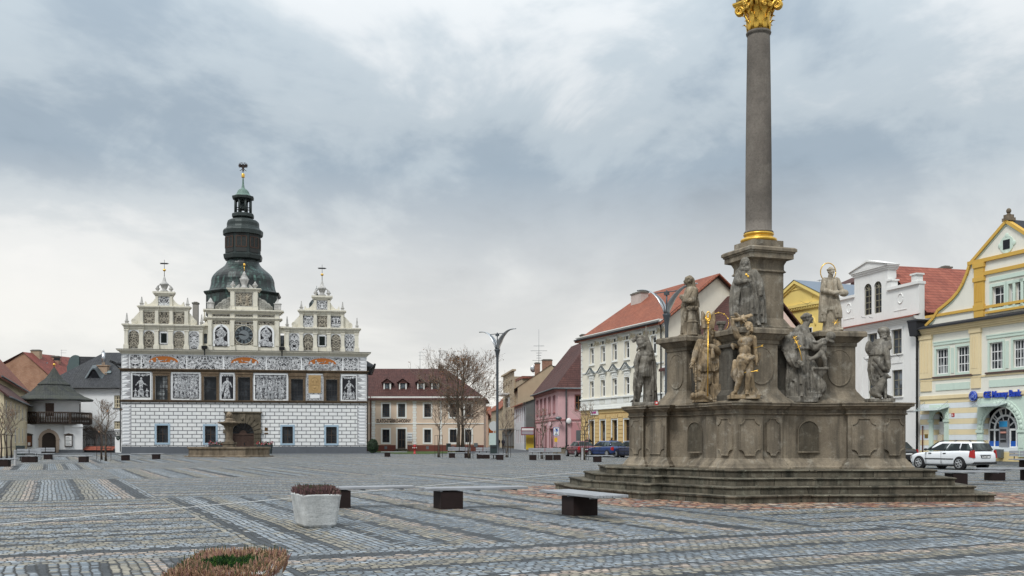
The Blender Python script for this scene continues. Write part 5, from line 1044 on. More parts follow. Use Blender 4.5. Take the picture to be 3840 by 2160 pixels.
# ---- middle gable with the clock
def mid_gable():
    b=MB(); P=TX; zA=T(970,320)[1]; zB=T(970,392)[1]; zT=T(970,162)[1]; x0,x1=P(706),P(1230)
    b.box(x0+.05,x1-.05,GY0-.1,GY1+.4,ZC,zA-.3)
    for p,q in ((708,736),(871,901),(1039,1069),(1199,1228)):
        b.box(P(p)+.02,P(q)-.02,GY0-.38,GY0-.1,ZC+.55,zB-.15); b.box(P(p)-.07,P(q)+.07,GY0-.36,GY0-.1,ZC,ZC+.42); b.box(P(p)-.02,P(q)+.02,GY0-.3,GY0-.1,ZC+.42,ZC+.55); b.box(P(p)-.04,P(q)+.04,GY0-.33,GY0-.1,zB-.28,zB-.10); b.box(P(p)-.01,P(q)+.01,GY0-.28,GY0-.1,zB+.2,zA-.4)
    for z,hs in ((zB-.06,((.1,.24),(.1,.34),(.08,.42))),(zA-.42,((.14,.26),(.14,.42),(.14,.58)))):
        zz=z
        for h,o in hs: b.box(x0-o+.12,x1+o-.12,GY0-o,GY1+.4,zz,zz+h); zz+=h
    a0,a1=P(866),P(1074); b.box(a0+.05,a1-.05,GY0-.05,GY1,zA,zT-.2)
    for p,q in ((868,903),(1037,1072)): b.box(P(p)+.04,P(q)-.04,GY0-.2,GY0-.05,zA+.45,zT-.35); b.box(P(p)-.03,P(q)+.03,GY0-.26,GY0,zA,zA+.42)
    for h,o,zz in ((.16,.14,zT-.36),(.12,.24,zT-.20),(.1,.34,zT-.08)): b.box(a0-o,a1+o,GY0-o-.05,GY1,zz,zz+h)
    g=b.build('clock_gable',MT['cream'],th)
    for (cx0,cx1_,s_) in ((752,864,-1),(1076,1188,1)):
        n=0; f=MB()
        for (u,w_,r) in ((.78,.50,.62),(.45,.30,.45),(.98,1.0,.32),(.2,.14,.26)):
            xx=lerp(P(1076),P(1188),1-u) if s_>0 else lerp(P(752),P(864),u); zz=zA+.15+w_*1.0
            f.prism([(xx+r*math.cos(2*PI*k/20),max(zz+r*math.sin(2*PI*k/20),zA+.02)) for k in range(20)],GY0+.05+.02*n,GY0+.3+.02*n); f.path([(xx+s_*(r*.75-r*.03*k)*math.cos(k*.6),GY0+.03,max(zz+(r*.75-r*.03*k)*math.sin(k*.6),zA+.05)) for k in range(22)],.03,5); n+=1
        f.build('scroll_ornament',MT['scroll'],g)
    for cx in (722,1215): 
        o=MB(); x=P(cx); o.box(x-.28,x+.28,-.02,.5,zA,zA+.12); o.frust(x-.36,x+.36,-.1,.58,zA+.12,zA+.75,-.0); o.box(x-.42,x+.42,-.16,.64,zA+.75,zA+.84); o.frust(x-.3,x+.3,-.04,.52,zA+.84,zA+1.35,.26); o.build('pedestal_urn',MT['greyst'],g)
    for cx in (887,1050): o=MB(); urn(o,P(cx),zT+.02,.5); o.build('urn',MT['greyst'],g)
    o=MB(); mx=(a0+a1)/2; o.lathe([(.45,0),(.5,.1),(.3,.3),(.34,.5),(.52,.95),(.56,1.1),(.4,1.2),(.42,1.3),(.2,1.6),(.24,1.66),(.08,1.9),(.02,2.0)],8,(mx,.2,zT+.02),PI/8)
    for s_ in (-1,1): o.prism([(mx+s_*(.5+.75*k/8),zT+.02+.5*math.sin(PI*(1-k/8)*.5)**2*(1 if k<8 else 0)) for k in range(9)]+[(mx+s_*.5,zT+.02)],.1,.3)
    o.build('crowning_urn',MT['greyst'],g)
    v=MB(); v.tube((mx,.2,zT+1.9),(mx,.2,zT+2.6),.03,.03,6); v.ell((mx,.2,zT+2.72),(.13,.13,.19),10); v.build('gilded_ball',MT['gold'],g)
    sgp(g,P(905),P(1035),zA+.42,zT-.42,'sgb',GY0-.05)
    f=MB(); rng=random.Random(3); figure(f,mx+.35,zA+.5,1.35,rng,GY0-.09,0); figure(f,mx-.4,zA+.75,1.0,rng,GY0-.09,0,); f.build('relief_figures',[MT['statuep'],MT['statuep']],g)
    for p,q in ((737,870),(902,1038),(1070,1198)):
        sgp(g,P(p)+.06,P(q)-.06,zB+.32,zA-.5,'sgb',GY0-.1); 
    for p,q in ((738,869),(1071,1197)):
        c=(P(p)+P(q))/2; r=(P(q)-P(p))/2-.16; z0=ZC+.15; zs=zB-.55-r-.1; f=MB()
        PT=lambda rr:[(c-rr,z0+.3)]+[(c-rr*math.cos(PI*k/16),zs+rr*math.sin(PI*k/16)) for k in range(17)]+[(c+rr,z0+.3)]
        f.prism(PT(r+.1),GY0-.16,GY0-.1,0); f.prism(PT(r-.14),GY0-.18,GY0-.1,2); rng=random.Random(p)
        for dx,hh in ((0,2.5),): figure(f,c,z0+.35,(zs+r-z0)*.9,rng,GY0-.2,1)
        f.ell((c-.2,GY0-.2,z0+.8),(.6,.03,.42),12,None,1); f.ell((c+.35,GY0-.2,z0+.6),(.4,.03,.3),12,None,1); f.ell((c,GY0-.2,zs-.2),(.55,.03,.4),12,None,1)
        f.build('niche_picture',[MT['white'],MT['sgfig'],MT['sgbg']],g)
        f=MB(); f.box(P(p)+.08,P(q)-.08,GY0-.13,GY0-.1,zB-.52,zB-.16); f.build('scroll_cartouche',MT['sgb'],g)
    sgp(g,P(903),P(1037),zB-.55,zB-.16,'sgb',GY0-.1)
    c=P(970); zc=T(970,503)[1]; r=P(1041)-P(970); f=MB(); f.box(P(902),P(1038),GY0-.13,GY0-.1,zc-r-.05,zc+r+.05,1)
    for a in (45,135,225,315):
        q=r*1.27; f.path([(c+q*math.cos(R(a))+.14*math.cos(t_*.5),GY0-.14,zc+q*math.sin(R(a))+.14*math.sin(t_*.5)) for t_ in range(14)],.025,5)
    f.lathe([(r*.985,0),(r*1.0,.05),(r*.97,.09),(r*.95,.05)],40,cap=False); 
    for v_ in f.v[-160:]: v_.xyz=(c+v_.x,GY0-.13-v_.z,zc+v_.y)
    f.build('clock_surround',[MT['cream'],MT['sgb']],g)
    d=MB(); disc=lambda rr,y,m:d.poly([(c+rr*math.cos(2*PI*k/40),y,zc+rr*math.sin(2*PI*k/40)) for k in range(40)],m)
    disc(r*.96,GY0-.165,0); disc(r*.90,GY0-.170,1); disc(r*.56,GY0-.175,0); disc(r*.52,GY0-.180,2)
    roman=['XII','I','II','III','IV','V','VI','VII','VIII','IX','X','XI']
    for h,s_ in enumerate(roman):
        a=PI/2-h*PI/6; u=Vector((math.cos(a),0,math.sin(a))); w_=Vector((u.z,0,-u.x)); C=Vector((c,GY0-.185,zc))+u*r*.73; hh=r*.14; wd={'I':.05,'V':.12,'X':.12}; tot=sum(wd[q] for q in s_)*r; x=-tot/2
        for q in s_:
            ww=wd[q]*r; xa,xb=x+.012,x+ww-.012
            segs=[((( xa+xb)/2,-hh),((xa+xb)/2,hh))] if q=='I' else ([((xa,hh),((xa+xb)/2,-hh)),((xb,hh),((xa+xb)/2,-hh))] if q=='V' else [((xa,-hh),(xb,hh)),((xb,-hh),(xa,hh))])
            for p_,q_ in segs: d.path([C+w_*p_[0]+u*p_[1],C+w_*q_[0]+u*q_[1]],.022,4,0,False)
            x+=ww
    for k in range(60):
        a=k*PI/30; d.cbox((c+r*.93*math.cos(a),GY0-.17,zc+r*.93*math.sin(a)),.05,.01,.03,0,1)
    ck=d.build('clock_face',[MT['black'],paint('clock_ring_grey',(.085,.105,.115),.5),paint('clock_centre_grey',(.15,.17,.18),.5)],g)
    for nm,L,ang,w_ in (('hour_hand',.55,168,.05),('minute_hand',.80,172,.035)):
        k=MB(); a=R(ang); u=Vector((math.cos(a),0,math.sin(a))); s_=Vector((-u.z,0,u.x)); o_=Vector((c,GY0-.20,zc)); k.add([o_-u*.2*r-s_*w_*.5,o_+u*L*r*.6-s_*w_*r*1.6,o_+u*L*r,o_+u*L*r*.6+s_*w_*r*1.6,o_-u*.2*r+s_*w_*.5],[[0,1,2,3,4],[4,3,2,1,0]]); k.ell(o_,(.07,.03,.07),8); h_=k.build(nm,MT['black'],g)
    return g
mid_gable()
# low connecting parapets
b=MB(); zt=T(690,435)[1]
b.wall(TX(668),TX(709),ZC,zt,[(TX(672),TX(699),ZC+.75,zt-.85)],.05,.4); b.box(TX(668)-.1,TX(709),-.15,.5,zt,zt+.2); b.frust(TX(672),TX(705),.1,.7,zt+.2,zt+.8,.35); b.ell((TX(676),.3,zt+1.75),.17); b.tube((TX(676),.3,zt+.6),(TX(676),.3,zt+1.7),.14,.06); b.build('parapet',MT['cream'],th)
b=MB(); b.quad((TX(672),.3,ZC+.75),(TX(699),.3,ZC+.75),(TX(699),.3,zt-.85),(TX(672),.3,zt-.85)); b.build('parapet_pane',MT['glassm'],th)
zt=T(1255,452)[1]; b=MB(); b.wall(TX(1228),TX(1274),ZC,zt,[(TX(1235),TX(1264),ZC+.55,zt-.55)],.05,.4); b.box(TX(1228),TX(1274)+.1,-.15,.5,zt,zt+.2); b.build('parapet',MT['cream'],th)
b=MB(); 
for k in range(3): b.box(TX(1238),TX(1264),1.2,1.24,ZC+.6+.35*k,ZC+.64+.35*k)
b.tube((TX(1256),1.2,ZC+.3),(TX(1256),1.2,ZC+1.75),.04); b.box(TX(1234),TX(1265),1.3,1.4,ZC,ZC+.95); b.build('roof_railing',MT['grey_metal'],th)
for cx in (684,1250):
    b=MB(); x=TX(cx); b.box(x-.3,x+.3,-.75,-.3,ZC+.10,ZC+.45); b.box(x-.06,x+.06,-.5,-.4,ZC-.6,ZC+.1); b.cbox((x,-.75,ZC+.28),.5,.12,.3,0,0,.3); b.build('floodlight',MT['black'],th)
# roofs behind the gables
b=MB()
for c0,c1__ in ((110,650),(1290,1800)):
    x0,x1=TX(c0),TX(c1__); xm=(x0+x1)/2; zr=ZC+4.1
    b.add([(x0,.6,ZC),(x1,.6,ZC),(xm,.6,zr),(x0,DD,ZC),(x1,DD,ZC),(xm,DD,zr)],[[0,2,5,3],[1,4,5,2]])
b.box(TX(706)+.3,TX(1230)-.3,.9,DD,ZC-.1,ZC+2.4)
gable_roof(b,0,THL,1.6,DD,ZC-.9,ZC+2.6,1.0,.15,5,5); b.build('roof',MT['slate'],th)
for sx_,xx in ((-1,-.9),(1,THL+.9)):
    b=MB(); b.tube((xx,-1.0,ZC-1.45),(xx,DD+.8,ZC-1.45),.14,.14,8); b.tube((sx_*.1+(0 if sx_<0 else THL),-.06,.2),(sx_*.1+(0 if sx_<0 else THL),-.06,Z2_),.06); b.path([(sx_*.1+(0 if sx_<0 else THL),-.06,Z2_),(xx,-.5,ZC-1.4)],.06,8); b.build('gutter',MT['black'],th)
o=chimney(th,TX(590),2.5,ZC,T(590,262)[1]+.15,.6,.6,plaster('sooty_chimney_plaster',(.33,.31,.28),.25))
# small dark turret with an iron finial behind the right gable
xx=TX(1497); b=MB(); b.lathe([(.85,ZC+2),(.85,ZC+4.6),(1.1,ZC+4.65),(1.1,ZC+4.8),(.6,ZC+5.2),(.62,ZC+5.9),(.35,ZC+6.3),(.1,ZC+6.5)],8,(TX(1480),3.2,0)); b.tube((xx,3.2,ZC+5.5),(xx,3.2,T(1497,185)[1]),.13,.10); b.ell((xx,3.2,T(1497,178)[1]),.2,8); b.tube((xx,3.2,T(1497,170)[1]),(xx,3.2,T(1497,110)[1]),.03,.02,6)
for k in (-1,1): b.path([(xx,3.2,T(1497,150)[1]),(xx+k*.16,3.2,T(1497,140)[1]),(xx+k*.05,3.2,T(1497,128)[1])],.03,5)
b.build('turret',MT['copper'],th)
# wall plates
b=MB(); b.box(TX(1121),TX(1144),-.03,0,T(1130,1207)[1],T(1130,1182)[1]); b.box(TX(1119),TX(1148),-.03,0,T(1130,1228)[1],T(1130,1219)[1]); b.build('bronze_plate',paint('bronze_plate',(.12,.07,.03),.5,.5),th)
text('1',.42,MT['black'],th,(TX(1129),-.015,T(1130,1140)[1]),name='house_number')
b=MB(); b.box(TX(1166),TX(1180),-.06,-.05,T(1170,1338)[1],T(1170,1330)[1]); b.build('white_label',MT['whitepaint'],th)
# ---- tower
def c2z(cy,k=.0316): return EYE+(HZ-(580+cy/2.416))*k
TY=6.5; tp=gx(912,0.0001); # axis through px 912
u=(911.5-1920)/FL; best=min((abs((TH.w(x/100,TY).x)/(TH.w(x/100,TY).y)-u),x/100) for x in range(0,2700)); tx=best[1]; TYw=TH.w(tx,TY).y; KT=TYw/FL
cz=lambda cy: c2z(cy,KT); rr=lambda r: r/2.416*KT
def octl(prof,n=8,m=0,sm=False,b=None):
    b=b or MB(); b.lathe([(rr(r)*(1.066 if n==8 else 1.0),cz(y)) for y,r in prof],n,(tx,TY,0),PI/8,m,sm); return b
tw=octl([(1480,312),(1285,312),(1284,325),(1268,333),(1262,331)]).build('tower',MT['copper'],th)
octl([(1262,325),(1245,298),(1225,290),(1200,283),(1175,279),(1150,278),(1125,271),(1100,257),(1078,237),(1058,213),(1040,190),(1020,167),(1000,152),(980,143),(962,138)],24).build('dome',MT['copper'],tw)
for o_ in [tw]: pass
octl([(962,150),(955,163),(925,168),(918,168),(910,152)]).build('drum_cornice',MT['copperd'],tw)
octl([(912,150),(735,150)]).build('drum',MT['copperd'],tw)
octl([(738,152),(735,176),(700,178),(690,172),(684,160),(672,148),(655,143),(630,143),(612,138),(600,125),(592,100),(585,82),(575,76)],16).build('bulging_roof',MT['copperd'],tw)
octl([(577,78),(570,95),(545,95),(538,88),(536,70)]).build('lantern_floor',MT['copperd'],tw)
b=MB()
for k in range(8):
    a=PI/8+k*PI/4; x,y=tx+rr(71)*math.cos(a),TY+rr(71)*math.sin(a); b.tube((x,y,cz(540)),(x,y,cz(405)),.13,.13,6)
    a2=a+PI/4; q=[Vector((lerp(x,tx+rr(71)*math.cos(a2),f),lerp(y,TY+rr(71)*math.sin(a2),f),cz(455)+(.52*math.sin(PI*f)))) for f in (0,.15,.3,.5,.7,.85,1)]
    for i in range(6):
        p_,q_=q[i],q[i+1]; b.quad(p_,q_,(q_.x,q_.y,cz(405)),(p_.x,p_.y,cz(405)))
        b.quad(q_,p_,(p_.x,p_.y,cz(405)),(q_.x,q_.y,cz(405)))
b.build('lantern',MT['copperd'],tw)
b=MB(); b.lathe([(.62,cz(500)),(.55,cz(490)),(.42,cz(460)),(.35,cz(440)),(.12,cz(430))],14,(tx,TY,0)); b.tube((tx-.9,TY,cz(480)),(tx+.9,TY,cz(480)),.06); b.tube((tx-.9,TY,cz(500)),(tx+.9,TY,cz(500)),.05); b.box(tx-.4,tx+.4,TY-.4,TY+.4,cz(435),cz(405)); b.build('bell',MT['copperd'],tw)
octl([(410,74),(405,92),(385,95),(382,92)]).build('lantern_eaves',MT['copperd'],tw)
octl([(384,90),(370,72),(358,59),(345,54),(332,48),(320,38),(311,22),(300,14),(270,9),(215,6)],16).build('cupola',MT['patina'],tw)
b=MB(); b.lathe([(.02,cz(212)),(.19,cz(207)),(.2,cz(196)),(.17,cz(192)),(.2,cz(188)),(.19,cz(175)),(.02,cz(168))],14,(tx,TY,0)); b.build('gilded_ball',MT['gold'],tw)
# iron double-headed eagle
b=MB(); ez=cz(110); b.tube((tx,TY,cz(170)),(tx,TY,ez),.03,.03,6); b.prism([(tx-.10,ez-.28),(tx+.10,ez-.28),(tx+.16,ez),(tx+.10,ez+.28),(tx-.10,ez+.28),(tx-.16,ez)],TY-.03,TY+.03)
for s_ in (-1,1):
    b.path([(tx+s_*.06,TY,ez+.2),(tx+s_*.13,TY,ez+.42),(tx+s_*.10,TY,ez+.5),(tx+s_*.24,TY,ez+.46)],[.06,.05,.055,.015],6)
    for k in range(6):
        a=R(82-k*26); b.path([(tx+s_*.12,TY,ez+.14-.04*k),(tx+s_*(.28+.2*math.cos(a)),TY,ez+.12+.2*math.sin(a)),(tx+s_*(.22+.36*math.cos(a)),TY,ez+.14+.40*math.sin(a))],[.05,.05,.015],5)
    b.path([(tx+s_*.08,TY,ez-.25),(tx+s_*.25,TY,ez-.42),(tx+s_*.40,TY,ez-.50)],[.05,.04,.02],5); b.path([(tx,TY,ez-.25),(tx+s_*.06,TY,ez-.5),(tx+s_*.12,TY,ez-.56)],[.06,.05,.02],5)
b.build('eagle_vane',paint('dark_rust_iron',(.03,.018,.014),.7),tw)
MT['louv']=paint('dark_louvre',(.028,.029,.027),.6); MT['shutf']=paint('red_brown_shutter_frame',(.075,.038,.024),.6)
for k in range(8):            # louvred arched openings of the drum
    a=-PI/2+(k-0)*PI/4; rad=rr(150)*.985; w_=rr(45); M=Matrix.Translation((tx,TY,0))@Matrix.Rotation(a+PI/2,4,'Z')
    if k not in (0,1,7,2,6): continue
    b=MB(); z0,z1=cz(903),cz(712); zs=z1-w_; P=[(-w_,z0)]+[(-w_*math.cos(PI*q/12),zs+w_*math.sin(PI*q/12)) for q in range(13)]+[(w_,z0)]
    b.prism([(x*1.12,z0+(z-z0)*1.02) for x,z in P],-rad-.03,-rad+.1,2); b.prism(P,-rad-.05,-rad,0)
    b.box(-w_,w_,-rad-.09,-rad-.05,cz(768),cz(762),1); b.box(-.04,.04,-rad-.09,-rad-.05,cz(860),cz(765),1); b.box(-w_,w_,-rad-.09,-rad-.05,cz(862),cz(855),1)
    for s_ in (-1,1): b.box(s_*w_-.05,s_*w_+.05,-rad-.09,-rad-.05,cz(862),cz(765),1)
    for q in range(7): b.box(-w_+.06,w_-.06,-rad-.07,-rad-.05,lerp(cz(855),cz(772),(q+.3)/7),lerp(cz(855),cz(772),(q+.6)/7),2)
    for v in b.v: v.xyz=M@v
    b.build('louvred_opening',[MT['louv'],MT['shutf'],MT['copperd']],tw)
# ================================================================ other houses
def reparent(f2,f1):
    A=Matrix.Translation(f1.p)@Matrix.Rotation(f1.rz,4,'Z'); B=Matrix.Translation(f2.p)@Matrix.Rotation(f2.rz,4,'Z'); M=A.inverted()@B
    for ch in list(f2.t.children): mb_=ch.matrix_basis.copy(); ch.parent=f1.t; ch.matrix_basis=M@mb_
    bpy.data.objects.remove(f2.t)
# ---------- bank with the curved gable
def c7(cx,cy): return 3040+cx/1.394,780+cy/1.394
def c8(cx,cy): return 3350+cx/3.622,1440+cy/3.622
BK=Fac((31.9,77.8),(31.9+.31*17.4,77.8-.952*17.4),'bank_house','cream and yellow bank house with a curved gable and mint green trim','house')
bk=BK.t; L=BK.L; B7=lambda x,y:BK.loc(*c7(x,y)); B8=lambda x,y:BK.loc(*c8(x,y))
W_=MT; W_['by']=plaster('pale_yellow_stucco',(.76,.63,.39),.06,grime=.34); W_['bo']=plaster('ochre_trim',(.62,.385,.085),.06,grime=.34); W_['bm']=plaster('mint_green_trim',(.58,.69,.60),.05,grime=.34); W_['bw']=plaster('ivory_stucco',(.77,.75,.66),.05,grime=.2,gc=(.45,.42,.36)); W_['bs']=plaster('cool_white_stripe',(.70,.74,.76),.05,grime=.34); W_['sillb']=paint('brown_sill_flashing',(.10,.06,.05),.6); W_['blk']=paint('black_roof_felt',(.025,.026,.03),.8)
ze=B7(575,655)[1]; zg=4.75; ctr=8.62
hz=[]
for a,c,t_,d_ in ((658,720,738,868),(766,830,722,860),(937,1005,705,845),(1060,1122,692,838)):
    x0,zt=B7(a,t_); x1,zb_=B7(c,(t_+d_)/2+ (d_-t_)/2); hz.append((x0,x1))
z1b,z1t=B7(797,858)[1],B7(797,723)[1]; H=[(a,c,z1b,z1t) for a,c in hz]; xs=hz
for k in (2,1,0): 
    a,c=hz[k]; 
    if 2*ctr-c<L-.3 and 2*ctr-c>hz[-1][1]+.3: H.append((2*ctr-c,2*ctr-a,z1b,z1t))
dxa,dxb=B8(548,0)[0],B8(700,0)[0]; dzt=B8(640,372)[1]; axa,axb=B8(1225,0)[0],B8(1705,0)[0]; azt=B8(1465,308)[1]; azb=B8(1465,862)[1]
b=MB(); dr_=(dxb-dxa)/2; ar_=(axb-axa)/2
b.wall(0,L,0,zg,[(dxa,dxb,.1,dzt),(axa,axb,azb,azt)],0,.55); b.arcwall((dxa+dxb)/2,dzt-dr_,dr_,dxa,dxb,dzt,0); b.arcwall((axa+axb)/2,azt-ar_,ar_,axa,axb,azt,0)
n=9; 
t=NT('striped_stucco'); v=t.tc(); s_=t.n('SeparateXYZ'); t.l(v,s_.inputs[0]); f=t.math('FRACT',t.math('DIVIDE',t.math('ADD',s_.outputs[2],.12),.80)); a=t.noise(v,.9,5,.6); g=t.noise(v,16,3,.6)
x=t.mix(t.ramp(f,[(0,0),(.5,1)],'CONSTANT'),(.72,.76,.78),(.76,.64,.40)); x=t.mix(t.ramp(f,[(0,1),(.025,0),(.5,1),(.525,0)],'CONSTANT'),x,(.5,.47,.38)); x=t.mix(t.math('LESS_THAN',s_.outputs[2],.62),x,(.70,.55,.27)); x=t.mix(t.ramp(a,[(.5,0),(.75,.3)]),x,(.5,.47,.4)); t.bump(g,.15,.01); W_['stripe']=t.out(x,.85)
b.build('ground_floor_wall',W_['stripe'],bk)
b=MB(); b.wall(0,L,zg,ze,H,0,.2); shell(b,L,11,ze,0); b.build('upper_wall',W_['bw'],bk)
for q,(a,c,d_,e) in enumerate(H):
    o=window(bk,a,c,d_,e,.12,2,3,W_['whitepaint'],W_['glassl'],.07,.06,split=(.33,.66),sur=W_['bm'],sw=.17)
    g=MB()
    for f_ in (.25,.75): g.box(lerp(a,c,f_)-.015,lerp(a,c,f_)+.015,.125,.165,d_,e)
    g.build('glazing_bars',W_['whitepaint'],o)
prs=[(hz[0][0],hz[1][1]),(hz[2][0],hz[3][1])]; prs+= [(2*ctr-hz[1][1],2*ctr-hz[0][0])]
for a,c in prs:
    b=MB(); b.box(a-.35,c+.35,-.13,.02,z1b-.30,z1b-.18,0); b.build('sill_band',W_['sillb'],bk)
    b=MB(); b.box(a-.25,c+.25,-.07,.02,z1t+.30,z1t+.5); b.box(a-.3,c+.3,-.10,.02,z1t+.5,z1t+.58); m=(hz[0][1]+hz[1][0])/2-hz[0][0]+a if a<9 else (a+c)/2; b.box((a+c)/2-.14,(a+c)/2+.14,-.04,.02,z1b,z1t); b.box(a-.05,c+.05,-.05,.02,z1b-1.25,z1b-.75); b.build('mint_trim',W_['bm'],bk)
pil=[(.05,B7(636,700)[0]),(B7(838,700)[0],B7(893,700)[0])]; pil+=[(2*ctr-q,2*ctr-p) for p,q in pil[::-1]]
for p,q in pil:
    b=MB(); b.box(p,q,-.12,.02,z1b-.25,ze-.25); b.box(p-.06,q+.06,-.18,.02,ze-.55,ze-.25); b.box(p+.05,q-.05,-.08,.02,z1b-1.25,z1b-.5)
    for k in range(3): b.box(p+.15+k*(q-p-.3)/3,p+.15+k*(q-p-.3)/3+.1,-.15,-.1,z1b+.2,ze-.8)
    b.build('pilaster',W_['by'],bk)
b=MB(); 
for k,(h,o) in enumerate(((.16,.1),(.14,.2),(.14,.3),(.12,.42))): b.box(-.05,L+.1,-o,.02,ze-.25+.14*k,ze-.25+.14*k+h)
b.box(0,L,-.09,.02,zg-.12,zg+.14); b.box(0,L,-.05,.02,z1b-.46,z1b-.34); b.build('cornice',W_['by'],bk)
zc=ze+.34; b=MB(); b.quad((-.15,-.55,zc),(L+.1,-.55,zc),(L+.1,.3,zc+.30),(-.15,.3,zc+.30)); b.box(-.15,L+.1,-.55,-.48,zc-.12,zc); b.build('eaves_roof',W_['blk'],bk)
# gable
prof=[(600,612),(640,572),(665,530),(700,503),(740,468),(770,432),(793,392),(812,345),(830,288)]
gp_=[B7(*q) for q in prof]; gp_=[(x,max(z,zc)) for x,z in gp_]; zs_=gp_[-1][1]; xs_=gp_[-1][0]; apz=B7(1056,52)[1]
left=gp_+[(ctr,apz)]; right=[(2*ctr-x,z) for x,z in gp_[::-1]]; out=[(gp_[0][0],zc-.2)]+left+right+[(2*ctr-gp_[0][0],zc-.2)]
u0,u1=[B7(950,0)[0],B7(1012,0)[0]],[B7(1071,0)[0],B7(1128,0)[0]]; uzb,uzt=B7(980,521)[1],B7(980,408)[1]; rw=(ctr,B7(1040,186)[1])
HH=[(u0[0],u0[1],uzb,uzt),(u1[0],u1[1],uzb,uzt)]
for a,c in (u0,): HH.append((2*ctr-c,2*ctr-a,uzb,uzt))
b=MB(); b.wall(xs_,2*ctr-xs_,zc-.2,zs_,HH,.05,.2)
b.prism([(x,z) for x,z in [(xs_,zs_)]+[(ctr,apz)]+[(2*ctr-xs_,zs_)]],.05,.4)
for sgn in (0,1):
    P=[(xs_,zc-.2)]+[(gp_[0][0],zc-.2)]+gp_; P=P if not sgn else [(2*ctr-x,z) for x,z in P]; b.prism(P,.05,.4)
b.build('curved_gable',W_['bw'],bk)
def band(pts,w,y0,y1,name,m):
    b=MB()
    for i in range(len(pts)-1):
        a=Vector((pts[i][0],0,pts[i][1])); c=Vector((pts[i+1][0],0,pts[i+1][1])); d=(c-a).normalized(); nn_=Vector((d.z,0,-d.x))*w
        if nn_.z>0 and abs(d.z)<.999: nn_=-nn_
        q=[a,c,c+nn_,a+nn_]; b.prism([(p.x,p.z) for p in q],y0,y1)
    return b.build(name,m,bk)
ol=gp_+[(ctr,apz)]+right
band([(x,z+.02) for x,z in ol],.22,-.10,.3,'gable_edging',W_['bo']); band([(x+(.0),z-.24) for x,z in ol],.10,-.0,.045,'mint_edging',W_['bm'])
b=MB(); 
b.box(xs_-.1,2*ctr-xs_+.1,-.12,.1,zs_-.16,zs_+.10); b.box(xs_+.5,2*ctr-xs_-.5,-.08,.1,zs_-1.12,zs_-.86); b.box(gp_[0][0],2*ctr-gp_[0][0],-.06,.1,zc+.75,zc+.95)
ppx=(B7(858,0)[0],B7(908,0)[0])
for p,q in (ppx,(2*ctr-ppx[1],2*ctr-ppx[0])):
    b.box(p,q,-.1,.1,zc+.2,zs_-.16); b.box(p-.08,q+.08,-.16,.1,zs_-1.5,zs_-1.2); b.box(p-.08,q+.08,-.16,.1,zs_-.5,zs_-.16); b.box(p-.06,q+.06,-.14,.1,zc+.7,zc+1.1)
    for k in range(5): b.box(p+.08+k*(q-p-.12)/5,p+.08+k*(q-p-.12)/5+.06,-.13,-.1,zc+1.3,zs_-1.6)
b.box(u0[0]-.6,2*ctr-u0[0]+.6,-.14,.1,uzb-.32,uzb-.16)
b.build('ochre_bands',W_['bo'],bk)
for a,c,d_,e in HH: window(bk,a,c,d_,e,.2,2,2,W_['whitepaint'],W_['glassl'],.07,.06,split=(.62,),sur=W_['bm'],sw=.22,name='gable_window')
b=MB(); b.box(u0[0]-.3,2*ctr-u0[0]+.3,-.03,.06,uzt+.42,uzt+.7); b.build('mint_trim',W_['bm'],bk)
b=MB(); b.prism([(rw[0]+.62*math.cos(k*PI/12),rw[1]+.62*math.sin(k*PI/12)) for k in range(24)],-.0,.06,0); 
for a in range(4): b.ell((rw[0]+.6*math.cos(a*PI/2),.03,rw[1]+.6*math.sin(a*PI/2)),(.2,.05,.2),10)
b.box(rw[0]-.3,rw[0]+.3,-.02,.0,rw[1]-.33,rw[1]+.33,1); b.build('round_window',[W_['bm'],MT['glass']],bk)
b=MB(); b.box(ctr-.32,ctr+.32,-.1,.5,apz-.1,apz+.12); b.box(ctr-.22,ctr+.22,-.05,.45,apz+.12,apz+.35); b.ell((ctr,.2,apz+.62),(.17,.17,.2),10); b.lathe([(.2,apz+.3),(.1,apz+.45),(.06,apz+.5)],8,(ctr,.2,0)); b.build('finial',MT['foun'],bk)
b=MB(); gp2=gp_+[(ctr,apz)]
for i in range(len(gp2)-1):
    for f in (0,1):
        a,c=gp2[i],gp2[i+1]
        if f: a,c=(2*ctr-a[0],a[1]),(2*ctr-c[0],c[1])
        b.quad((a[0],.3,a[1]+.03),(c[0],.3,c[1]+.03),(c[0],11,c[1]+.03),(a[0],11,a[1]+.03)); b.quad((a[0],.3,a[1]-.1),(c[0],.3,c[1]-.1),(c[0],.3,c[1]+.03),(a[0],.3,a[1]+.03))
b.build('roof',W_['blk'],bk)
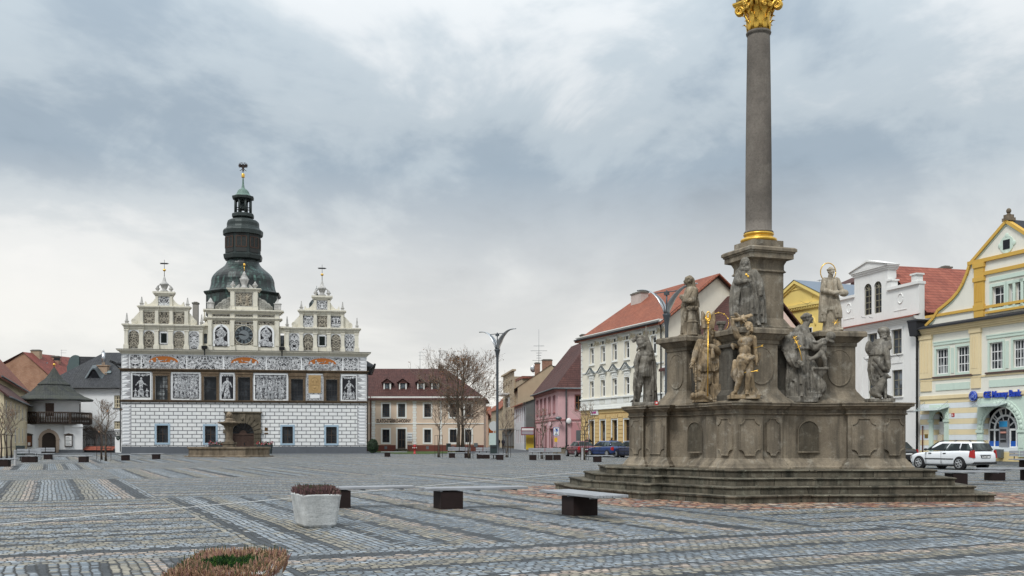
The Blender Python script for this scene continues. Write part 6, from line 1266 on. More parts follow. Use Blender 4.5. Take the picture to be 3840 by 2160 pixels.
# arched entrance, arched shop window, cash machine
def archtrim(name,x0,x1,zt,z0,w,m):
    r=(x1-x0)/2; cx=(x0+x1)/2; zs=zt-r; b=MB()
    for k in range(18):
        a,c=PI*k/18,PI*(k+1)/18; P=[(cx+rr_*math.cos(q),zs+rr_*math.sin(q)) for rr_,q in ((r,a),(r+w,a),(r+w,c),(r,c))]; b.prism(P,-.10,.0)
        q=(a+c)/2; b.ell((cx+(r+w*.5)*math.cos(q),-.11,zs+(r+w*.5)*math.sin(q)),(w*.28,.04,w*.28),8)
    for s0,s1 in ((x0-w,x0),(x1,x1+w)): b.box(s0,s1,-.10,0,z0,zs-.02); b.box(s0-.05,s1+.05,-.17,0,zs-.22,zs-.02); b.box(s0+.08,s1-.08,-.13,-.1,z0+.6,zs-.5)
    b.prism([(x0-w,zs),(x0-w,zt+w+.1),(cx,zt+w+.1)]+[(cx-(r+w)*math.sin(k*PI/16),zs+(r+w)*math.cos(k*PI/16)) for k in range(8)],-.05,0); b.prism([(x1+w,zs),(x1+w,zt+w+.1),(cx,zt+w+.1)]+[(cx+(r+w)*math.sin(k*PI/16),zs+(r+w)*math.cos(k*PI/16)) for k in range(8)],-.05,0)
    return b.build(name,m,bk)
archtrim('door_arch',dxa,dxb,dzt,.1,.42,W_['bm']); archtrim('window_arch',axa,axb,azt,.35,.55,W_['bm'])
b=MB(); yy=.5; zs=dzt-dr_; b.box(dxa,dxb,yy,yy+.08,.1,zs-.25,0); b.box(dxa,dxb,yy-.04,yy,zs-.30,zs-.18,0); c=(dxa+dxb)/2; b.poly([(dxa,yy+.05,zs-.2),(dxb,yy+.05,zs-.2)]+[(c+dr_*math.cos(k*PI/12),yy+.05,zs+dr_*math.sin(k*PI/12)) for k in range(13)],1)
for k in range(1,6): a=PI*k/6; b.path([(c,yy,zs-.1),(c+dr_*math.cos(a),yy,zs+dr_*math.sin(a))],.03,4)
for k in range(2): b.box(lerp(dxa,dxb,.1+.5*k),lerp(dxa,dxb,.4+.5*k),yy-.03,yy,.4,zs-.6)
do=b.build('door',[W_['whitepaint'],MT['glass']],bk); g=MB(); g.ell((c+.1,yy-.05,1.1),(.03,.04,.05)); g.build('handle',MT['steel'],do)
o=window(bk,axa,axb,azb,azt,.42,1,1,W_['whitepaint'],MT['glass'],.13,.10,arch=True)
b=MB(); c=(axa+axb)/2; zs=azt-ar_; yy=.40; r2=ar_*.62
for k in range(14): a,c2=PI*k/14,PI*(k+1)/14; b.prism([(c+q*math.cos(w),zs+q*math.sin(w)) for q,w in ((r2-.07,a),(r2+.07,a),(r2+.07,c2),(r2-.07,c2))],yy,yy+.06)
for k in range(1,8): a=PI*k/8; b.path([(c+r2*math.cos(a),yy+.03,zs+r2*math.sin(a)),(c+ar_*.98*math.cos(a),yy+.03,zs+ar_*.98*math.sin(a))],.05,4,0,False)
b.box(axa,axb,yy,yy+.07,zs-.08,zs+.04)
for s_ in (-1,1): b.box(c+s_*r2-.06,c+s_*r2+.06,yy,yy+.06,azb,zs-.08); b.box(c+s_*r2*.42-.06,c+s_*r2*.42+.06,yy,yy+.06,azb,zs-.08)
b.build('glazing_bars',W_['whitepaint'],o)
b=MB(); b.box(axa+.1,c-r2-.06,yy+.015,yy+.03,azb+.08,azb+.45); b.box(c-r2+.06,c-r2*.42-.06,yy+.015,yy+.03,azb+.08,azb+.45); b.box(c+r2*.42+.06,c+r2-.06,yy+.015,yy+.03,azb+.08,azb+.45); b.box(c+r2+.06,axb-.1,yy+.015,yy+.03,azb+.08,azb+.45); b.build('blue_window_strip',paint('blue_film',(.01,.09,.40),.4),o)
b=MB(); x0,x1=c-r2*.42+.02,c+r2*.42-.02; b.box(x0-.05,x1+.05,yy-.02,yy+.02,azb,zs-.1,3); b.box(x0,x1,yy-.18,yy,azb+.02,azb+1.9,0); b.box(x0+.04,x1-.04,yy-.20,yy-.17,azb+1.45,azb+1.85,1); b.box(x0+.12,x1-.12,yy-.19,yy-.17,azb+.35,azb+1.3,2); b.box(x0+.2,x1-.12,yy-.26,yy-.18,azb+1.0,azb+1.12,4); b.box(x0+.15,x1-.15,yy-.3,yy-.18,azb+.55,azb+.62,0)
b.build('cash_machine',[paint('grey_cash_machine',(.3,.31,.33),.4,.4),paint('teal_blue_header',(.02,.25,.50),.4),paint('dark_recess',(.05,.05,.055),.4),W_['whitepaint'],paint('salmon_slot',(.6,.28,.22),.5)],bk)
b=MB(); b.box((x0+x1)/2-.28,(x0+x1)/2+.28,-.3,0,.25,.85); b.build('grey_box',MT['zinc'],bk)
for cx in ((410,760,345,330),(1180,1570,290,262)):
    x0=B8(cx[0],0)[0];x1=B8(cx[1],0)[0]; z=B8((cx[0]+cx[1])/2,cx[2])[1]; b=MB(); b.add([(x0,-1.0,z-.12),(x1,-1.0,z-.12),(x1,0,z+.14),(x0,0,z+.14),(x0,-1.0,z-.09),(x1,-1.0,z-.09),(x1,0,z+.17),(x0,0,z+.17)],[[0,1,2,3],[7,6,5,4],[0,4,5,1],[3,2,6,7],[0,3,7,4],[1,5,6,2]])
    for x in (x0+.15,x1-.15): b.tube((x,-.95,z-.1),(x,0,z+.6),.02)
    b.build('glass_canopy',paint('grey_canopy_glass',(.35,.40,.40),.15),bk)
bl=paint('blue_sign',(.02,.06,.42),.35); em=B8(1110,165); b=MB(); b.lathe([(.02,0),(.36,0),(.38,.03),(.38,.10),(.02,.10)],28); 
for v in b.v: v.xyz=(em[0]+v.x,-.12-v.z,em[1]+v.y)
so_=b.build('round_emblem',bl,bk); 
lw=paint('pale_blue_script',(.35,.45,.75),.4); b=MB(); ring=[(em[0]+.33*math.cos(k*PI/16),-.235,em[1]+.33*math.sin(k*PI/16)) for k in range(33)]; b.path(ring,.012,4); 
for k in range(4):
    a=k*PI/2+.4; b.path([(em[0]+(.30-.05*math.sin(q))*math.cos(a+q*.25),-.235,em[1]+(.30-.09*math.sin(q*1.6))*math.sin(a+q*.25)) for q in range(5)],.012,4)
b.build('emblem_ring',lw,so_)
text('GE',.30,lw,bk,(em[0]-.21,-.235,em[1]-.10),name='emblem_letters',shear=.35,ext=.006)
x0,z0=B8(1248,182); b=MB(); b.box(em[0]+.3,L-.5,-.06,0,z0+.06,z0+.16); b.build('sign_rail',MT['steel'],bk)
o=text('GE Money Bank',.62,bl,bk,(x0,-.14,z0-.03),ext=.05,bold=.024); o.scale=((BK.X(3836)-x0)/o.dimensions.x,1,1)
b=MB(); x,z=B8(812,420); b.box(x-.15,x+.15,-.02,0,z-.14,z+.14); b.build('number_plate',paint('red_number_plate',(.45,.03,.03),.4),bk); text('6',.26,W_['whitepaint'],bk,(x-.08,-.03,z-.09),name='house_number')
b=MB(); x,z=B8(450,708); b.box(x-.18,x+.18,-.03,0,z-.15,z+.15); b.build('brass_plate',paint('brass_plate',(.28,.2,.06),.4,.6),bk)
b=MB(); x,z=B8(618,730); b.box(x-.26,x+.26,.1,.45,z-.24,z+.24); b.build('letter_box',paint('cream_letter_box',(.55,.48,.35),.6),bk)
b=MB(); b.box(-.05,.05+0,-.02,.3,0,.01); pipe(bk,-.18,.2,ze+.1,MT['black'],-.16,.08); b=MB(); b.tube((.35,-.08,.1),(.35,-.08,2.6),.05); b.build('red_pipe',MT['reddrain'],bk)
b=MB(); b.frust(-.55,.25,-.55,.3,ze-.2,ze+.9,-.12); b.box(-.7,.45,-.7,.5,ze+.9,ze+1.05); b.build('rain_hopper',W_['blk'],bk)
# ---------- shabby white house with the attic gable
def c5(cx,cy): return 2850+cx/2.337,940+cy/2.337
WA=Fac((28.9,88.9),(31.85,78.1),'white_house','shabby white plaster house with a stepped attic gable and bare iron flower hooks','house'); wa=WA.t; L=WA.L; A5=lambda x,y:WA.loc(*c5(x,y))
za=A5(1000,640)[1]; W_['sw']=plaster('stained_white_plaster',(.76,.755,.73),.06,grime=.45,gc=(.5,.47,.41),sc=.5)
W_['oldframe']=paint('weathered_window_frame',(.22,.20,.14),.7,0,.3)
wx=[(A5(768,0)[0],A5(829,0)[0]),(A5(948,0)[0],A5(1030,0)[0]),(A5(1156,0)[0],A5(1246,0)[0])]; za1,za2=A5(1200,905)[1],A5(1200,690)[1]; zb1,zb2=A5(1200,1278)[1],A5(1200,1045)[1]
H=[(a,c,za1,za2) for a,c in wx]+[(a,c,zb1,zb2) for a,c in wx]+[(a+.1,c,.9,2.6) for a,c in wx[:2]]
b=MB(); b.wall(0,L,0,za,H,0,.25); shell(b,L,11,za)
def seg(x0,x1,z,h): return [(x0,z)]+[(lerp(x0,x1,k/8),z+h*math.sin(PI*k/8)) for k in range(9)]
b.build('wall',W_['sw'],wa)
for q,(a,c,d_,e) in enumerate(H):
    o=window(wa,a,c,d_,e,.16,2,2,W_['oldframe'],W_['glassm'],.07,.06,split=(.62,)); 
    g=MB()
    for f_ in (.3,): g.box(a,c,.165,.2,lerp(d_,e,f_)-.015,lerp(d_,e,f_)+.015)
    g.build('glazing_bars',W_['oldframe'],o); s=MB(); s.box(a-.15,c+.15,-.12,.02,d_-.1,d_); s.build('sill',W_['sw'],o)
    if q<3: s=MB(); s.prism(seg(a,c,e-.16,.17)+[(c,e+.01),(a,e+.01)],.0,.05); 
b=MB()
for p in (.1,wx[0][1]+.5,wx[1][1]+.45,L-.75): b.box(p,p+.6,-.07,.02,zb2-4.0 if False else zb1-1.0,za-.5); b.box(p-.05,p+.65,-.12,.02,za-.8,za-.5)
for a,c in wx:
    b.box(a-.14,a,-.05,.02,za1,za2); b.box(c,c+.14,-.05,.02,za1,za2); b.box(a-.14,c+.14,-.07,.02,za2,za2+.16)
    b.box(a-.05,c+.05,-.05,.02,za1-.75,za1-.25)
for k,(h,o) in enumerate(((.12,.08),(.12,.18),(.12,.30),(.10,.42))): b.box(-.02,L+.02,-o,.02,za-.42+.11*k,za-.42+.11*k+h)
b.box(0,L,-.08,.02,zb1-1.2,zb1-1.0); b.build('pilasters_and_cornice',W_['sw'],wa)
b=MB(); b.quad((-.05,-.5,za+.02),(L+.05,-.5,za+.02),(L+.05,.2,za+.22),(-.05,.2,za+.22)); b.box(-.05,L+.05,-.52,-.46,za-.05,za+.03); b.build('tiled_ledge',MT['brightred'],wa)
for a,c in wx:
    for x in (a+.1,c-.1):
        for z in (za1-.15,): b=MB(); b.path([(x,-.1,z),(x,-.45,z+.02),(x,-.5,z+.12),(x,-.42,z+.16)],.018,4); b.path([(x,-.1,z-.2),(x,-.4,z)],.014,4); b.build('flower_hook',MT['black'],wa)
for cx in (935,1000): 
    b=MB(); x,z=A5(cx,590); b.path([(x,-.1,z),(x,-.45,z+.02),(x,-.5,z+.12)],.018,4); b.build('flower_hook',MT['black'],wa)
gx0,gx1=A5(818,0)[0],A5(1112,0)[0]; zL=A5(750,425)[1]; zR=A5(1240,322)[1]; zt=A5(965,190)[1]; zp=A5(965,97)[1]
aw=[(A5(903,0)[0],A5(969,0)[0]),(A5(990,0)[0],A5(1056,0)[0])]; az0,az1=A5(980,555)[1],A5(980,278)[1]
b=MB(); b.wall(gx0,gx1,za,zt,[(a,c,az0,az1) for a,c in aw],.1,.2)
for a,c in aw: r=(c-a)/2; b.arcwall((a+c)/2,az1-r,r,a,c,az1,.1)
b.quad((gx0,.1,za),(gx0,.1,zt),(gx0,.9,zt),(gx0,.9,za)); b.quad((gx1,.1,za),(gx1,.9,za),(gx1,.9,zt),(gx1,.1,zt)); b.quad((gx1,.9,za),(gx0,.9,za),(gx0,.9,zt),(gx1,.9,zt))
b.box(0,gx0,.1,.6,za,zL); b.box(gx1,L,.1,.6,za,zR); 
for x0,x1,z in ((0,gx0,zL),(gx1,L,zR)): b.box(x0-.05,x1+.05,-.08,.68,z,z+.22)
for x,z in ((.35,zL+.2),(L-.5,zR+.2),(gx1+.3,zR+.2)): b.box(x-.3,x+.3,.0,.6,z,z+.55); b.box(x-.4,x+.4,-.08,.68,z+.55,z+.68)
for k,(h,o) in enumerate(((.2,.1),(.15,.2),(.12,.3))): b.box(gx0-o,gx1+o,.1-o,1.0,zt+.15*k-.1,zt+.15*k+h-.1)
m=(gx0+gx1)/2; b.prism([(gx0-.3,zt+.3),(gx1+.3,zt+.3),(m,zp)],-.2,1.0); b.prism([(gx0-.35,zt+.32),(m,zp+.15),(gx1+.35,zt+.32),(m,zp-.02)],-.32,1.05)
for x,z in ((A5(770,0)[0],A5(770,503)[1]),(A5(1221,0)[0],A5(1221,418)[1])): b.path([(x+.32*math.cos(k*PI/10),.1,z+.4*math.sin(k*PI/10)) for k in range(21)],.06,6); b.box(x-.8,x+.8,.06,.1,z-.95,z-.9); b.box(x-.8,x+.8,.06,.1,z+.9,z+.95)
b.build('attic_gable',W_['sw'],wa)
for a,c in aw: window(wa,a,c,az0,az1,.22,2,4,W_['oldframe'],W_['glass'],.07,.06,arch=True,name='arched_window',split=(.25,.5,.75))
b=MB(); rz_=A5(1200,135)[1]; m=L*.5; zv=za+.25
b.add([(m,.9,zp-.35),(m,12,zp-.35),(L+.35,12,zv),(L+.35,.55,zv)],[[0,3,2,1]]); b.add([(m,.9,zp-.35),(m,12,zp-.35),(-.35,12,zv),(-.35,.55,zv)],[[0,1,2,3]]); b.build('roof',MT['brightred'],wa)
x,z=WA.loc(*c7(703,318),dep=9); chimney(wa,x,9,z-3,z,.8,.7,plaster('grey_render_chimney',(.4,.36,.32),.2))
# ---------- yellow house with a pediment
YC=Fac((23.6,100.5),(28.7,89.4),'yellow_house','bright yellow house with a triangular pediment behind the tall column','house'); yc=YC.t; L=YC.L; Y5=lambda x,y:YC.loc(*c5(x,y))
W_['ye']=plaster('bright_yellow_stucco',(.78,.60,.20),.05,grime=.34); zc=Y5(400,470)[1]; ax,az=Y5(320,262)
b=MB(); b.quad((0,0,0),(L,0,0),(L,0,zc),(0,0,zc)); shell(b,L,10,zc); hw=min(ax,L-ax)
b.prism([(ax-hw,zc),(ax+hw,zc),(ax,az-.4)],-.02,.4); 
for s_ in (-1,1):
    for o,y0 in ((0,-.3),(.22,-.16)): b.prism([(ax+s_*hw,zc+.1-o*.4),(ax,az-o),(ax,az-.3-o),(ax+s_*(hw-.0),zc-.2-o*.4)],y0,.4)
b.box(0,L,-.3,.02,zc-.2,zc+.05); b.box(0,L,-.18,.02,zc-.45,zc-.2); 
for k in range(36): b.box(L*k/36,L*k/36+.14,-.25,0,zc-.36,zc-.22)
b.path([(ax+1.6*math.cos(PI*k/16)*1.4,-.03,zc+.55+1.0*math.sin(PI*k/16)) for k in range(17)],.07,6)
for q in (.25,.5,.75): b.path([(L*q+1.0*math.cos(PI*k/12),-.02,zc-2.1+1.0*math.sin(PI*k/12)) for k in range(13)],.08,6)
b.build('wall',W_['ye'],yc)
for q in (.25,.5,.75): window(yc,L*q-.6,L*q+.6,zc-4.4,zc-2.2,-.06,2,2)
b=MB()
for s_ in (-1,1): b.add([(ax,-.35,az+.06),(ax+s_*(hw+.2),-.35,zc+.12),(ax+s_*(hw+.2),10,zc+.12),(ax,10,az+.06)],[[0,1,2,3]])
b.build('roof',paint('blue_grey_sheet_roof',(.17,.21,.26),.5,.3),yc)
b=MB(); q0,qz=YC.loc(3030,1115,6); q1,qt=YC.loc(3215,1075,6); b.add([(q0,6,zc+.4),(q1,6,zc+.4),(q1,9,qt+.6),(q0,9,qt+.6)],[[0,1,2,3]]); b.build('rear_roof',MT['brightred'],yc)
antenna(yc,ax-2.5,5,az-1,1.8)
b=MB(); q0,qz=YC.loc(3120,1075,8); q1,qt=YC.loc(3190,1030,8); b.add([(q0,8,qz),(q1,8,qz),(q1,11,qt+.4),(q0,11,qt+.4)],[[0,1,2,3]]); b.quad((q1,8,qz-3),(q1,11,qz-3),(q1,11,qt+.4),(q1,8,qz)); b.build('upper_rear_roof',MT['winered'],yc)
# ---------- cream three-storey corner house
MT['buffr']=plaster('buff_relief',(.60,.52,.37),.1)
def c2(cx,cy): return 2100+cx/1.907,1000+cy/1.907
CB=Fac((7.83,112.0),(14.45,94.6),'corner_house','cream stuccoed three storey house with a yellow ground floor and orange tiled roof','house'); cb=CB.t; L=CB.L; C2=lambda x,y:CB.loc(*c2(x,y))
W_['cbw']=plaster('warm_ivory_stucco',(.78,.73,.61),.05,grime=.3); W_['cby']=plaster('ochre_yellow_rusticated_stucco',(.63,.45,.21),.06,grime=.34); W_['trim']=plaster('white_stucco_trim',(.76,.76,.72),.04,grime=.2)
zE=C2(150,500)[1]-.1; wxs=[C2(228,0)[0],C2(309,0)[0],C2(393,0)[0],C2(480,0)[0]]; sp=(wxs[3]-wxs[0])/3; wxs=[wxs[0]+sp*k for k in range(7) if wxs[0]+sp*k<L-.9]
z3a,z3b=C2(228,697)[1],C2(228,583)[1]; z2a,z2b=C2(228,937)[1],C2(228,820)[1]; zbal0,zbal1=C2(228,988)[1],C2(228,953)[1]; zgf=C2(200,1018)[1]; z1a,z1b=C2(303,1245)[1],C2(303,1100)[1]
ww=.52
H=[(x-ww,x+ww,z3a,z3b) for x in wxs]+[(x-ww,x+ww,z2a,z2b) for x in wxs]; HG=[(x-.62,x+.62,z1a if k else .15,z1b) for k,x in enumerate(wxs)]
b=MB(); b.wall(0,L,zgf,zE,H,0,.3); shell(b,L,11.5,zE); gable_tri(b,L,0,11.5,zE,17.4); b.build('wall',W_['cbw'],cb)
b=MB(); b.wall(0,L,0,zgf,HG,-.03,.35)
for r_ in range(9):
    z=.5+r_*(zgf-1.2)/9; xs2=[0]+sum([[h[0]-.28,h[1]+.28] for h in HG],[])+[L]
    for i in range(0,len(xs2),2):
        if xs2[i+1]-xs2[i]>.15: b.box(xs2[i]+.02,xs2[i+1]-.02,-.11,-.03,z+.04,z+(zgf-1.2)/9-.02)
b.box(0,L,-.12,-.03,zgf-.55,zgf-.05)
for h in HG:
    c=(h[0]+h[1])/2
    for k in (-2,-1,0,1,2): b.prism([(c+k*.30-.12,z1b+.16),(c+k*.30+.12,z1b+.16),(c+k*.36+.15,z1b+.62),(c+k*.36-.15,z1b+.62)],-.13,-.03)
b.build('ground_floor_wall',W_['cby'],cb)
for k,(a,c,d_,e) in enumerate(H):
    up=k<len(wxs); o=window(cb,a,c,d_,e,.22,1,2,W_['whitepaint'],W_['glass'],.12,.10,split=(.62,),sur=W_['trim'],sw=.13,sill=W_['trim']); m=(a+c)/2; s=MB()
    if up: s.box(a-.25,c+.25,-.16,.02,e+.5,e+.58); s.box(a-.35,c+.35,-.24,.02,e+.58,e+.66); s.box(a-.2,a-.08,-.12,.02,e+.3,e+.5); s.box(c+.08,c+.2,-.12,.02,e+.3,e+.5)
    else:
        s.box(a-.12,c+.12,-.06,.02,e+.18,e+.62); s.box(a-.35,c+.35,-.2,.02,e+.66,e+.76); s.prism([(a-.45,e+.76),(m,e+1.42),(c+.45,e+.76),(c+.25,e+.76),(m,e+1.22),(a-.25,e+.76)],-.28,.02); s.box(a-.2,c+.2,-.03,.0,e+.7,e+1.0)
        for q in range(5): s.ell((lerp(a,c,(q+.5)/5),-.07,e+.40+.05*(q%2)),(.11,.05,.13),8)
    s.build('hood',W_['trim'],o)
    if not up: s=MB(); s.prism([(a-.5,e+.80),(m,e+1.50),(c+.5,e+.80),(c+.42,e+.78),(m,e+1.44),(a-.42,e+.78)],-.36,-.1); s.build('hood_flashing',MT['zinc'],o)
for k,(a,c,d_,e) in enumerate(HG):
    window(cb,a,c,d_,e,.25,1,2,MT['doorwood'],W_['glassl'] if k==1 else W_['glass'],.12,.1,split=(.68,),sur=W_['trim'],sw=.18) if k else window(cb,a,c,d_,e,.3,2,2,MT['doorwood'],W_['glass'],.12,.1,split=(.78,),sur=W_['trim'],sw=.18,name='door')
b=MB()
for k,(h,o) in enumerate(((.18,.08),(.12,.16),(.2,.3),(.14,.5),(.1,.6))): b.box(-o*.7,L+.02,-o,.02,zE-.75+.15*k,zE-.75+.15*k+h)
nd_=int(L/.42)
for k in range(nd_): b.box(L*k/nd_+.05,L*k/nd_+.25,-.42,0,zE-.62,zE-.38)
b.box(0,L,-.08,.02,z3a-1.0,z3a-.84); b.box(-.03,L+.02,-.22,.02,zbal1,zbal1+.14); b.box(-.03,L+.02,-.20,.02,zgf-.06,zgf+.2); b.box(-.03,L+.02,-.32,.02,zgf-.16,zgf-.06); b.box(0,L,-.1,.02,zgf+.2,zbal0-.02) 
for k in range(15):
    z=zgf+.4+k*(zE-1.2-zgf)/15; b.box(-.05,.38 if k%2 else .24,-.06,.03,z+.03,z+(zE-1.2-zgf)/15-.03)
xs2=[0]+sum([[x-.62,x+.62] for x in wxs],[])+[L]
for i in range(0,len(xs2),2): b.box(xs2[i],xs2[i+1],-.12,.02,zbal0-.04,zbal1)
b.build('stucco_trim',W_['trim'],cb)
for x in wxs:
    b=MB()
    for q in range(5): b.lathe([(.05,zbal0),(.05,zbal0+.04),(.035,zbal0+.08),(.07,lerp(zbal0,zbal1,.4)),(.035,lerp(zbal0,zbal1,.75)),(.05,zbal1)],8,(x-.42+.21*q,-.1,0))
    b.build('balustrade',W_['trim'],cb)
fb0,fb1=zE-1.35,zE-.85
for i,x in enumerate(wxs[:-1]+[wxs[-1]]):
    b=MB()
    for q in range(6): b.ell((x+sp*.5-.75+.3*q,-.02,(fb0+fb1)/2+.08*math.sin(q*2)),(.14,.05,.2),7)
    for q in (-.9,.9): b.box(x+sp*.5+q-.03,x+sp*.5+q+.03,-.05,.02,fb0,fb1)
    b.build('relief_panel',MT['buffr'],cb)
for x in wxs: b=MB(); b.box(x-.16,x+.16,-.03,.02,fb0+.08,fb1-.08); b.build('attic_vent',W_['blk'],cb)
b=MB(); gable_roof(b,0,L,0,11.5,zE,17.6,.6,.14,3.2,0); b.build('roof',MT['redtile'],cb)
b=MB(); b.add([(L+.25,-.65,zE-.42),(L+.25,5.75,17.62),(L+.25,12.15,zE-.42),(L+.25,12.15,zE-.8),(L+.25,5.75,17.2),(L+.25,-.65,zE-.8)],[[0,1,4,5],[1,2,3,4]]); b.build('barge_board',MT['darkwood'],cb); b=MB(); b.tube((-.5,-.68,zE-.38),(L,-.68,zE-.38),.09); b.build('gutter',MT['black'],cb)
chimney(cb,5.1,4.6,14.5,C2(640,128)[1]+.75,2.3,.9,plaster('pink_white_chimney',(.52,.44,.40),.25,grime=.5))
pipe(cb,L-.25,.2,zE-.4,MT['black'],-.2,.07)
x,z=C2(255,1043); b=MB(); b.box(x-.95,x+.95,-.2,-.1,z-.27,z+.27); so_=b.build('shop_sign',W_['whitepaint'],cb); text('Pamella',.42,paint('magenta_lettering',(.45,.05,.25),.5),cb,(x-.78,-.21,z-.12),shear=.3,bold=.012)
# ---------- house D: red roofed house with white quoins, mostly behind the monument
dd=(CB.d); q0=CB.w(L+.02,0); DH=Fac((q0.x,q0.y),(q0.x+dd.x*7,q0.y+dd.y*7),'red_roof_house','pale pink house with white quoins and a wine red roof beside the corner house','house'); dh=DH.t; D4=lambda x,y:DH.loc(2350+x/2.336,940+y/2.336)
zE2=D4(400,985)[1]-.1; b=MB(); b.wall(0,7,0,zE2,[(2.0,3.1,4.2,6.2),(4.8,5.9,4.2,6.2)],0,.2); shell(b,7,13,zE2); gable_tri(b,7,0,13,zE2,zE2+6.7); b.build('wall',plaster('pale_pink_stucco',(.72,.55,.50),.05),dh)
for x in (2.0,4.8): window(dh,x,x+1.1,4.2,6.2,.12,2,2)
b=MB()
for k in range(14): z=.4+k*.52; b.box(0.02,.85 if k%2 else .6,-.06,.02,z,z+.46)
b.box(0,7,-.25,.02,zE2-.35,zE2-.05); b.build('quoins',W_['trim'],dh)
b=MB(); gable_roof(b,0.05,6.6,0,14,zE2,zE2+6.9,.4,.2); b.build('roof',MT['winered'],dh)
# ---------- pink house on the street corner
PK=Fac((3.26,140.0),(5.53,120.0),'pink_house','pink corner house with a steep wine red hipped roof','house'); pk=PK.t; L=PK.L
PS=Fac((5.53,120.0),(14.5,121.02),'tmp',None,None); c1r=lambda x,y:(1800+x/2.588,1200+y/2.588)
W_['pink']=plaster('pink_stucco',(.62,.39,.40),.06,grime=.34); W_['dpink']=plaster('dusky_pink_trim',(.34,.14,.145),.08)
zP=7.75; up=[(PK.X(c1r(a,0)[0]),PK.X(c1r(c,0)[0])) for a,c in ((551,566),(587,603),(625,641),(667,684),(711,729))]; zu0,zu1=PK.loc(*c1r(720,893))[1],PK.loc(*c1r(720,738))[1]
lo=[(PK.X(c1r(550,0)[0]),PK.X(c1r(566,0)[0]),.9,3.0),(PK.X(c1r(585,0)[0]),PK.X(c1r(598,0)[0]),.9,3.0),(PK.X(c1r(622,0)[0]),PK.X(c1r(645,0)[0]),.1,3.3),(PK.X(c1r(677,0)[0]),PK.X(c1r(712,0)[0]),.5,2.9)]
H=[(a,c,zu0,zu1) for a,c in up]
b=MB(); b.wall(0,L,0,zP,H+lo,0,.25); b.build('wall',W_['pink'],pk)
for a,c,d_,e in H: window(pk,a,c,d_,e,.15,2,2,W_['dpink'],MT['glass'],.08,.06,sur=W_['dpink'],sw=.1,sill=W_['dpink'])
for k,(a,c,d_,e) in enumerate(lo): window(pk,a,c,d_,e,.15,2,2,W_['dpink'],W_['glassl'],.08,.06,sur=W_['dpink'],sw=.12,name='door' if k==2 else 'window')
b=MB(); b.box(0,L+.04,-.06,.02,0,.5); b.box(0,L+.1,-.08,.02,3.85,4.0); b.box(0,L+.1,-.05,.02,4.2,4.28); b.build('dusky_band',W_['dpink'],pk)
def pcorn(par,L_,x0=-.3): 
    b=MB()
    for k,(h,o) in enumerate(((.15,.1),(.14,.22),(.12,.36))): b.box(x0,L_+o,-o,.02,zP-.4+.13*k,zP-.4+.13*k+h)
    return b.build('cornice',plaster('dull_rose_cornice',(.42,.21,.20),.08),par)
pcorn(pk,L)
LS=9.0; wr=(PS.X(c1r(925,0)[0]),PS.X(c1r(990,0)[0])); zr0,zr1=PS.loc(*c1r(950,875))[1],PS.loc(*c1r(950,730))[1]
b=MB(); b.wall(0,LS,0,zP,[(wr[0],wr[1],zr0,zr1)],0,.25); b.quad((LS,0,0),(LS,L,0),(LS,L,zP),(LS,0,zP)); b.build('side_wall',W_['pink'],PS.t)
window(PS.t,wr[0],wr[1],zr0,zr1,.15,2,2,paint('ochre_brown_window_frame',(.2,.09,.03),.5),MT['glass'],.1,.08,sur=W_['dpink'],sw=.1); b=MB(); b.box(-.04,LS,-.06,.02,0,.5); b.box(-.1,LS,-.08,.02,3.85,4.0); b.build('dusky_band',W_['dpink'],PS.t); pcorn(PS.t,LS)
x,z=PS.loc(*c1r(835,900)); pipe(PS.t,x,.2,zP,MT['zinc'],-.15,.09)
x,z=PS.loc(*c1r(948,1110)); b=MB(); b.box(x-.8,x+.8,-.04,.02,z-1.3,z+1.4); b.box(x-.2,x+.8,-.06,-.04,z-.8,z+.5,1); b.build('blocked_door',[plaster('rose_panel',(.52,.26,.27),.05),MT['zinc']],PS.t)
b=MB(); x,z=PS.loc(*c1r(858,980)); b.ell((x,-.3,z),(.32,.14,.36)); b.tube((x,-.3,z),(x,0,z-.2),.04); b.build('satellite_dish',W_['whitepaint'],PS.t)
b=MB(); x,z=PS.loc(*c1r(752,955)); b.ell((x,-.8,z),(.4,.3,.22)); b.path([(x+.1,-.7,z-.1),(x+.4,-.5,z-.6),(x+.5,0,z-.5)],.05,6); b.build('wall_lamp',MT['zinc'],PS.t)
reparent(PS,PK)
b=MB(); e=.55; zr=zP+6.6; b.add([(-e,-e,zP-.1),(L+e,-e,zP-.1),(L+e,LS+e,zP-.1),(-e,LS+e,zP-.1),(3.5,LS/2,zr),(L-5.0,LS/2+.6,zr)],[[0,1,5,4],[1,2,5],[2,3,4,5],[3,0,4],[3,2,1,0]]); b.build('roof',MT['winered'],pk)
b=MB(); b.tube((-e,-e-.05,zP-.05),(L+e,-e-.05,zP-.05),.09); b.build('gutter',MT['zinc'],pk); b=MB(); b.tube((L+e+.05,-e,zP-.05),(L+e+.05,LS+e,zP-.05),.09); b.build('gutter',MT['zinc'],pk)
pipe(pk,.4,.2,zP,MT['zinc'],-.15,.07)
for x,zz,s_ in ((PK.X(c1r(690,0)[0]),3.55,'Duo'),): b=MB(); b.box(x-1.0,x+.6,-.18,-.1,zz-.25,zz+.25); b.build('shop_sign',paint('pale_pink_sign',(.75,.55,.58),.5),pk)
chimney(pk,9,5.5,zr-2.5,zr+.9,.8,1.4)
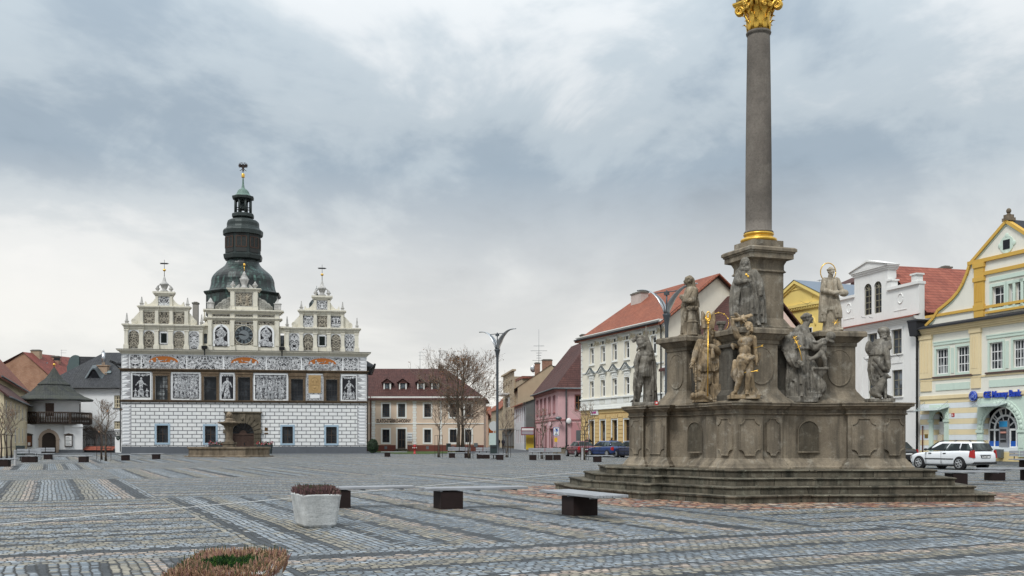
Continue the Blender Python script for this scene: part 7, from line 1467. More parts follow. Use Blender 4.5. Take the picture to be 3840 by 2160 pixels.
# ---------- side street houses
W_['buff']=plaster('buff_render',(.40,.32,.22),.12,grime=.55,gc=(.2,.17,.13)); W_['greyr']=plaster('grey_render',(.15,.15,.145),.15); W_['paleblue']=plaster('pale_blue_white_render',(.62,.64,.66),.05)
SM=Fac((.35,164),(2.02,145),'small_house','small pale blue rendered house with a red roof next to the pink house','house'); sm=SM.t; L=SM.L
zS=SM.loc(*c1r(435,800))[1]; ux=[(SM.X(c1r(a,0)[0]),SM.X(c1r(a+9,0)[0])) for a in (350,365,385,406,424)]
b=MB(); hs=[(a,c,4.3,6.4) for a,c in ux]+[(a,c,1,3.1) for a,c in ux]; b.wall(0,L,0,zS,hs,0,.2); b.build('wall',W_['paleblue'],sm)
for h in hs: window(sm,*h,.12,2,2,W_['dpink'],MT['glass'],.1,.08)
b=MB(); b.quad((L,0,0),(L,6,0),(L,6,zS),(L,0,zS)); gable_tri(b,L,0,6,zS,zS+2.2,6); b.build('side_wall',W_['greyr'],sm)
b=MB(); b.add([(-.3,-.5,zS-.1),(L+.3,-.5,zS-.1),(L+.3,6,zS+2.3),(-.3,6,zS+2.3)],[[0,1,2,3]]); b.quad((-.3,-.5,zS-.25),(L+.3,-.5,zS-.25),(L+.3,-.5,zS-.1),(-.3,-.5,zS-.1)); b.build('roof',MT['redtile'],sm); pipe(sm,L-.1,.2,zS,MT['zinc'],-.12)
TG=Fac((.95,166),(12.0,166),'tan_house','tan rendered house with a bare gable wall, chimneys and a tall aerial','house'); tg=TG.t; zl=TG.loc(*c1r(365,650))[1]; ax,az=TG.loc(*c1r(690,437))
b=MB(); b.prism([(0,0),(11,0),(11,zl),(ax+.9,az-.9),(ax,az),(ax-.15,az),(0,zl)],0,.3); b.quad((0,0,0),(0,0,zl),(0,14,zl),(0,14,0)); b.build('wall',W_['buff'],tg)
b=MB(); b.add([(-.6,-.15,zl-.35),(ax,-.15,az+.1),(ax,14,az+.1),(-.6,14,zl-.35)],[[3,2,1,0]]); b.add([(ax,-.15,az+.1),(11,-.15,zl),(11,14,zl),(ax,14,az+.1)],[[3,2,1,0]]); b.build('roof',MT['slate'],tg)
x,z=TG.loc(*c1r(561,412)); chimney(tg,x,3,z-3.5,z,.9,.9); x,z=TG.loc(*c1r(653,385)); chimney(tg,x,.9,z-2.6,z-.1,1.7,.9); x,z=TG.loc(*c1r(748,447)); chimney(tg,x,3,z-5,z,1.1,.9,brickmat('orange_brick',(.42,.2,.1),(.5,.28,.15)))
x,z=TG.loc(*c1r(576,70)); b=MB(); b.tube((x,3,az-2),(x,3,z),.05,.02,6)
for k,(zz,w_) in enumerate(((235,.9),(283,1.4),(330,.4),(378,1.1),(305,.5),(355,.4))): zc_=TG.loc(*c1r(576,zz))[1]; b.tube((x-w_,3,zc_),(x+w_,3,zc_),.03,.03,4); b.tube((x+w_*.6,2.6,zc_),(x+w_*.6,3.4,zc_),.025,.025,4)
b.build('aerial',MT['zinc'],tg); x,z=TG.loc(*c1r(519,462)); b=MB(); b.ell((x,3,z),(.5,.2,.6)); b.tube((x,3,z-.4),(x,3,z-2.5),.05); b.build('satellite_dish',MT['steel'],tg)
MH=Fac((-1.75,196),(.4,178),'modern_house','tall buff modernist house with a corner balcony and flat parapet','house'); mh=MH.t; L=MH.L; zm=MH.loc(*c1r(335,492))[1]
mw=[MH.X(c1r(a,0)[0]) for a in (257,282,305)]
hs=[(x-.9,x+.9,z,z+1.9) for x in mw for z in (5.2,10.6)]+[(mw[0]-1.8,mw[1]+1.5,7.7,9.6)]
b=MB(); b.wall(0,L,0,zm,hs,0,.3); b.quad((L,0,0),(L,12,0),(L,12,zm-1),(L,0,zm-1)); b.box(L-.1,L+9,.3,10,0,zm-1.9); b.box(-.3,L+.3,-.4,.3,zm,zm+.3); b.box(L,L+9.3,.2,10.2,zm-1.9,zm-1.5,1); b.build('wall',[W_['buff'],MT['oldred']],mh)
for h in hs: window(mh,*h,.2,3,2,W_['whitepaint'],MT['glass'],.1,.08)
b=MB(); b.box(mw[0]-2.5,mw[1]+.5,-1.4,0,10.0,10.3); 
for k in range(3): b.tube((mw[0]-2.5,-1.4,10.5+.3*k),(mw[1]+.5,-1.4,10.5+.3*k),.05)
b.build('balcony',W_['whitepaint'],mh); b=MB(); b.box(.5,L-.5,-.25,.0,.4,3.2); b.box(.2,L-.2,-.9,0,3.4,3.6); b.build('shop_front',MT['greyr'] if 'greyr' in MT else W_['greyr'],mh)
def simple_house(name,label,P0,P1,ze,zr,D,wm,rm,nw=3,floors=2,hip=0):
    f=Fac(P0,P1,name,label,'house'); L=f.L; b=MB(); hs=[]
    for fl in range(floors):
        z0=1.0+fl*(ze-.6)/floors
        for k in range(nw): x=L*(k+.5)/nw; hs.append((x-.5,x+.5,z0,z0+min(1.7,(ze-.6)/floors-1.0)))
    b.wall(0,L,0,ze,hs,0,.2); shell(b,L,D,ze); 
    if not hip: gable_tri(b,0,0,D,ze,zr); gable_tri(b,L,0,D,ze,zr)
    b.build('wall',wm,f.t)
    for h in hs: window(f.t,*h,.12,2,2)
    b=MB(); gable_roof(b,0,L,0,D,ze,zr,.4,.15,hip,hip); b.build('roof',rm,f.t); return f
simple_house('street_house','grey house with a bright orange red roof far down the side street',(-4.6,222),(-2.05,199),8.2,12.8,9,W_['buff'],MT['redtile'],4)
simple_house('street_house','low shadowy house with a brown roof at the end of the side street',(-8.5,250),(-4.9,224),6.5,10,8,W_['buff'],MT['oldred'],4)
simple_house('street_house','distant house closing the side street under a red roof',(-17,262),(-6,262),6.5,10.5,9,plaster('pale_peach_render',(.55,.42,.33),.1),MT['redtile'],5)
fs=simple_house('street_house','brown roofed house on the left of the side street behind the bare tree',(-3.6,150),(-4.6,182),5.6,9.3,8,plaster('peach_render',(.52,.36,.27),.1),MT['oldred'],4)
x=3.5; b=MB(); b.box(x-1.6,x+1.6,-1.0,-.1,2.2,3.4); b.build('orange_shop_sign',paint('orange_sign',(.65,.16,.03),.5),fs.t)
# ---------- beige house with the jeweller's lettering
def cg(x,y): return 1340+x/2.898,1280+y/2.898
G=Fac((-19.45,132.5),(-3.75,132.5),'beige_house','beige two storey house with dormers, dark red roof and large black lettering','house'); g_=G.t; L=G.L; GG=lambda x,y:G.loc(*cg(x,y))
W_['beige']=plaster('peach_beige_stucco',(.66,.52,.40),.05,grime=.34); W_['dred']=plaster('oxblood_plinth',(.16,.055,.04),.1)
zE=GG(700,600)[1]; zR=zE+4.1; up=[(273,350),(443,520),(727,800),(1005,1080),(1170,1240)]; hz=[]
for a,c in up: hz.append((GG(a,0)[0],GG(c,0)[0],GG(a,822)[1],GG(a,680)[1]))
for k,(a,c) in enumerate(up): 
    if k!=1: hz.append((GG(a,0)[0],GG(c,0)[0],GG(a,1099)[1],GG(a,958)[1]))
dq=(GG(437,0)[0],GG(525,0)[0],.35,GG(437,952)[1])
b=MB(); b.wall(0,L,0,zE,hz+[dq],0,.25); shell(b,L,11,zE); b.build('wall',W_['beige'],g_)
for k,h in enumerate(hz): window(g_,*h,.14,2,2 if k>4 else 6,MT['darkwood'],MT['glassm'] if k in (0,1) else MT['glass'],.09,.06,sur=W_['trim'],sw=.2)
o=window(g_,*dq,.15,2,2,MT['darkwood'],MT['glass'],.2,.12,sur=W_['trim'],sw=.2,name='door',split=(.45,))
b=MB(); b.box(0,dq[0]-.25,-.06,.02,0,GG(0,1127)[1]); b.box(dq[1]+.25,L,-.06,.02,0,GG(0,1127)[1]); b.build('plinth',W_['dred'],g_); b=MB(); b.box(dq[0]-.4,dq[1]+.4,-.7,0,0,.18); b.box(dq[0]-.2,dq[1]+.2,-.4,0,.18,.34); b.build('doorstep',MT['steps'],g_)
b=MB(); zs0=GG(0,893)[1]; b.box(0,L,-.07,.02,zs0-.06,zs0+.06); b.box(0,L,-.3,.02,zE-.2,zE); b.box(0,L,-.15,.02,zE-.4,zE-.2); b.box(0,L,-.04,.02,GG(0,632)[1]-.05,GG(0,632)[1]+.05)
for a,c in ((150,196),(600,644),(893,921)):
    for k in range(18):
        z=GG(0,1118)[1]+k*.34
        if z<zE-.7: b.box(GG(a,0)[0]+(.06 if k%2 else 0),GG(c,0)[0]-(.06 if k%2 else 0),-.05,.02,z,z+.30)
b.build('trim',W_['trim'],g_)
x0,z0=GG(207,882); x1=GG(583,0)[0]
o=text('ZLATO-STŘÍBRO-HODINY',.62,paint('black_lettering',(.03,.015,.012),.6),g_,(x0,-.02,z0),ext=.01,bold=.018); w_=o.dimensions.x; o.scale=((x1-x0)/max(w_,.1),1,1)
b=MB(); xa,za_=GG(543,1086); xb,zb_=GG(598,990); b.box(xa,xb,-.05,0,za_,zb_); so_=b.build('price_board',W_['whitepaint'],g_); tx=paint('blue_black_print',(.05,.07,.12),.6)
for k,s_ in enumerate(('ZLATO','STŘÍBRO','HODINY','OPRAVY','ŠPERKŮ')): text(s_,.17,tx,g_,((xa+xb)/2,-.06,zb_-.32-k*.36),ext=.003,align='CENTER',bold=.005)
b=MB(); sl=(zR-zE)/5.5; gable_roof(b,0,L,0,11,zE,zR,.5,.16,0,5.5); b.build('roof',MT['winered'],g_)
b=MB(); gable_tri(b,0,0,11,zE,zR); b.build('gable_wall',W_['beige'],g_)
for k,(a,c) in enumerate(((283,337),(453,510),(653,707),(808,865))):
    xa,xb=GG(a,0)[0],GG(c,0)[0]; yd=1.4; zr=lambda y: zE+sl*y; zb_=zr(yd)+.05; zt=zb_+.78; b=MB(); b.box(xa-.16,xa,yd,yd+2,zb_-.1,zt+.02); b.box(xb,xb+.16,yd,yd+2,zb_-.1,zt+.02); b.box(xa,xb,yd+.02,yd+1.8,zt,zt+.1)
    d=b.build('dormer',W_['trim'],g_); w2=window(g_,xa,xb,zb_,zt,yd+.02,1,1,MT['darkwood'],MT['glassm'],.07,name='dormer_window'); b=MB(); m=(xa+xb)/2
    b.add([(xa-.5,yd-.25,zt),(m,yd-.25,zt+.62),(m,yd+2.8,zt+.62),(xa-.5,yd+2.8,zt),(xb+.5,yd-.25,zt),(xb+.5,yd+2.8,zt)],[[0,1,2,3],[1,4,5,2]]); b.add([(xa-.4,yd-.1,zt),(xb+.4,yd-.1,zt),(m,yd-.1,zt+.55)],[[0,1,2]]); b.build('dormer_roof',MT['winered'],d)
pipe(g_,GG(147,0)[0],.1,zE,MT['reddrain'],-.16,.08)
for a in (310,763,1040): b=MB(); x=GG(a,0)[0]; z=GG(a,1156)[1]; b.box(x-.18,x+.18,-.08,0,z-.2,z+.2); b.build('wall_vent',MT['zinc'],g_)
b=MB(); x,z=GG(1288,1125); b.box(x-.25,x+.25,-.15,0,z-.25,z+.25); b.build('meter_box',MT['zinc'],g_)
antenna(g_,GG(640,0)[0],5.5,zR,2.4,1); antenna(g_,GG(862,0)[0],5.5,zR,2.6,0); b=MB(); b.box(GG(850,0)[0],GG(905,0)[0],5.2,5.8,zR-.2,zR+.35); b.build('chimney',MT['concd'],g_)
# ---------- left side: white house with the slate roof, fence, round gate house, old red roofs
def cl(x,y): return x/2.898,1280+y/2.898
WH=Fac((-58.5,126),(-47.3,126),'slate_roof_house','white house under a big dark slate hipped roof with an eyebrow dormer','house'); wh=WH.t; L=WH.L; WW=lambda x,y,d=0:WH.loc(*cl(x,y),dep=d)
zE=WW(900,508)[1]; ax,az=WW(1132,122,6); hs=[(WW(1240,0)[0],WW(1310,0)[0],WW(0,722)[1],WW(0,587)[1]),(WW(1240,0)[0],WW(1312,0)[0],WW(0,950)[1],WW(0,868)[1])]
b=MB(); b.wall(0,L,0,zE,hs,0,.25); shell(b,L,12,zE); b.box(0,L,-.05,.02,WW(0,575)[1]-.06,WW(0,575)[1]+.06); b.box(0,L,-.12,.02,zE-.3,zE); b.build('wall',MT['white'],wh)
for h in hs: window(wh,*h,.12,3,3,plaster('cream_frame',(.6,.53,.38),.05),MT['glass'],.14,.1,sill=MT['zinc'])
b=MB(); b.add([(-1.6,-.5,zE),(L+3,-.5,zE),(ax+6,6,az),(ax,6,az),(-1.6,12.5,zE),(L+3,12.5,zE)],[[0,1,2,3],[0,3,4],[3,2,5,4]]); b.build('roof',MT['slate'],wh)
b=MB(); b.tube((-1.6,-.55,zE-.02),(L+3,-.55,zE-.02),.09); b.build('gutter',MT['black'],wh)
x0,x1=WW(950,0,2)[0],WW(1145,0,2)[0]; b=MB(); m=(x0+x1)/2; sl=(az-zE)/6.5
for k in range(16):
    f0,f1=k/16,(k+1)/16; e0=lambda f: lerp(x0,x1,f); h=lambda f: 1.35*math.sin(PI*f)**2; y=1.1; z=zE+sl*(y+.5)
    b.quad((e0(f0),y,z+h(f0)+.05),(e0(f1),y,z+h(f1)+.05),(e0(f1),y+2.5,z+h(f1)*.1+sl*2.5),(e0(f0),y+2.5,z+h(f0)*.1+sl*2.5)); b.quad((e0(f0),y,z+h(f0)-.12),(e0(f1),y,z+h(f1)-.12),(e0(f1),y,z+h(f1)+.05),(e0(f0),y,z+h(f0)+.05),0); b.quad((e0(f0),y+.15,z-.1),(e0(f1),y+.15,z-.1),(e0(f1),y+.15,z+h(f1)),(e0(f0),y+.15,z+h(f0)),1)
b.build('eyebrow_dormer',[MT['patina'] if False else paint('grey_sheet_dormer',(.09,.11,.12),.5,.3),MT['glass']],wh)
x,z=WW(1120,262,2.2); b=MB(); b.box(x-.62,x+.62,1.9,2.7,z-2.6,z,0); b.box(x-.7,x+.7,1.8,2.8,z-.1,z+.05,0); b.tube((x,2.3,z),(x,2.3,WW(1120,115,2.2)[1]),.22,.22,12,1); b.tube((x,2.3,WW(1120,115,2.2)[1]),(x,2.3,WW(1120,88,2.2)[1]),.16,.05,10,1); b.build('chimney',[brickmat('pale_brick',(.42,.27,.17),(.5,.34,.22)),MT['steel']],wh)
x,z=WW(1168,333,1.8); b=MB(); b.cbox((x,2.0,z),.75,.1,.4,0,0,-.6); b.build('skylight',paint('teal_grey_flashing',(.12,.17,.18),.4),wh)
RB=Fac((-64.5,150),(-52,150),'mansard_house','distant dark slate roofed building with a rounded green gable end','house'); rb=RB.t; zt=RB.loc(*cl(850,185))[1]; x0=RB.X(cl(738,0)[0])
b=MB(); b.box(x0+.6,12,0,9,0,7); b.build('wall',MT['white'],rb); b=MB(); b.prism([(x0,7),(x0,RB.loc(*cl(0,270))[1])]+[(x0+1.2-1.0*math.cos(k*PI/12),zt-.9+1.2*math.sin(k*PI/12)) for k in range(7)]+[(12,zt),(12,7)],0,9,0); b.build('roof',MT['slate'],rb)
b=MB(); b.prism([(x0-.1,7)]+[(x0-.1,RB.loc(*cl(0,270))[1])]+[(x0+1.2-1.1*math.cos(k*PI/12),zt-.8+1.3*math.sin(k*PI/12)) for k in range(9)]+[(x0+1.7,7)],-.15,.0,0); b.build('gable_cladding',paint('green_grey_sheet',(.10,.14,.14),.5,.2),rb)
# fence wall
FW=Fac((-50.9,119.5),(-44.2,117.5),'garden_fence','white garden wall with red tiled coping, iron railings and a signed white pillar','fence'); fw_=FW.t; L=FW.L; FF=lambda x,y:FW.loc(*cl(x,y)); zc=FF(1050,1150)[1]; xp=FF(1255,0)[0]; zp=FF(1290,965)[1]; zt=FF(1050,970)[1]
b=MB(); b.box(-.5,L,0,.4,.45,zc-.12); b.box(xp,L+.35,-.1,.55,0.0,zp,0); b.box(xp-.1,L+.45,-.2,.65,zp,zp+.12); b.build('wall',MT['white'],fw_); b=MB(); b.box(-.5,xp,-.06,.46,0,.45); b.build('plinth',MT['grey_plinth'],fw_)
b=MB(); b.quad((-.4,-.45,zc-.30),(xp,-.45,zc-.30),(xp,.2,zc+.12),(-.4,.2,zc+.12)); b.box(-.4,xp,-.45,-.3,zc-.36,zc-.30); b.build('tiled_coping',MT['brightred'],fw_)
b=MB()
for k in range(34): x=-.4+(xp+.3)*k/34; b.box(x-.02,x+.02,.18,.22,zc,zt+(.12 if k%2 else 0))
for z in (zc+.3,lerp(zc,zt,.55),zt-.12): b.box(-.4,xp,.17,.23,z-.02,z+.02)
b.build('railings',MT['black'],fw_)
x,z=FF(1288,1008); b=MB(); b.box(x-.42,x+.42,-.15,-.1,z-.30,z+.30); 
sp_=b.build('street_plate',paint('black_sign_plate',(.02,.022,.03),.4),fw_); b=MB(); b.box(x-.30,x-.05,-.16,-.15,z+.05,z+.2); b.box(x+.05,x+.3,-.16,-.15,z+.08,z+.18)
for k in range(3): b.box(x-.3,x+.3,-.16,-.15,z-.06-.08*k,z-.03-.08*k)
b.build('plate_print',W_['trim'],sp_)
x,z=FF(1290,1052); b=MB(); b.prism([(x+.24*math.cos(k*PI/10),z+.24*math.sin(k*PI/10)) for k in range(20)],-.15,-.1); b.path([(x-.08,-.16,z-.12),(x,-.16,z+.12),(x+.09,-.16,z-.12)],.02,4,1); b.build('round_plate',[paint('dark_green_plate',(.02,.035,.03),.4),W_['trim']],fw_)
# round gate house
GH=thing('gate_house','small white octagonal gate house with wooden balcony and concave shingled roof','building',gx(203,120.5)); gh=GH; GH.rotation_euler=(0,0,R(24.6)); K=.0326
def gl_(x,y): return (x-585)/2.898*K, EYE+(HZ-(1280+y/2.898))*K
zb=gl_(0,905)[1]; 
b=MB(); hw=3.55; x0,x1=gl_(225,0)[0],gl_(860,0)[0]; da,db=gl_(470,0)[0],gl_(602,0)[0]; dzt=gl_(0,995)[1]; r=(db-da)/2; yf=-3.2
b.wall(x0,x1,0,zb,[(da,db,-.01,dzt)],yf,.3); b.arcwall((da+db)/2,dzt-r,r,da,db,dzt,yf); b.quad((x0,yf,0),(x0,yf,zb),(x0,3,zb),(x0,3,0)); b.quad((x1,yf,0),(x1,3,0),(x1,3,zb),(x1,yf,zb)); b.build('lower_wall',MT['white'],gh)
for sg,a,c in ((-1,225,392),(1,685,860)): b=MB(); p,q=gl_(a,0)[0],gl_(c,0)[0]; b.box(p-.05,q+.05,yf-.35,yf+.1,zb-.35,zb-.15); b.box(p,q,yf-.25,yf,0.35,zb-.35); b.build('flanking_pier',MT['white'],gh)
for p,q in ((x0-.02,da-.3),(db+.3,x1+.02)): b=MB(); b.box(p,q,yf-.3,yf,0,.36); b.build('plinth',MT['grey_plinth'],gh)

b=MB(); c=(da+db)/2; zs=dzt-r
for k in range(14): a_,c_=PI*k/14,PI*(k+1)/14; b.prism([(c+q*math.cos(w),zs+q*math.sin(w)) for q,w in ((r,a_),(r+.36,a_),(r+.36,c_),(r,c_))],yf-.1,yf)
b.box(da-.36,da,yf-.1,yf,0,zs); b.box(db,db+.36,yf-.1,yf,0,zs); b.box(da-.42,da+.02,yf-.16,yf,zs-.1,zs+.05); b.box(db-.02,db+.42,yf-.16,yf,zs-.1,zs+.05); b.prism([(c-.14,dzt),(c+.14,dzt),(c+.2,dzt+.45),(c-.2,dzt+.45)],yf-.16,yf); b.build('door_surround',plaster('pinkish_sandstone',(.42,.33,.26),.12),gh)
b=MB(); b.prism([(da,0),(db,0)]+[(c+r*math.cos(k*PI/14),zs+r*math.sin(k*PI/14)) for k in range(15)],yf+.2,yf+.28); b.box(c-.03,c+.03,yf+.16,yf+.2,0,dzt)
for k in range(9):
    for sg in (-1,1): z=.2+.3*k; b.prism([(c+sg*.06,z+.35),(c+sg*(r-.08),z),(c+sg*(r-.08),z+.04),(c+sg*.06,z+.39)],yf+.17,yf+.2)
b.build('door',MT['darkwood'],gh)
for a,c_,kk in ((303,380,0),(685,762,1)):
    p,q=gl_(a,0)[0],gl_(c_,0)[0]; z0,z1=gl_(0,1142)[1],gl_(0,1022)[1]; b=MB(); y=yf-.36; b.box(p,q,y-.06,y+.06,z0,z1,0); b.box(p+.1,q-.1,y-.07,y-.06,z0+.1,z1-.08,1); b.prism([(p-.12,z1),(q+.12,z1),(q+.06,z1+.1),((p+q)/2,z1+.24),(p-.06,z1+.1)],y-.1,y+.06,0)
    if kk==0: b.box((p+q)/2-.05,(p+q)/2+.22,y-.08,y-.07,z0+.15,z0+.5,2)
    else:
        for n_ in range(6): b.box(p+.14,q-.14-.1*(n_%3),y-.075,y-.07,z0+.2+.17*n_,z0+.25+.17*n_,2)
    b.build('notice_board',[MT['darkwood'],paint('cork_brown',(.17,.06,.025),.7) if kk==0 else W_['whitepaint'],W_['whitepaint'] if kk==0 else MT['zinc']],gh)
def og(rad,z,n=8,ph=PI/8): return [Vector((rad*math.cos(ph+2*PI*k/n),rad*math.sin(ph+2*PI*k/n),z)) for k in range(n)]
b=MB(); rd=gl_(850,0)[0]; zd=gl_(0,640)[1]; b.lathe([(rd,zb-.1),(rd,zd+.2)],28,(0,0,0),0,0,True); b.build('upper_drum',MT['white'],gh)
b=MB(); p,q=gl_(503,0)[0],gl_(585,0)[0]; z0,z1=gl_(0,785)[1]-.4,gl_(0,685)[1]; yd=-math.sqrt(rd*rd-(p*.5)**2)-.02; b.box(p,q,yd-.04,yd+.2,z0,z1); b.box((p+q)/2-.03,(p+q)/2+.03,yd-.07,yd-.04,z0,z1); b.box(gl_(822,0)[0],gl_(842,0)[0],-1.0,-.8,z0,z1); b.build('upper_door',MT['doorwood'],gh)
rb_=gl_(952,0)[0]/math.cos(PI/8)*.985; zt=gl_(0,785)[1]; b=MB(); P=og(rb_,0); b.plate([(v.x,v.y) for v in P],zb-.02,zb+.12)
for k in range(8):
    a,c=P[k],P[(k+1)%8]; b.path([a+Vector((0,0,zt)),c+Vector((0,0,zt))],.09,4,0,False); b.path([a+Vector((0,0,zb+.2)),c+Vector((0,0,zb+.2))],.07,4,0,False); b.cbox((a.x,a.y,(zb+zt)/2),.3,.3,zt-zb)
    if (a.y+c.y)/2<1.5:
        n_=13
        for i in range(1,n_): m=a.lerp(c,i/n_); b.lathe([(.09,zb+.2),(.05,zb+.34),(.11,lerp(zb,zt,.45)),(.05,lerp(zb,zt,.75)),(.09,zt)],6,(m.x,m.y,0))
b.build('balcony',MT['darkwood'],gh)
b=MB()
for k in range(8): a=P[k]*.97; b.prism([(0,0),(0,-.5),(.1,-.5),(.9,0)],-.06,.06)
b=MB(); re=gl_(975,0)[0]/math.cos(PI/8)*.99; r1=gl_(745,0)[0]; z1=gl_(0,478)[1]; ze_=gl_(0,640)[1]; zap=gl_(0,288)[1]
b.rings([og(re,ze_-.12),og(re,ze_),og(lerp(re,r1,.38),lerp(ze_,z1,.22)),og(lerp(re,r1,.68),lerp(ze_,z1,.52)),og(r1*1.02,z1)],0,False); b.rings([og(r1*1.1,z1-.02),og(r1*1.06,z1+.06),og(lerp(r1,.1,.42),lerp(z1,zap,.33)),og(lerp(r1,.1,.72),lerp(z1,zap,.63)),og(.08,zap)],0,False); b.build('roof',MT['mossslate'],gh)
b=MB(); za=gl_(0,262)[1]; b.ell((0,0,za),(.16,.16,.17),10,None,1); b.tube((0,0,zap-.1),(0,0,gl_(0,160)[1]),.03,.02,6); z0,z1=gl_(0,215)[1],gl_(0,180)[1]; p,q=gl_(573,0)[0],gl_(650,0)[0]; m=(z0+z1)/2; b.prism([(p,z1),(p+.12,z1-.04),(q-.12,z1-.04),(q+.04,z1),(q-.12,m),(q+.0,z0),(q-.12,z0),(p+.12,z0),(p,z0),(p+.12,m)],-.02,.02); b.build('weather_vane',[MT['black'],MT['gold']],gh)
# left row
LV=Vector((-.3735,.9276,0))
def row_house(name,label,pxn,Yn,length,ze,zr,D,wm,rm,nw=4):
    p=gx(pxn,Yn); q=p+LV*length; f=Fac((p.x,p.y),(q.x,q.y),name,label,'house'); L=f.L
    return f
b_=None
def lrow(name,label,far_px,far_Y,length,ze,zr,D,wm,rm,nw=5,rows=(1.2,4.2)):
    far=gx(far_px,far_Y); near=far-LV*length; f=Fac((near.x,near.y),(far.x,far.y),name,label,'house'); L=f.L   # local x runs away from the camera; inward is to the left
    b=MB(); hs=[(L*(k+.5)/nw-.55,L*(k+.5)/nw+.55,z,z+1.6) for k in range(nw) for z in rows if z+2<ze]
    b.wall(0,L,0,ze,hs,0,.2); shell(b,L,D,ze); gable_tri(b,0,0,D,ze,zr); gable_tri(b,L,0,D,ze,zr); b.build('wall',wm,f.t)
    for h in hs: window(f.t,*h,.02,2,2)
    b=MB(); gable_roof(b,0,L,0,D,ze,zr,.45,.18); b.build('roof',rm,f.t); b=MB(); b.tube((-.3,-.5,ze-.45),(L+.3,-.5,ze-.45),.09); b.build('gutter',MT['zinc'],f.t); return f
W_['ochrew']=plaster('dirty_cream_render',(.50,.42,.27),.12,grime=.5); W_['creamy']=plaster('pale_cream_render',(.62,.53,.36),.08,grime=.3)
lrow('old_house','cream house with a long weathered red tiled roof at the left edge',112,148,46,8.7,16.4,13,W_['ochrew'],MT['oldred'],8)
lrow('old_house','low cream house with a dark red roof in front of the long roofed one',104,117,28,5.9,9.6,9,W_['creamy'],MT['winered'],6,(1.2,3.6))
BG=Fac(tuple(gx(30,176)[:2]),tuple(gx(200,176)[:2]),'brick_gable_house','house with a bare brick gable, red roof and chimneys behind the gate house','house'); bg=BG.t; L=BG.L; LL=lambda x,y:BG.loc(*cl(x,y))
ax,az=LL(255,122); x0,z0=LL(100,228); x1,z1=LL(545,388)
b=MB(); b.prism([(x0-4,0),(x1,0),(x1,z1),(ax,az),(x0,z0),(x0-4,z0-1.6)],0,.4); b.build('gable_wall',brickmat('orange_brick_gable',(.34,.15,.085),(.42,.22,.13),(.33,.26,.2)),bg)
b=MB(); b.add([(ax,-.3,az+.1),(x1+.3,-.3,z1),(x1+.3+4.5,16,z1),(ax+4.5,16,az+.1)],[[0,1,2,3]]); b.add([(ax,-.3,az+.1),(x0-4,-.3,z0-1.6),(x0-4,16,z0-1.6),(ax+4.5,16,az+.1)],[[3,2,1,0]]); b.build('roof',MT['winered'] if False else tiles('dull_red_sheet_roof',(.20,.06,.05),(.26,.08,.06)),bg)
x,z=LL(322,92); chimney(bg,x,2.5,z-4,z,1.6,1.0,brickmat('yellow_brick',(.36,.25,.16),(.44,.32,.2))); x,z=LL(428,142); chimney(bg,x+.2,6,z-4,z,1.3,.9); antenna(bg,x+1.2,6,z-1,2.4,0)
b=MB(); x,z=LL(412,238); b.cbox((x,2.6,z),.8,.1,.9,0,0,-.6); b.build('skylight',MT['glassm'],bg)
simple_house('yellow_house_behind','pale yellow house with a low roof beyond the brick gable',tuple(gx(160,200)[:2]),tuple(gx(262,200)[:2]),11.6,15.5,9,W_['creamy'],tiles('brown_roof',(.2,.09,.06),(.25,.12,.08)),3,3,2)
# courtyard railings left of the gate house
b=MB(); p0=gx(-20,122); p1=gx(76,121); d=(p1-p0); n_=26
for k in range(n_+1): q=p0+d*k/n_; b.tube(q+Vector((0,0,.8)),q+Vector((0,0,2.5)),.03,.03,5)
for z in (.95,2.3): b.tube(p0+Vector((0,0,z)),p1+Vector((0,0,z)),.03,.03,5)
rt=thing('courtyard_fence','iron railing over a low red coped wall left of the gate house','fence',p0); 
for v in b.v: v-=p0
b.build('railings',MT['black'],rt); b=MB(); b.box(0,d.length,-.2,.2,0,.7); b.box(0,d.length,-.3,.3,.7,.85,1); b.build('wall',[MT['white'],MT['brightred']],rt)
# ================================================================ street furniture
AX=Vector((math.cos(GA),math.sin(GA),0)); BX=Vector((math.sin(GA),-math.cos(GA),0))
def bench_proto(label,loc,rz,L=2.35,blocks=(.55,),back=False,W=.62,group='timber benches on the square'):
    t=thing('bench',label,'bench',loc,rz,group); b=MB(); n=4
    for k in range(n): y0=-W/2+k*W/n+.008; y1=-W/2+(k+1)*W/n-.008; e=.03*((k*7)%3-1); b.box(-L/2+e,L/2+e*.6,y0,y1,.405,.46)
    for x in (-L/2+.3,0,L/2-.3): b.box(x-.03,x+.03,-W/2+.03,W/2-.03,.38,.404)
    o=b.build('seat',MT['timber'],t); bevel(o,.006,1)
    for x in blocks: b=MB(); b.box(-L/2+x-.25,-L/2+x+.25,-.27,.27,0,.379); b.box(-L/2+x-.255,-L/2+x-.245,-.275,.275,.0,.38); b.build('block',MT['corten'],t)
    if back:
        b=MB()
        for x0,x1 in ((-L/2,-.03),(.03,L/2)):
            for z in (.60,.76): b.box(x0,x1,W/2-.10,W/2-.05,z,z+.14)
        b.build('backrest',MT['timber'],t); b=MB()
        for x in (-L/2+.3,-.3,.3,L/2-.3): b.box(x-.02,x+.02,W/2-.05,W/2-.02,.40,.9)
        b.build('bracket',MT['black'],t)
    return t
bench_proto('weathered timber bench half hidden behind the near white planter',(-3.38,22.35,0),R(22),2.35,(.62,))
bench_proto('weathered timber bench in the foreground, middle of the three nearest',(-.82,22.1,0),R(22),2.35,(.55,))
bench_proto('weathered timber bench beside the monument steps, end on to the viewer',(1.40,19.85,0),R(-66),2.45,(1.12,),False,.72)
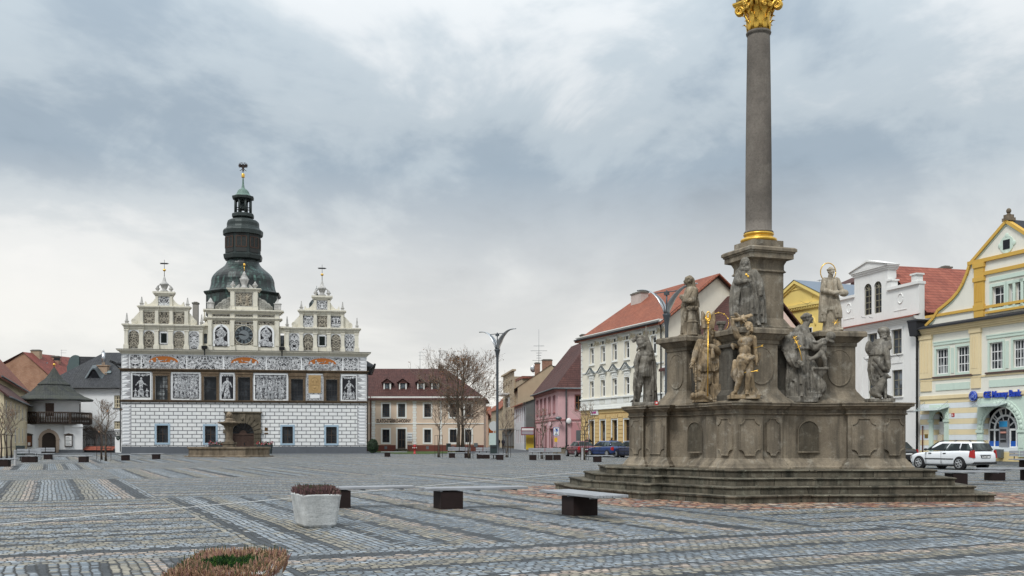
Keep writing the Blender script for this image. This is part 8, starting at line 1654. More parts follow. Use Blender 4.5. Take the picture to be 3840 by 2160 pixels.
def benchpx(label,x0,x1,sy,rz=8,blocks=None,back=False,L=2.4):
    Y=FL*EYE/(sy-HZ)+.25; k=Y/FL; L=max((x1-x0)*k,.6) if L is None else L; c=gx((x0+x1)/2,Y); bl=[(q-x0)*k+(L-(x1-x0)*k)/2 for q in blocks]
    return bench_proto(label,c,R(rz),L,bl,back)
benchpx('short timber bench at the left edge of the picture',0,43,1750,10,(18,),False,1.3)
benchpx('backed timber bench between the left edge trees and the bin',62,148,1734,8,(100,122),True,None)
benchpx('backed timber bench in front of the gate house door',133,200,1722.7,8,(180,),True,None)
benchpx('backless timber bench between the gate house and the paired trees',210,345,1733.8,5,(313,),False,None)
benchpx('short timber bench left of the town hall corner, nearer the trees',451,495,1727,10,(471,),False,None)
benchpx('long timber bench before the left end of the town hall',497,613,1722,5,(585,),False,None)
benchpx('timber bench on the paving before the hydrant lawn',1430,1526,1713,5,(1453,),False,None)
benchpx('backed timber bench under the big bare tree, left one',1680,1765,1717,5,(1695,1753),True,None)
benchpx('backed timber bench under the big bare tree, near the bin',1785,1838,1720,5,(1800,1824),True,None)
benchpx('backless timber bench at the foot of the left lamp post',1794,1903,1725,4,(1875,),False,None)
benchpx('backed timber bench before the pink house',1983,2106,1725.5,4,(1998,2059,2089),True,None)
benchpx('backless timber bench in front of the blue car',2204,2298,1733,4,(2240,),False,None)
benchpx('long timber bench just right of the monument steps',3512,3764,1818,6,(3583,),False,None)
benchpx('timber bench behind the one right of the steps, nearer the white car',3662,3885,1802,6,(3728,3872),False,None)
benchpx('backed timber bench at the right edge in front of the bank',3793,3875,1752,6,(3850,),True,None)
# ---- planters with heather
def planter(label,loc,rz,hx,hy,H,flare,seed):
    t=thing('planter',label,'planter',loc,rz,'rough white planters'); b=MB(); rng=random.Random(seed)
    P=lambda s,z:[(-hx*s,-hy*s,z),(hx*s,-hy*s,z),(hx*s,hy*s,z),(-hx*s,hy*s,z)]
    def ring(sx,sy,z,r,n=6):
        out=[]
        for cx,cy,a0 in ((sx-r,sy-r,0),(-sx+r,sy-r,90),(-sx+r,-sy+r,180),(sx-r,-sy+r,270)):
            out+=[Vector((cx+r*math.cos(R(a0+90*k/n)),cy+r*math.sin(R(a0+90*k/n)),z)) for k in range(n+1)]
        return out
    rs=[]
    for k in range(13):
        f=k/12; s=lerp(1,flare,f); rs.append(ring(hx*s-(.03 if k==0 else 0),hy*s-(.03 if k==0 else 0),H*f,.07))
    rs+=[ring(hx*flare-.02,hy*flare-.02,H+.015,.07),ring(hx*flare-.07,hy*flare-.07,H+.01,.06),ring(hx*flare-.09,hy*flare-.09,H-.10,.05)]
    b.rings(rs,0,True); o=b.build('tub',MT['concrete'],t); m=o.modifiers.new('s','SUBSURF'); m.subdivision_type='SIMPLE'; m.levels=m.render_levels=2; bake(o); o.data.polygons.foreach_set('use_smooth',[True]*len(o.data.polygons))
    me=o.data; nr=[v.normal.copy() for v in me.vertices]; co_=[]
    for v,n in zip(me.vertices,nr):
        q=v.co+Vector((seed,0,0)); d=noise.noise(q*5)*.008+noise.noise(q*16)*.003+noise.noise(q*40)*.001
        c=v.co+n*d; 
        if v.co.z>H*.9: c.z+=noise.noise(q*4)*.018
        co_+=list(c)
    me.vertices.foreach_set('co',co_); me.update(); b=MB(); b.box(-hx*flare+.1,hx*flare-.1,-hy*flare+.1,hy*flare-.1,H-.14,H-.07); b.build('soil',paint('dark_soil',(.03,.022,.016),.9),t)
    return t
def heather(label,t,hx,hy,z0,n,hmin,hmax,mats,seed,hole=None,spike=.011,segs=3):
    rng=random.Random(seed); b=MB()
    for k in range(n):
        x=rng.uniform(-hx,hx); y=rng.uniform(-hy,hy)
        if hole and (x/hole[0])**2+((y-hole[2])/hole[1])**2<1: continue
        e=max(abs(x)/hx,abs(y)/hy); h=rng.uniform(hmin,hmax)*((.76+.34*(y+hy)/(2*hy)) if hole else 1)*(1-.25*max(0,e-.75)*2+.25*noise.noise(Vector((x*4,y*4,seed)))); lean=Vector((x/hx*.045*rng.uniform(.2,1.3)+rng.gauss(0,.018),y/hy*.05*rng.uniform(.2,1.3)+rng.gauss(0,.018),0))
        p0=Vector((x,y,z0)); p1=p0+lean+Vector((0,0,h)); r=spike*rng.uniform(.7,1.3); m=rng.choice((0,0,1,1,2)); mid=p0.lerp(p1,.45)+Vector((rng.gauss(0,.006),rng.gauss(0,.006),0))
        b.path([p0,p0.lerp(mid,.6),mid,mid.lerp(p1,.35),mid.lerp(p1,.7),p1],[r*.35,r*.6,r,r*.75,r*.95,r*.3],4,m,False)
        for q in range(segs):
            f=rng.uniform(.35,.92); c=p0.lerp(p1,f); a=rng.uniform(0,6.3); d=Vector((math.cos(a),math.sin(a),.9))*r*rng.uniform(1.6,2.6); s=Vector((-d.y,d.x,0))*.45
            b.add([c-s,c+d*.5-s*.6,c+d,c+d*.5+s*.6,c+s],[[0,1,2,3,4]],m)
        if rng.random()<.12: b.path([p1-Vector((0,0,.01)),p1+Vector((rng.gauss(0,.004),0,.03))],[r*.5,r*.25],4,3,False)
    o=b.build('heather',mats); o.location=t.location; o.rotation_euler=t.rotation_euler; return tag(o,label,'plant')
hm=lambda n,c:paint(n,c,.85,0,.35,.2,14)
P1=planter('rough white concrete planter with dull purple heather on the striped paving',(-3.42,17.35,0),R(25),.27,.40,.56,1.25,3)
heather('dull purple brown heather filling the farther white planter',P1,.285,.45,.46,2300,.15,.25,[hm('purple_brown_heather',(.135,.075,.07)),hm('dusky_heather',(.09,.05,.052)),hm('pale_heather',(.19,.12,.105)),hm('green_heather_tip',(.05,.06,.03))],5,None,.009,2)
P2=planter('rough white concrete planter at the bottom edge, planted with heather and green fern',(-2.02,7.1,0),R(2),.265,.315,.585,1.22,8)
heather('copper brown heather round the rim of the nearest planter',P2,.295,.425,.48,6400,.11,.20,[hm('copper_heather',(.31,.185,.115)),hm('rosy_heather',(.26,.145,.115)),hm('pale_straw_heather',(.40,.28,.18)),hm('green_heather_bud',(.06,.075,.03))],6,(.205,.245,.02),.0055,5)
b=MB(); rng=random.Random(4)
for k in range(1500):
    a=rng.uniform(0,6.3); q=math.sqrt(rng.random()); x,y=.26*q*math.cos(a),.0+.30*q*math.sin(a); z=.565+.075*(1-q*q)*rng.uniform(.5,1)+.04*noise.noise(Vector((x*9,y*9,1))); d=Vector((x*1.3+rng.gauss(0,.35),y*1.3+rng.gauss(0,.35),.8)).normalized()*rng.uniform(.03,.065); s=d.cross(Vector((rng.gauss(0,1),rng.gauss(0,1),.3))).normalized()*.006; p=Vector((x,y,z)); m=rng.choice((0,0,1,2))
    b.add([p-s,p+s,p+d],[[0,1,2]],m); 
    for f in (.35,.6,.8):
        for sg in (-1,1): c=p+d*f; e=(s.normalized()*sg*.9+d.normalized()*.7)*.022*(1.1-f); w=d.normalized()*.004; b.add([c-w,c+w,c+e],[[0,1,2]],m)
o=b.build('fern_shrub',[hm('deep_green_fern',(.025,.070,.018)),hm('dark_fern',(.012,.035,.014)),hm('bright_green_fern',(.06,.125,.022))]); o.location=P2.location; o.rotation_euler=P2.rotation_euler; tag(o,'feathery green dwarf shrub in the middle of the nearest planter','plant')
# ---- bare trees
def tree(name,label,loc,h,th,cr,seed,r0,n1=9,depth=3,up=.6,leaves=0,trunks=1,twig=.011,group=None,fan=4):
    rng=random.Random(seed); t=thing(name,label,'tree',loc,rng.uniform(0,6),group); tb=MB(); cb=MB(); ends=[]
    def grow(p,d,L,r,lv):
        n=3; pts=[p]; q=p.copy(); dd=d.copy()
        for k in range(n):
            dd=(dd+Vector((rng.gauss(0,.13),rng.gauss(0,.13),rng.gauss(.04,.10)+.06*up))).normalized(); q=q+dd*L/n; pts.append(q.copy())
        cb.path(pts,[max(lerp(r,r*.5,k/n),twig*.8) for k in range(n+1)],5 if lv<2 else 3,0,lv<2,False)
        ends.append((pts,lv))
        if lv>=depth: return
        m=fan+rng.choice((0,1,1)) if lv<depth-1 else fan+1
        for k in range(m):
            f=rng.uniform(.25,1.0) if k else 1.0; i=min(int(f*n),n-1); p2=pts[i].lerp(pts[i+1],f*n-i); a=rng.uniform(0,6.3); side=dd.cross(Vector((math.cos(a),math.sin(a),.3))).normalized()
            nd=(dd*rng.uniform(.7,1.1)+side*rng.uniform(.45,.95)+Vector((0,0,up*rng.uniform(.1,.5)))).normalized(); grow(p2,nd,L*rng.uniform(.5,.75),r*.5,lv+1)
    for T_ in range(trunks):
        base=Vector((.45*(T_-.5*(trunks-1))*2 if trunks>1 else 0,0,0)); tops=h*rng.uniform(.9,1) if T_ else h
        pts=[base+Vector((rng.gauss(0,.02)*k+(T_-.5*(trunks-1))*.03*k*k*.12,rng.gauss(0,.02)*k,tops*.86*k/8)) for k in range(9)]
        tb.path(pts,[lerp(r0*1.25 if k==0 else r0,r0*.16,(k/8)**.9) for k in range(9)],8)
        for k in range(n1):
            f=th/h+(1-th/h)*.82*(k/n1)**1.05; f=min(f,.97); i=min(int(f*8/.86),7); p=pts[i].lerp(pts[i+1],min(f*8/.86-i,1)); a=k*2.4+rng.uniform(-.4,.4); prof=math.sin(PI*min(.18+.82*(k+.6)/n1,.98))**.6; L=cr*prof*rng.uniform(.8,1.1)
            d=Vector((math.cos(a),math.sin(a),up*rng.uniform(.7,1.3)+.5*k/n1)).normalized(); grow(p,d,L*.62,r0*.38*(1-.6*k/n1),1)
    tb.build('trunk',MT['bark'],t); cb.build('crown',MT['twig'],t)
    if leaves:
        lb=MB()
        for k in range(leaves):
            pts,lv=rng.choice(ends); 
            if lv<2: continue
            p=pts[rng.randint(1,3)]+Vector((rng.gauss(0,.12),rng.gauss(0,.12),rng.gauss(-.05,.12)))
            if p.z<h*.30 and rng.random()<.5: continue
            u=Vector((rng.gauss(0,1),rng.gauss(0,1),rng.gauss(0,1))).normalized(); w=u.cross(Vector((rng.gauss(0,1),rng.gauss(0,1),rng.gauss(0,1)))).normalized(); s=rng.uniform(.06,.13)
            lb.add([p-u*s,p+w*s*.55-u*s*.2,p+u*s,p-w*s*.55+u*s*.1],[[0,1,2,3]])
        lb.build('dry_leaves',MT['leaf'],t)
    return t
tree('bare_tree','large twin trunked bare tree with a few dry brown leaves before the beige house',gx(1727,121),13.0,3.2,5.6,21,.24,17,4,.5,2600,2,.013,None,4)
SG='pruned young trees on the square'
def ytree(label,px,sy,top,seed,cr=1.3):
    Y=FL*EYE/(sy-HZ); k=Y/FL; h=(sy-top)*k; t=tree('young_tree',label,gx(px,Y),h,h*.40,cr,seed,.075,12,3,.8,8,1,.0075,SG,4); return t,Y
def cage(label,px,Y,h=1.9):
    t=thing('tree_guard',label,'tree guard',gx(px,Y),.4,'iron tree guards'); b=MB()
    for k in range(4):
        a=k*PI/2; b.tube((.34*math.cos(a),.34*math.sin(a),0),(.34*math.cos(a),.34*math.sin(a),h),.018,.018,5)
    for z in (h,.9): b.path([(.34*math.cos(k*PI/8),.34*math.sin(k*PI/8),z) for k in range(17)],.013,4)
    b.build('rods',paint('rusty_iron',(.035,.02,.016),.7),t)
for lab,gl,px,sy,top,seed,cr in (
  ('young bare tree cut by the left edge of the picture','iron guard round the tree at the left edge',5,1728,1500,31,1.5),('young bare tree second from the left edge','iron guard round the second tree from the left edge',25,1722,1512,32,1.3),('young bare tree third from the left edge, nearest the gate house','iron guard round the tree nearest the gate house',43,1716,1520,33,1.3),
  ('left trunk of the paired young trees before the white garden wall','iron guard round the left one of the paired trees',381,1724,1478,34,1.25),('right trunk of the paired young trees before the white garden wall','iron guard round the right one of the paired trees',397,1729,1484,35,1.25),
  ('slender young tree in front of the beige house door side','iron guard round the tree before the beige house',1645,1715,1500,36,2.0),('slender young tree in front of the big tree, beside the benches','iron guard round the tree beside the backed benches',1759,1719,1500,37,1.9),('young bare tree right of the left lamp post','iron guard round the tree right of the left lamp',1901,1715,1540,38,1.5),('young bare tree in front of the pink house','iron guard round the tree before the pink house',2033,1721,1520,39,1.4),('young bare tree in front of the red car','iron guard round the tree before the red car',2192,1725,1505,40,1.6)):
    t,Y=ytree(lab,px,sy,top,seed,cr); cage(gl,px,Y)
rng=random.Random(5); sh=thing('weeping_shrub','bare weeping shrub behind the white garden wall','shrub',gx(352,123.5)); b=MB()
for k in range(170):
    a=rng.uniform(0,6.3); L=rng.uniform(1.2,3.2); d=Vector((math.cos(a),math.sin(a)*.6,0)); z=rng.uniform(2.0,3.4); b.path([(0,0,z-.5),d*L*.4+Vector((0,0,z)),d*L*.8+Vector((0,0,z-.35)),d*L+Vector((0,0,z-1.6*rng.random()-.4))],[.03,.02,.016,.01],3,0,False,False)
b.build('twigs',MT['twig'],sh); b=MB(); b.path([(0,0,0),(.1,0,1.5),(0,0,2.6)],[.1,.08,.06],6); b.build('trunk',MT['bark'],sh)
def bush(label,loc,rx,rz_,n,c,seed,name='bush'):
    rng=random.Random(seed); b=MB(); b.ell((0,0,rz_),(rx*.86,rx*.86,rz_*.93),16,None,1,10)
    for k in range(n):
        a=rng.uniform(0,6.3); z=rng.uniform(-1,1); q=math.sqrt(1-z*z); d=Vector((q*math.cos(a),q*math.sin(a),z)); f=rng.uniform(.84,1.04)+.06*noise.noise(d*3); p=Vector((d.x*rx*f,d.y*rx*f,rz_+d.z*rz_*f))
        u=(d+Vector((rng.gauss(0,.7),rng.gauss(0,.7),rng.gauss(.2,.6)))).normalized(); w=u.cross(Vector((rng.gauss(0,1),rng.gauss(0,1),rng.gauss(0,1)))).normalized(); s=rng.uniform(.05,.10); b.add([p-u*s*.5,p+w*s*.4,p+u*s,p-w*s*.4],[[0,1,2,3]],rng.choice((0,0,1,2)))
    o=b.build(name,[paint('evergreen_leaf_'+str(seed),c,.6,0,.3),paint('dark_evergreen_'+str(seed),mul(c,.45),.7,0,.3),paint('light_evergreen_'+str(seed),mul(c,1.9),.6,0,.3)]); o.location=loc; return tag(o,label,'shrub')
bush('clipped round evergreen bush at the right corner of the town hall',gx(1398,112.5),.62,.80,1500,(.022,.045,.018),3)
# ---- lamps
def lamp(label,px,Y,ztop,az):
    t=thing('street_lamp',label,'street lamp',gx(px,Y),R(az),'double crescent street lamps'); b=MB()
    b.lathe([(.15,0),(.15,.5),(.125,.52),(.11,1.2),(.10,ztop-.75),(.11,ztop-.6),(.17,ztop-.2),(.235,ztop-.02),(.235,ztop+.03),(.1,ztop+.05)],16); b.build('pole',MT['grey_metal'],t)
    for sg in (-1,1):
        q=[]; b=MB(); rs=[]
        for k in range(17):
            f=k/16; ang=f*R(88); x=.10+1.95*(1-math.cos(ang))**.9; z=ztop+.05+1.62*math.sin(ang)-.10*max(0,f-.7)/.3; w=.30*(1-.80*max(0,f-.25)/.75)*min(1,.45+f*2.5)+.012; tx_=math.sin(ang); tz=math.cos(ang); n=Vector((-tz,0,tx_)); th_=.035
            x*=sg; n.x*=sg; c=Vector((x,0,z)); rs.append([c+Vector((0,-w,0)),c+Vector((0,-w*.5,0))-n*.05,c-n*.06,c+Vector((0,w*.5,0))-n*.05,c+Vector((0,w,0)),c+Vector((0,w*.5,0))-n*.02+n*th_,c+n*.0+n*.02,c+Vector((0,-w*.5,0))-n*.02+n*th_])
        b.rings(rs,0,True); b.build('reflector',[MT['steel']],t)
        b=MB(); pts=[]; 
        for k in range(12): f=k/11; ang=f*R(80); pts.append((sg*(.10+1.5*(1-math.cos(ang))),0,ztop+.02+1.45*math.sin(ang)))
        b.path(pts,[lerp(.045,.02,k/11) for k in range(12)],6); b.build('arm',MT['grey_metal'],t)
    b=MB(); b.tube((-.75,0,ztop+1.28),(.75,0,ztop+1.28),.03); b.tube((0,0,ztop),(0,0,ztop+1.38),.045); b.box(-.12,.12,-.1,.1,ztop+1.1,ztop+1.3); b.build('cross_tie',MT['grey_metal'],t); return t
lamp('tall grey street lamp with two crescent reflectors, standing free left of the street',1865,80,8.75,-42)
lamp('tall grey street lamp with two crescent reflectors, behind the stone soldier',2500,56,8.55,-42)
MT['bollard']=paint('dull_steel_bollard',(.22,.22,.22),.55,.4,.1)
def bollard(label,px,sy):
    Y=FL*EYE/(sy-HZ); b=MB(); b.lathe([(.11,0),(.11,.03),(.085,.04),(.085,.88),(.07,.92),(.02,.93)],16); o=b.build('bollard',MT['bollard']); o.location=gx(px,Y); tag(o,label,'bollard','steel bollards')
bollard('steel bollard beside the benches at the left edge',57,1747.5); bollard('steel bollard next to the tree in front of the red car',2184,1727)
def bin_(label,px,sy):
    Y=FL*EYE/(sy-HZ); t=thing('litter_bin',label,'litter bin',gx(px,Y),R(10),'dark litter bins'); b=MB(); b.tube((0,0,0),(0,0,.4),.04); b.box(-.2,.2,-.2,.2,0,.03); b.build('post',MT['black'],t); b=MB(); b.box(-.26,.26,-.2,.2,.30,1.05); b.box(-.27,.27,-.21,.21,1.05,1.10); b.box(-.2,.2,-.215,-.2,.85,.98,1); bevel(b.build('bin',[paint('dark_green_bin',(.03,.045,.045),.5,.2),MT['black']],t),.02)
bin_('dark litter bin on a post behind the left benches',76,1728.6); bin_('dark litter bin behind the backed bench under the big tree',1682,1697); bin_('dark litter bin beside the left lamp post',1851,1721)
# hydrant
t=thing('fire_hydrant','red fire hydrant standing on the grass edge','hydrant',gx(1555,107)); b=MB(); b.lathe([(.16,0),(.16,.05),(.10,.07),(.10,.55),(.15,.57),(.15,.75),(.13,.85),(.17,.87),(.17,.91),(.09,.98),(.03,1.02)],14); b.build('body',paint('red_hydrant',(.42,.025,.03),.4),t); b=MB()
for a in (0,PI,-PI/2): b.tube((.1*math.cos(a),.1*math.sin(a),.66),(.24*math.cos(a),.24*math.sin(a),.66),.07,.07,10)
b.build('outlet',paint('pale_cap',(.5,.45,.43),.4,.3),t)
# fountain
FO=thing('fountain','ochre sandstone fountain with a low octagonal basin and a bowl on a pillar','fountain',gx(860,89.2)); 
b=MB(); pts=[(1.0,.30),(1.0,-.30),(.62,-.92),(-.62,-.92),(-1.0,-.30),(-1.0,.30),(-.62,.92),(.62,.92)]; pl=[Vector((x*3.4,y*2.6)) for x,y in pts]; pl=pl[::-1] if sum(pl[i-1].x*pl[i].y-pl[i].x*pl[i-1].y for i in range(8))<0 else pl
sweep(b,pl,[(.35,.0),(.35,.10),(.06,.11),(.0,.2),(0,.68),(.10,.72),(.12,.82),(.10,.88),(-.22,.88),(-.26,.45)]); b.build('basin',MT['foun'],FO)
b=MB(); b.poly([(p.x*.95,p.y*.95,.70) for p in pl]); b.build('water',paint('dark_water',(.02,.025,.022),.05),FO)
b=MB(); b.box(-.48,.48,-.48,.48,.4,1.15); b.box(-.55,.55,-.55,.55,1.15,1.3); b.lathe([(.42,1.3),(.40,1.36),(.29,1.45),(.27,1.6),(.32,2.55),(.36,2.62),(.33,2.68),(.55,2.78),(.75,2.92),(.98,2.99),(1.02,3.05),(1.0,3.12),(.55,3.13),(.36,3.25),(.40,3.32),(.30,3.42),(.16,3.5)],24); b.build('pillar_bowl',MT['foun'],FO)
b=MB(); b.lathe([(.16,3.48),(.24,3.58),(.27,3.72),(.24,3.86),(.15,3.98),(.05,4.06)],12)
for k in range(40): a=k*2.4; f=k/40; r=.26*math.sin(PI*(.25+.7*f)); b.ell((r*math.cos(a),r*math.sin(a),3.52+.5*f),.05,6)
b.build('finial',MT['foun'],FO)
for px,lab in ((813,'pot of red flowers left of the town hall portal'),(993,'pot of red flowers right of the town hall portal')):
    Y=108.6; t=thing('flower_pot',lab,'flower pot',gx(px,Y)); b=MB(); b.frust(-.7,.7,-.35,.35,0,.95,-.08); b.build('pot',paint('dark_green_pot',(.03,.04,.04),.6),t); rng=random.Random(px); b=MB()
    for k in range(240):
        p=Vector((rng.uniform(-.8,.8),rng.uniform(-.4,.4),.95+abs(rng.gauss(.1,.14)))); u=Vector((rng.gauss(0,1),rng.gauss(0,1),1)).normalized()*.1; w=Vector((rng.gauss(0,1),rng.gauss(0,1),0)).normalized()*.07; b.add([p-u,p+w,p+u,p-w],[[0,1,2,3]],rng.choice((0,0,1,1,2)))
    b.build('flowers',[paint('pot_leaf',(.03,.06,.02),.7),paint('red_petal',(.30,.02,.03),.6),paint('pale_petal',(.4,.3,.3),.6)],t)
# signs
def signpost(label,px,Y,panels,h,name='road_sign'):
    t=thing(name,label,'sign',gx(px,Y)); b=MB(); b.tube((0,.03,0),(0,.03,h),.035); b.build('post',MT['steel'],t)
    for (x0,x1,z0,z1,m,deco) in panels:
        b=MB(); b.box(x0,x1,-.02,.02,z0,z1,0); cx=(x0+x1)/2
        if deco=='zone':
            b.box(x0+.04,x1-.04,-.025,-.02,z0+.04,z1-.04,1); r=(x1-x0)*.30; cz_=lerp(z0,z1,.6); b.prism([(cx+r*math.cos(k*PI/12),cz_+r*math.sin(k*PI/12)) for k in range(24)],-.03,-.02,2); b.ell((cx-.08,-.03,cz_+.10),(.04,.01,.05),8,None,1); b.box(cx-.12,cx-.05,-.035,-.03,cz_-.18,cz_+.06,1); b.box(cx+.04,cx+.10,-.035,-.03,cz_-.16,cz_,1); b.box(x0+.15,x1-.15,-.03,-.02,z1-.2,z1-.12,3); b.box(x0+.15,x1-.15,-.03,-.02,z0+.12,z0+.2,3); b.box(x0+.25,x1-.25,-.03,-.02,z0+.25,z0+.31,3)
        b.build('panel',[m,MT['whitepaint'],paint('road_sign_blue',(.01,.08,.35),.4),MT['black']],t)
    return t
signpost('white and blue pedestrian zone sign before the pink house',2086,106,[(-.31,.31,1.95,2.85,paint('sign_rim_blue',(.02,.09,.33),.4),'zone'),(-.2,.12,1.3,1.75,paint('yellow_tag',(.65,.40,.03),.4),None)],2.9)
t=signpost('pale round sign and notice panel at the mouth of the side street',1851,100,[(-.45,.45,1.0,2.2,paint('pale_green_panel',(.42,.50,.47),.5),None)],3.4,'notice_sign')
b=MB(); b.prism([(.45*math.cos(k*PI/12),2.9+.5*math.sin(k*PI/12)) for k in range(24)],-.03,.01); b.build('disc',paint('pale_grey_disc',(.45,.46,.45),.4),t)
b=MB(); b.frust(-.75,.75,-.35,.35,0,.5,-.06); t=thing('stone_trough','dark stone trough planted with low green in front of the pink house','planter',gx(2100,111)); b.build('trough',MT['stone'],t); b=MB(); rng=random.Random(9)
for k in range(160): p=Vector((rng.uniform(-.75,.75),rng.uniform(-.3,.3),.5+abs(rng.gauss(.05,.1)))); u=Vector((rng.gauss(0,1),rng.gauss(0,1),1)).normalized()*.1; w=Vector((rng.gauss(0,1),rng.gauss(0,1),0)).normalized()*.05; b.add([p-u,p+w,p+u,p-w],[[0,1,2,3]])
b.build('greenery',paint('trough_green',(.04,.055,.025),.7),t)
# ================================================================ cars
def car(label,loc,rz,col,kind='hatch',L=4.0,W=1.68,H=1.45,wb=2.5,plate=None,rails=False,seedc=0,tailcol=(.35,.01,.01)):
    """local +x is the nose, centre on the ground"""
    t=thing('parked_car',label,'car',loc,rz,'parked cars'); pm=NT('car_paint_'+str(seedc)); pm.out(col,.28,0,.5); pm.b.inputs['Coat Weight'].default_value=.6; pm=pm.m
    gm=MT['cglass']; bk_=MT['carblack']; hw=W/2; x0,x1=-L/2,L/2
    est=kind=='estate'
    # side outline of the lower body: (x, bottom z, shoulder z, half width)
    belt=.93 if not est else .94
    S=[(x0,.46,.62,.80),(x0+.03,.32,.80,.90),(x0+.14,.27,belt+.03 if not est else belt+.02,.955),(x0+.5,.24,belt+.04,.985),(x0+1.0,.20,belt+.03,1.0),(0,.19,belt-.01,1.0),(x1-1.35,.19,belt-.04,1.0),(x1-.95,.20,belt-.08,.985),(x1-.5,.22,.82,.95),(x1-.2,.24,.74,.88),(x1-.04,.28,.62,.78),(x1,.36,.52,.70)]
    rs=[]
    for x,zb,zt,w in S:
        w*=hw; zm=lerp(zb,zt,.55); half=[(0,zb),(w*.86,zb),(w*.96,zb+.07),(w,zm),(w*.985,lerp(zm,zt,.6)),(w*.93,zt-.015),(w*.80,zt+.012),(0,zt+.03)]
        rs.append([Vector((x,-y,z)) for y,z in half]+[Vector((x,y,z)) for y,z in half[-2:0:-1]])
    b=MB(); b.rings(rs,0,True)
    # greenhouse
    xr0=x0+(.10 if est else .28); xr1=x0+(.42 if est else .95); xw1=x1-1.02; xw0=xw1-.78; zr=H; zb_=belt+.0
    xr1=x0+.34 if est else x0+.80
    def gsec(f): pass
    wB,wT=hw*.90,hw*.70
    base=[(xr0,wB*.93),(xr0+.5,wB),(xw1-.3,wB*.99),(xw1,wB*.86)]; topp=[(xr1,wT*.92),(xr1+.45,wT),(xw0-.2,wT*.98),(xw0,wT*.9)]
    g=[]
    for k in range(5):
        f=(0,.5,.82,.96,1)[k]; zz=(zb_,lerp(zb_,zr,.5),lerp(zb_,zr,.86),zr-.02,zr+.005)[k]; sh=(1,1,1,.955,.86)[k]; row=[]
        P=[(lerp(a[0],c[0],f)+(0 if k<3 else (.06 if i==0 else (-.06 if i==3 else 0))*(k-2)),lerp(a[1],c[1],f)*sh) for i,(a,c) in enumerate(zip(base,topp))]
        row=[Vector((x,-y,zz)) for x,y in P]+[Vector((x,y,zz)) for x,y in P[::-1]]; g.append(row)
    b.rings(g,0,True)
    body=b.build('body',[pm,bk_],t); m=body.modifiers.new('s','SUBSURF'); m.levels=m.render_levels=2; bake(body)
    for p in body.data.polygons: p.use_smooth=True
    def side(f,zf): # point on greenhouse flank: f along (0 rear..1 front), zf 0..1 height
        a=lerp(base[0][0],base[3][0],f); c=lerp(topp[0][0],topp[3][0],f); x=lerp(a,c,zf); y=lerp(wB*.985,wT*1.0,zf); return x,y,lerp(zb_,zr,zf)
    segs=((.05,.25),(.285,.545),(.575,.90)) if est else ((.06,.20),(.235,.53),(.56,.90))
    for sg in (-1,1):
        for q,(f0,f1) in enumerate(segs):
            P=[]; 
            for f,z in ((f0,.07),(f1,.07),(f1-(.0 if q<2 else .13),.80),(f0+(.03 if q==0 else 0),.80)): x,y,zz=side(f,z); P.append(Vector((x,sg*(y+.012),zz)))
            if sg>0: P=P[::-1]
            n=(P[1]-P[0]).cross(P[2]-P[0]).normalized(); b=MB(); b.poly(P); R2=[p-n*.06 for p in P]; b.add(P+R2,[[i,4+i,4+(i+1)%4,(i+1)%4] for i in range(4)],0); b.build('side_window',gm,t)
    for nm,xb,xt,fl in (('rear_window',xr0,xr1,-1),('windscreen',xw1,xw0,1)):
        zA,zB=(.10,.84) if nm!='windscreen' else (.06,.90); wa=lerp(wB,wT,zA)*.88; wb_=lerp(wB,wT,zB)*.86; o_=.055; b=MB()
        P=[Vector((lerp(xb,xt,zA)+fl*o_*.3,-wa,lerp(zb_,zr,zA))),Vector((lerp(xb,xt,zA)+fl*o_*.3,wa,lerp(zb_,zr,zA))),Vector((lerp(xb,xt,zB)+fl*o_*.3,wb_,lerp(zb_,zr,zB))),Vector((lerp(xb,xt,zB)+fl*o_*.3,-wb_,lerp(zb_,zr,zB)))]
        if fl<0: P=P[::-1]
        Q=[p-Vector((fl*.09,0,0)) for p in P]; b.poly(P); b.add(P+Q,[[i,4+i,4+(i+1)%4,(i+1)%4] for i in range(4)]); b.build(nm,gm,t)
    for sg in (-1,1):
        for xw in (-wb/2+ (.03 if est else .02),wb/2+.03):
            b=MB(); r=.315
            b.rings([[Vector((xw+(r+.045)*math.cos(a),sg*y,r+(r+.045)*math.sin(a))) for a in (2*PI*k/28 for k in range(28))] for y in (hw*.985+.004,hw*.8)],0,False,True); b.build('wheel_arch',bk_,t)
            wl=MB(); prof=[(.0,.20),(r*.66,.20),(r*.70,.205),(r*.72,.21),(r*.93,.215),(r,.19),(r,.06),(r*.9,.02),(0,.02)]
            wl.rings([[Vector((xw+q*math.cos(a),sg*(hw-.19+y),r+q*math.sin(a))) for a in (2*PI*k/28 for k in range(28))] for q,y in [(max(q,.001),y) for q,y in prof]],0,False,False); w_=wl.build('wheel',MT['tyre'],t)
            rm=MB(); yy=sg*(hw+.016); 
            rm.rings([[Vector((xw+q*math.cos(a),sg*(hw-.19+y),r+q*math.sin(a))) for a in (2*PI*k/28 for k in range(28))] for q,y in ((r*.70,.222),(r*.62,.225),(r*.60,.20),(.001,.195))],1,False,False)
            for k in range(6):
                a=k*PI/3+.3; rm.path([(xw+.03*math.cos(a),sg*(hw+.022),r+.03*math.sin(a)),(xw+r*.64*math.cos(a),sg*(hw+.028),r+r*.64*math.sin(a))],[.05,.035],6,0,False,True,.45)
            rm.rings([[Vector((xw+q*math.cos(a),sg*(hw-.19+y),r+q*math.sin(a))) for a in (2*PI*k/20 for k in range(20))] for q,y in ((r*.71,.21),(r*.71,.232),(r*.61,.232),(r*.61,.21))],0,False,False); rm.build('rim',[MT['alloy'],bk_],w_)
        b=MB(); b.box(x0-.015,x0+.10,sg*hw*.90-.09,sg*hw*.90+.05,.66,.98 if est else .92) if False else None
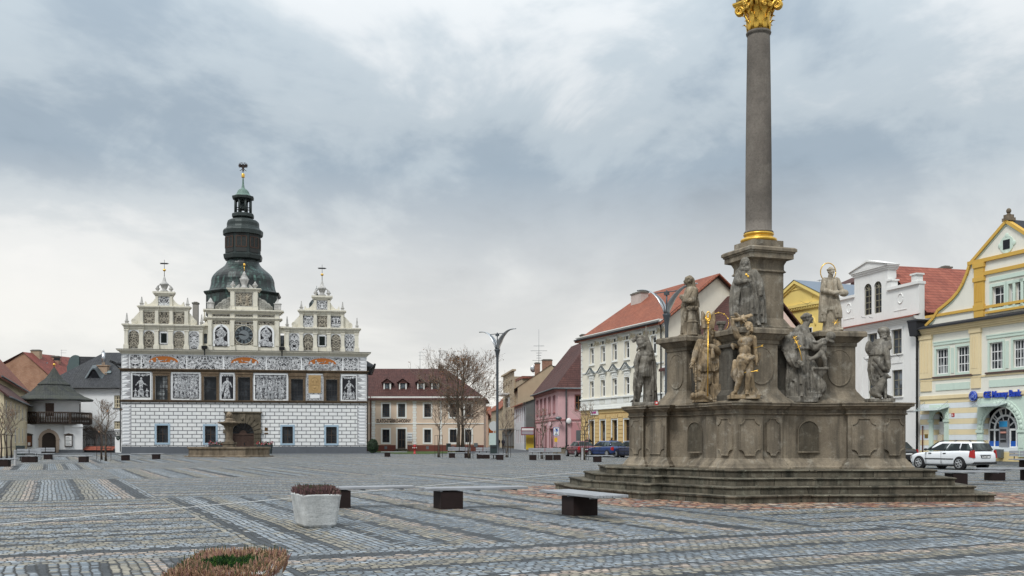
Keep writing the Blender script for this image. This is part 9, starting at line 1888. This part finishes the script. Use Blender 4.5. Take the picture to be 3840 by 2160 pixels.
        zz0,zz1=(.60,1.0) if est else (.60,.92); P=[Vector((x0+.02+.10*(z-zz0),sg*y,z)) for z,y in ((zz0,hw*.90),(zz0,hw*.78),(zz1,hw*.78),(zz1,hw*.88))]; P2=[Vector((x0+.30,sg*hw*.965,zz0+.05)),Vector((x0+.26,sg*hw*.93,zz1-.05))]
        for p in P+P2: p.x-=.015; p.y+=sg*.03
        b.add(P+P2,[[0,1,2,3],[0,3,5,4]] if sg>0 else [[3,2,1,0],[4,5,3,0]]); b.add([p+Vector((.05,-sg*.03,0)) for p in P],[[0,1,2,3]]); b.build('tail_light',[MT['tail']],t)
        b=MB(); P=[Vector((x1-.28,sg*hw*.90,.70)),Vector((x1-.05,sg*hw*.72,.66)),Vector((x1-.02,sg*hw*.50,.64)),Vector((x1-.0,sg*hw*.52,.54)),Vector((x1-.03,sg*hw*.74,.54)),Vector((x1-.25,sg*hw*.94,.58))]; P=[p+Vector((.02,sg*.015,.0)) for p in P]; b.poly(P if sg<0 else P[::-1]); b.build('headlight',MT['lampglass'],t)
        b=MB(); xm=xw1-.30; b.ell((xm,sg*(hw+.06),belt+.07),(.08,.10,.065),8); b.build('wing_mirror',bk_,t)
        for xq in (.62,-.32) : b=MB(); b.box(xq-.10,xq+.08,sg*hw*.985-.01,sg*hw*.985+.02,.80,.845); b.build('door_handle',bk_,t)
        b=MB(); b.box(-wb/2+.40,wb/2-.36,sg*hw-.02,sg*hw+.012,.52,.565); b.box(-wb/2+.34,wb/2-.30,sg*hw*.95-.02,sg*hw*.97,.17,.24)
        for xq in (.88,-.12): b.box(xq-.004,xq+.004,sg*hw-.03,sg*hw*1.001,.30,belt-.06)
        b.build('side_moulding',bk_,t)
        if rails: b=MB(); b.path([(xr1+.1,sg*wT*.82,zr-.0),(xr1+.25,sg*wT*.84,zr+.06),(xw0-.3,sg*wT*.84,zr+.06),(xw0-.1,sg*wT*.82,zr)],.018,5); b.build('roof_rail',bk_,t)
    b=MB(); b.box(x0-.022,x0+.02,-.30,.30,.60 if est else .62,.71 if est else .73,0); b.box(x0-.026,x0-.02,-.26,.26,.615,.695,1); pl=b.build('number_plate',[bk_,MT['whitepaint']],t)
    if plate: text(plate,.085,MT['black'],pl,(x0-.028,.23,.625),(PI/2,0,-PI/2),ext=.001)
    b=MB(); b.box(x0-.03,x0+.25,-hw*.86,hw*.86,.30,.40); b.box(x0-.02,x0+.02,-.35,.35,.74,.76); b.build('bumper_trim',bk_,t)
    return t
MT['cglass']=glass('car_glass_painted_reflection',(.02,.026,.027),(.13,.16,.155),.7,1.6); MT['carblack']=paint('black_car_plastic',(.014,.014,.015),.55,0,.15); MT['tyre']=paint('tyre_rubber',(.016,.016,.017),.85,0,.2); MT['alloy']=paint('silver_wheel',(.42,.43,.44),.35,.7,.1); MT['tail']=paint('red_tail_lamp',(.35,.012,.012),.2,0,.2); MT['lampglass']=paint('clear_lamp_glass',(.5,.52,.53),.08,.3,.1)  # car windows: pale patches in the glass colour imitate a reflection
car('white estate car with roof rails parked in front of the bank',(22.72,51.5,0),R(113.4),(.74,.76,.78),'estate',4.29,1.70,1.42,2.61,'3P2 1788',True,1)
car('dark red hatchback, leftmost of the cars parked before the corner house',tuple(gx(2174,91)),R(106),(.13,.012,.022),'hatch',3.95,1.66,1.42,2.46,None,False,2)
car('bright blue hatchback parked between the red and the dark blue car',tuple(gx(2274,88)),R(120),(.012,.035,.13),'hatch',4.25,1.76,1.43,2.62,None,False,3)
car('dark navy car half hidden by the left end of the monument',tuple(gx(2371,85)),R(113),(.006,.011,.04),'hatch',4.2,1.72,1.44,2.55,None,False,4)
car('black car almost hidden behind the right end of the monument',(23.35,62.6,0),R(113.4),(.008,.008,.01),'hatch',4.2,1.74,1.46,2.55,None,False,5)
# ================================================================ people
def person(label,px,Y,rz,pose,top,legs,h=1.74,hair=(.03,.02,.015)):
    t=thing('person',label,'person',gx(px,Y),R(rz)); s=h/1.74; V=lambda x,y,z:(x*s,y*s,z*s); b=MB()
    st=.0 if pose!='walk' else .16
    b.limb([V(-.09,0,.90),V(-.10,-.03-st*.6,.50),V(-.10,-st,.09)],[.095*s,.065*s,.045*s]); b.limb([V(.09,0,.90),V(.10,-.02+st*.5,.50),V(.10,st,.09)],[.095*s,.065*s,.045*s])
    b.limb([V(-.10,-st,.05),V(-.11,-st-.15,.035)],[.045*s,.035*s]); b.limb([V(.10,st,.05),V(.11,st-.15,.035)],[.045*s,.035*s])
    b.ell(V(0,0,.95),(.16*s,.115*s,.14*s)); b.ell(V(0,.0,1.15),(.15*s,.10*s,.2*s)); b.ell(V(0,.01,1.36),(.185*s,.11*s,.14*s)); b.cap(V(0,.01,1.45),V(0,-.01,1.54),.055*s,.052*s)
    hd=V(0,-.03,1.515); head(b,hd,.225*s,0,0,None)
    if pose=='photo': arms=[[V(-.19,0,1.42),V(-.34,-.12,1.35),V(-.10,-.28,1.58)],[V(.19,0,1.42),V(.36,-.12,1.36),V(.12,-.28,1.58)]]
    else: arms=[[V(-.19,0,1.42),V(-.25,.03,1.16),V(-.23,-.08,.93)],[V(.19,0,1.42),V(.25,.03,1.16),V(.23,-.08,.93)]]
    for a in arms:
        b.limb(a,[.06*s,.048*s,.032*s]); d=(Vector(a[2])-Vector(a[1])); hand(b,a[2],d,(0,-1,.1) if pose!='photo' else (0,-.4,1),.16*s)
    o=b.build('body',paint('skin_tone',(.42,.24,.17),.6,0,.1),t); voxel(o,.014,1)
    j=MB(); j.ell(V(0,.0,1.36),(.215*s,.14*s,.15*s)); robe(j,[(.82*s,0,0,.20*s,.15*s,.03),(1.0*s,0,0,.195*s,.145*s,.03),(1.2*s,0,0,.19*s,.14*s,.03),(1.42*s,0,.0,.19*s,.13*s,.01),(1.50*s,0,.0,.10*s,.09*s,0)],7,n=32)
    for a in arms: j.limb([a[0],a[1],Vector(a[1]).lerp(Vector(a[2]),.92)],[.082*s,.068*s,.05*s])
    voxel(j.build('jacket',top,t),.018,1)
    l=MB(); l.ell(V(0,0,.92),(.175*s,.13*s,.14*s)); l.limb([V(-.09,0,.88),V(-.10,-.03-st*.6,.50),V(-.10,-st,.10)],[.11*s,.082*s,.066*s]); l.limb([V(.09,0,.88),V(.10,-.02+st*.5,.50),V(.10,st,.10)],[.11*s,.082*s,.066*s]); voxel(l.build('trousers',legs,t),.02,1)
    q=MB(); q.ell((0,.0,1.655*s),(.098*s,.115*s,.085*s),12); q.ell((0,.05*s,1.59*s),(.092*s,.085*s,.10*s),12); q.build('hair',paint('dark_hair_'+str(px),hair,.6),t)
    sh=MB()
    for sg,yy in ((-1,-st),(1,st)): sh.limb([V(.10*sg,yy+.03,.05),V(.11*sg,yy-.17,.04)],[.055*s,.045*s])
    sh.build('shoes',MT['carblack'],t)
    return t
bkc=plaster('black_jacket',(.014,.015,.018),.2); nv=plaster('navy_jacket',(.02,.025,.04),.2); tr=plaster('dark_trousers',(.018,.02,.028),.2)
person('person in a black jacket raising both hands to the face behind the red car',2203,97.5,10,'photo',bkc,tr)
person('person in a dark hooded jacket standing behind the blue car',2294,95.5,150,'stand',nv,tr)
person('person in a dark coat walking down the side street',1887,165,160,'walk',nv,tr)
person('person in black far down the side street beside the wall',1870,188,0,'walk',bkc,tr)
# shop signs in the side street
b=MB(); b.box(-.9,.9,-.05,.05,-.55,.55,0); b.box(-.8,.8,-.06,-.05,.1,.4,1); b.box(-.8,.8,-.06,-.05,-.45,.0,2)
o=b.build('shop_sign',[paint('plum_sign',(.20,.02,.04),.4),MT['whitepaint'],paint('grey_sign_panel',(.35,.33,.36),.4)]); o.location=at(1979,1617,138); tag(o,'dark red and white shop sign sticking out from the small pale blue house','sign')
b=MB(); b.box(-.55,.55,-.05,.05,-1.4,1.4,0); b.box(-.45,.45,-.06,-.05,-.6,.2,1); o=b.build('advertising_board',[paint('yellow_board',(.60,.45,.04),.4),paint('ochre_patch',(.5,.35,.05),.5)]); o.location=at(1987,1648,139); tag(o,'tall yellow advertising board beside the pink house','sign')
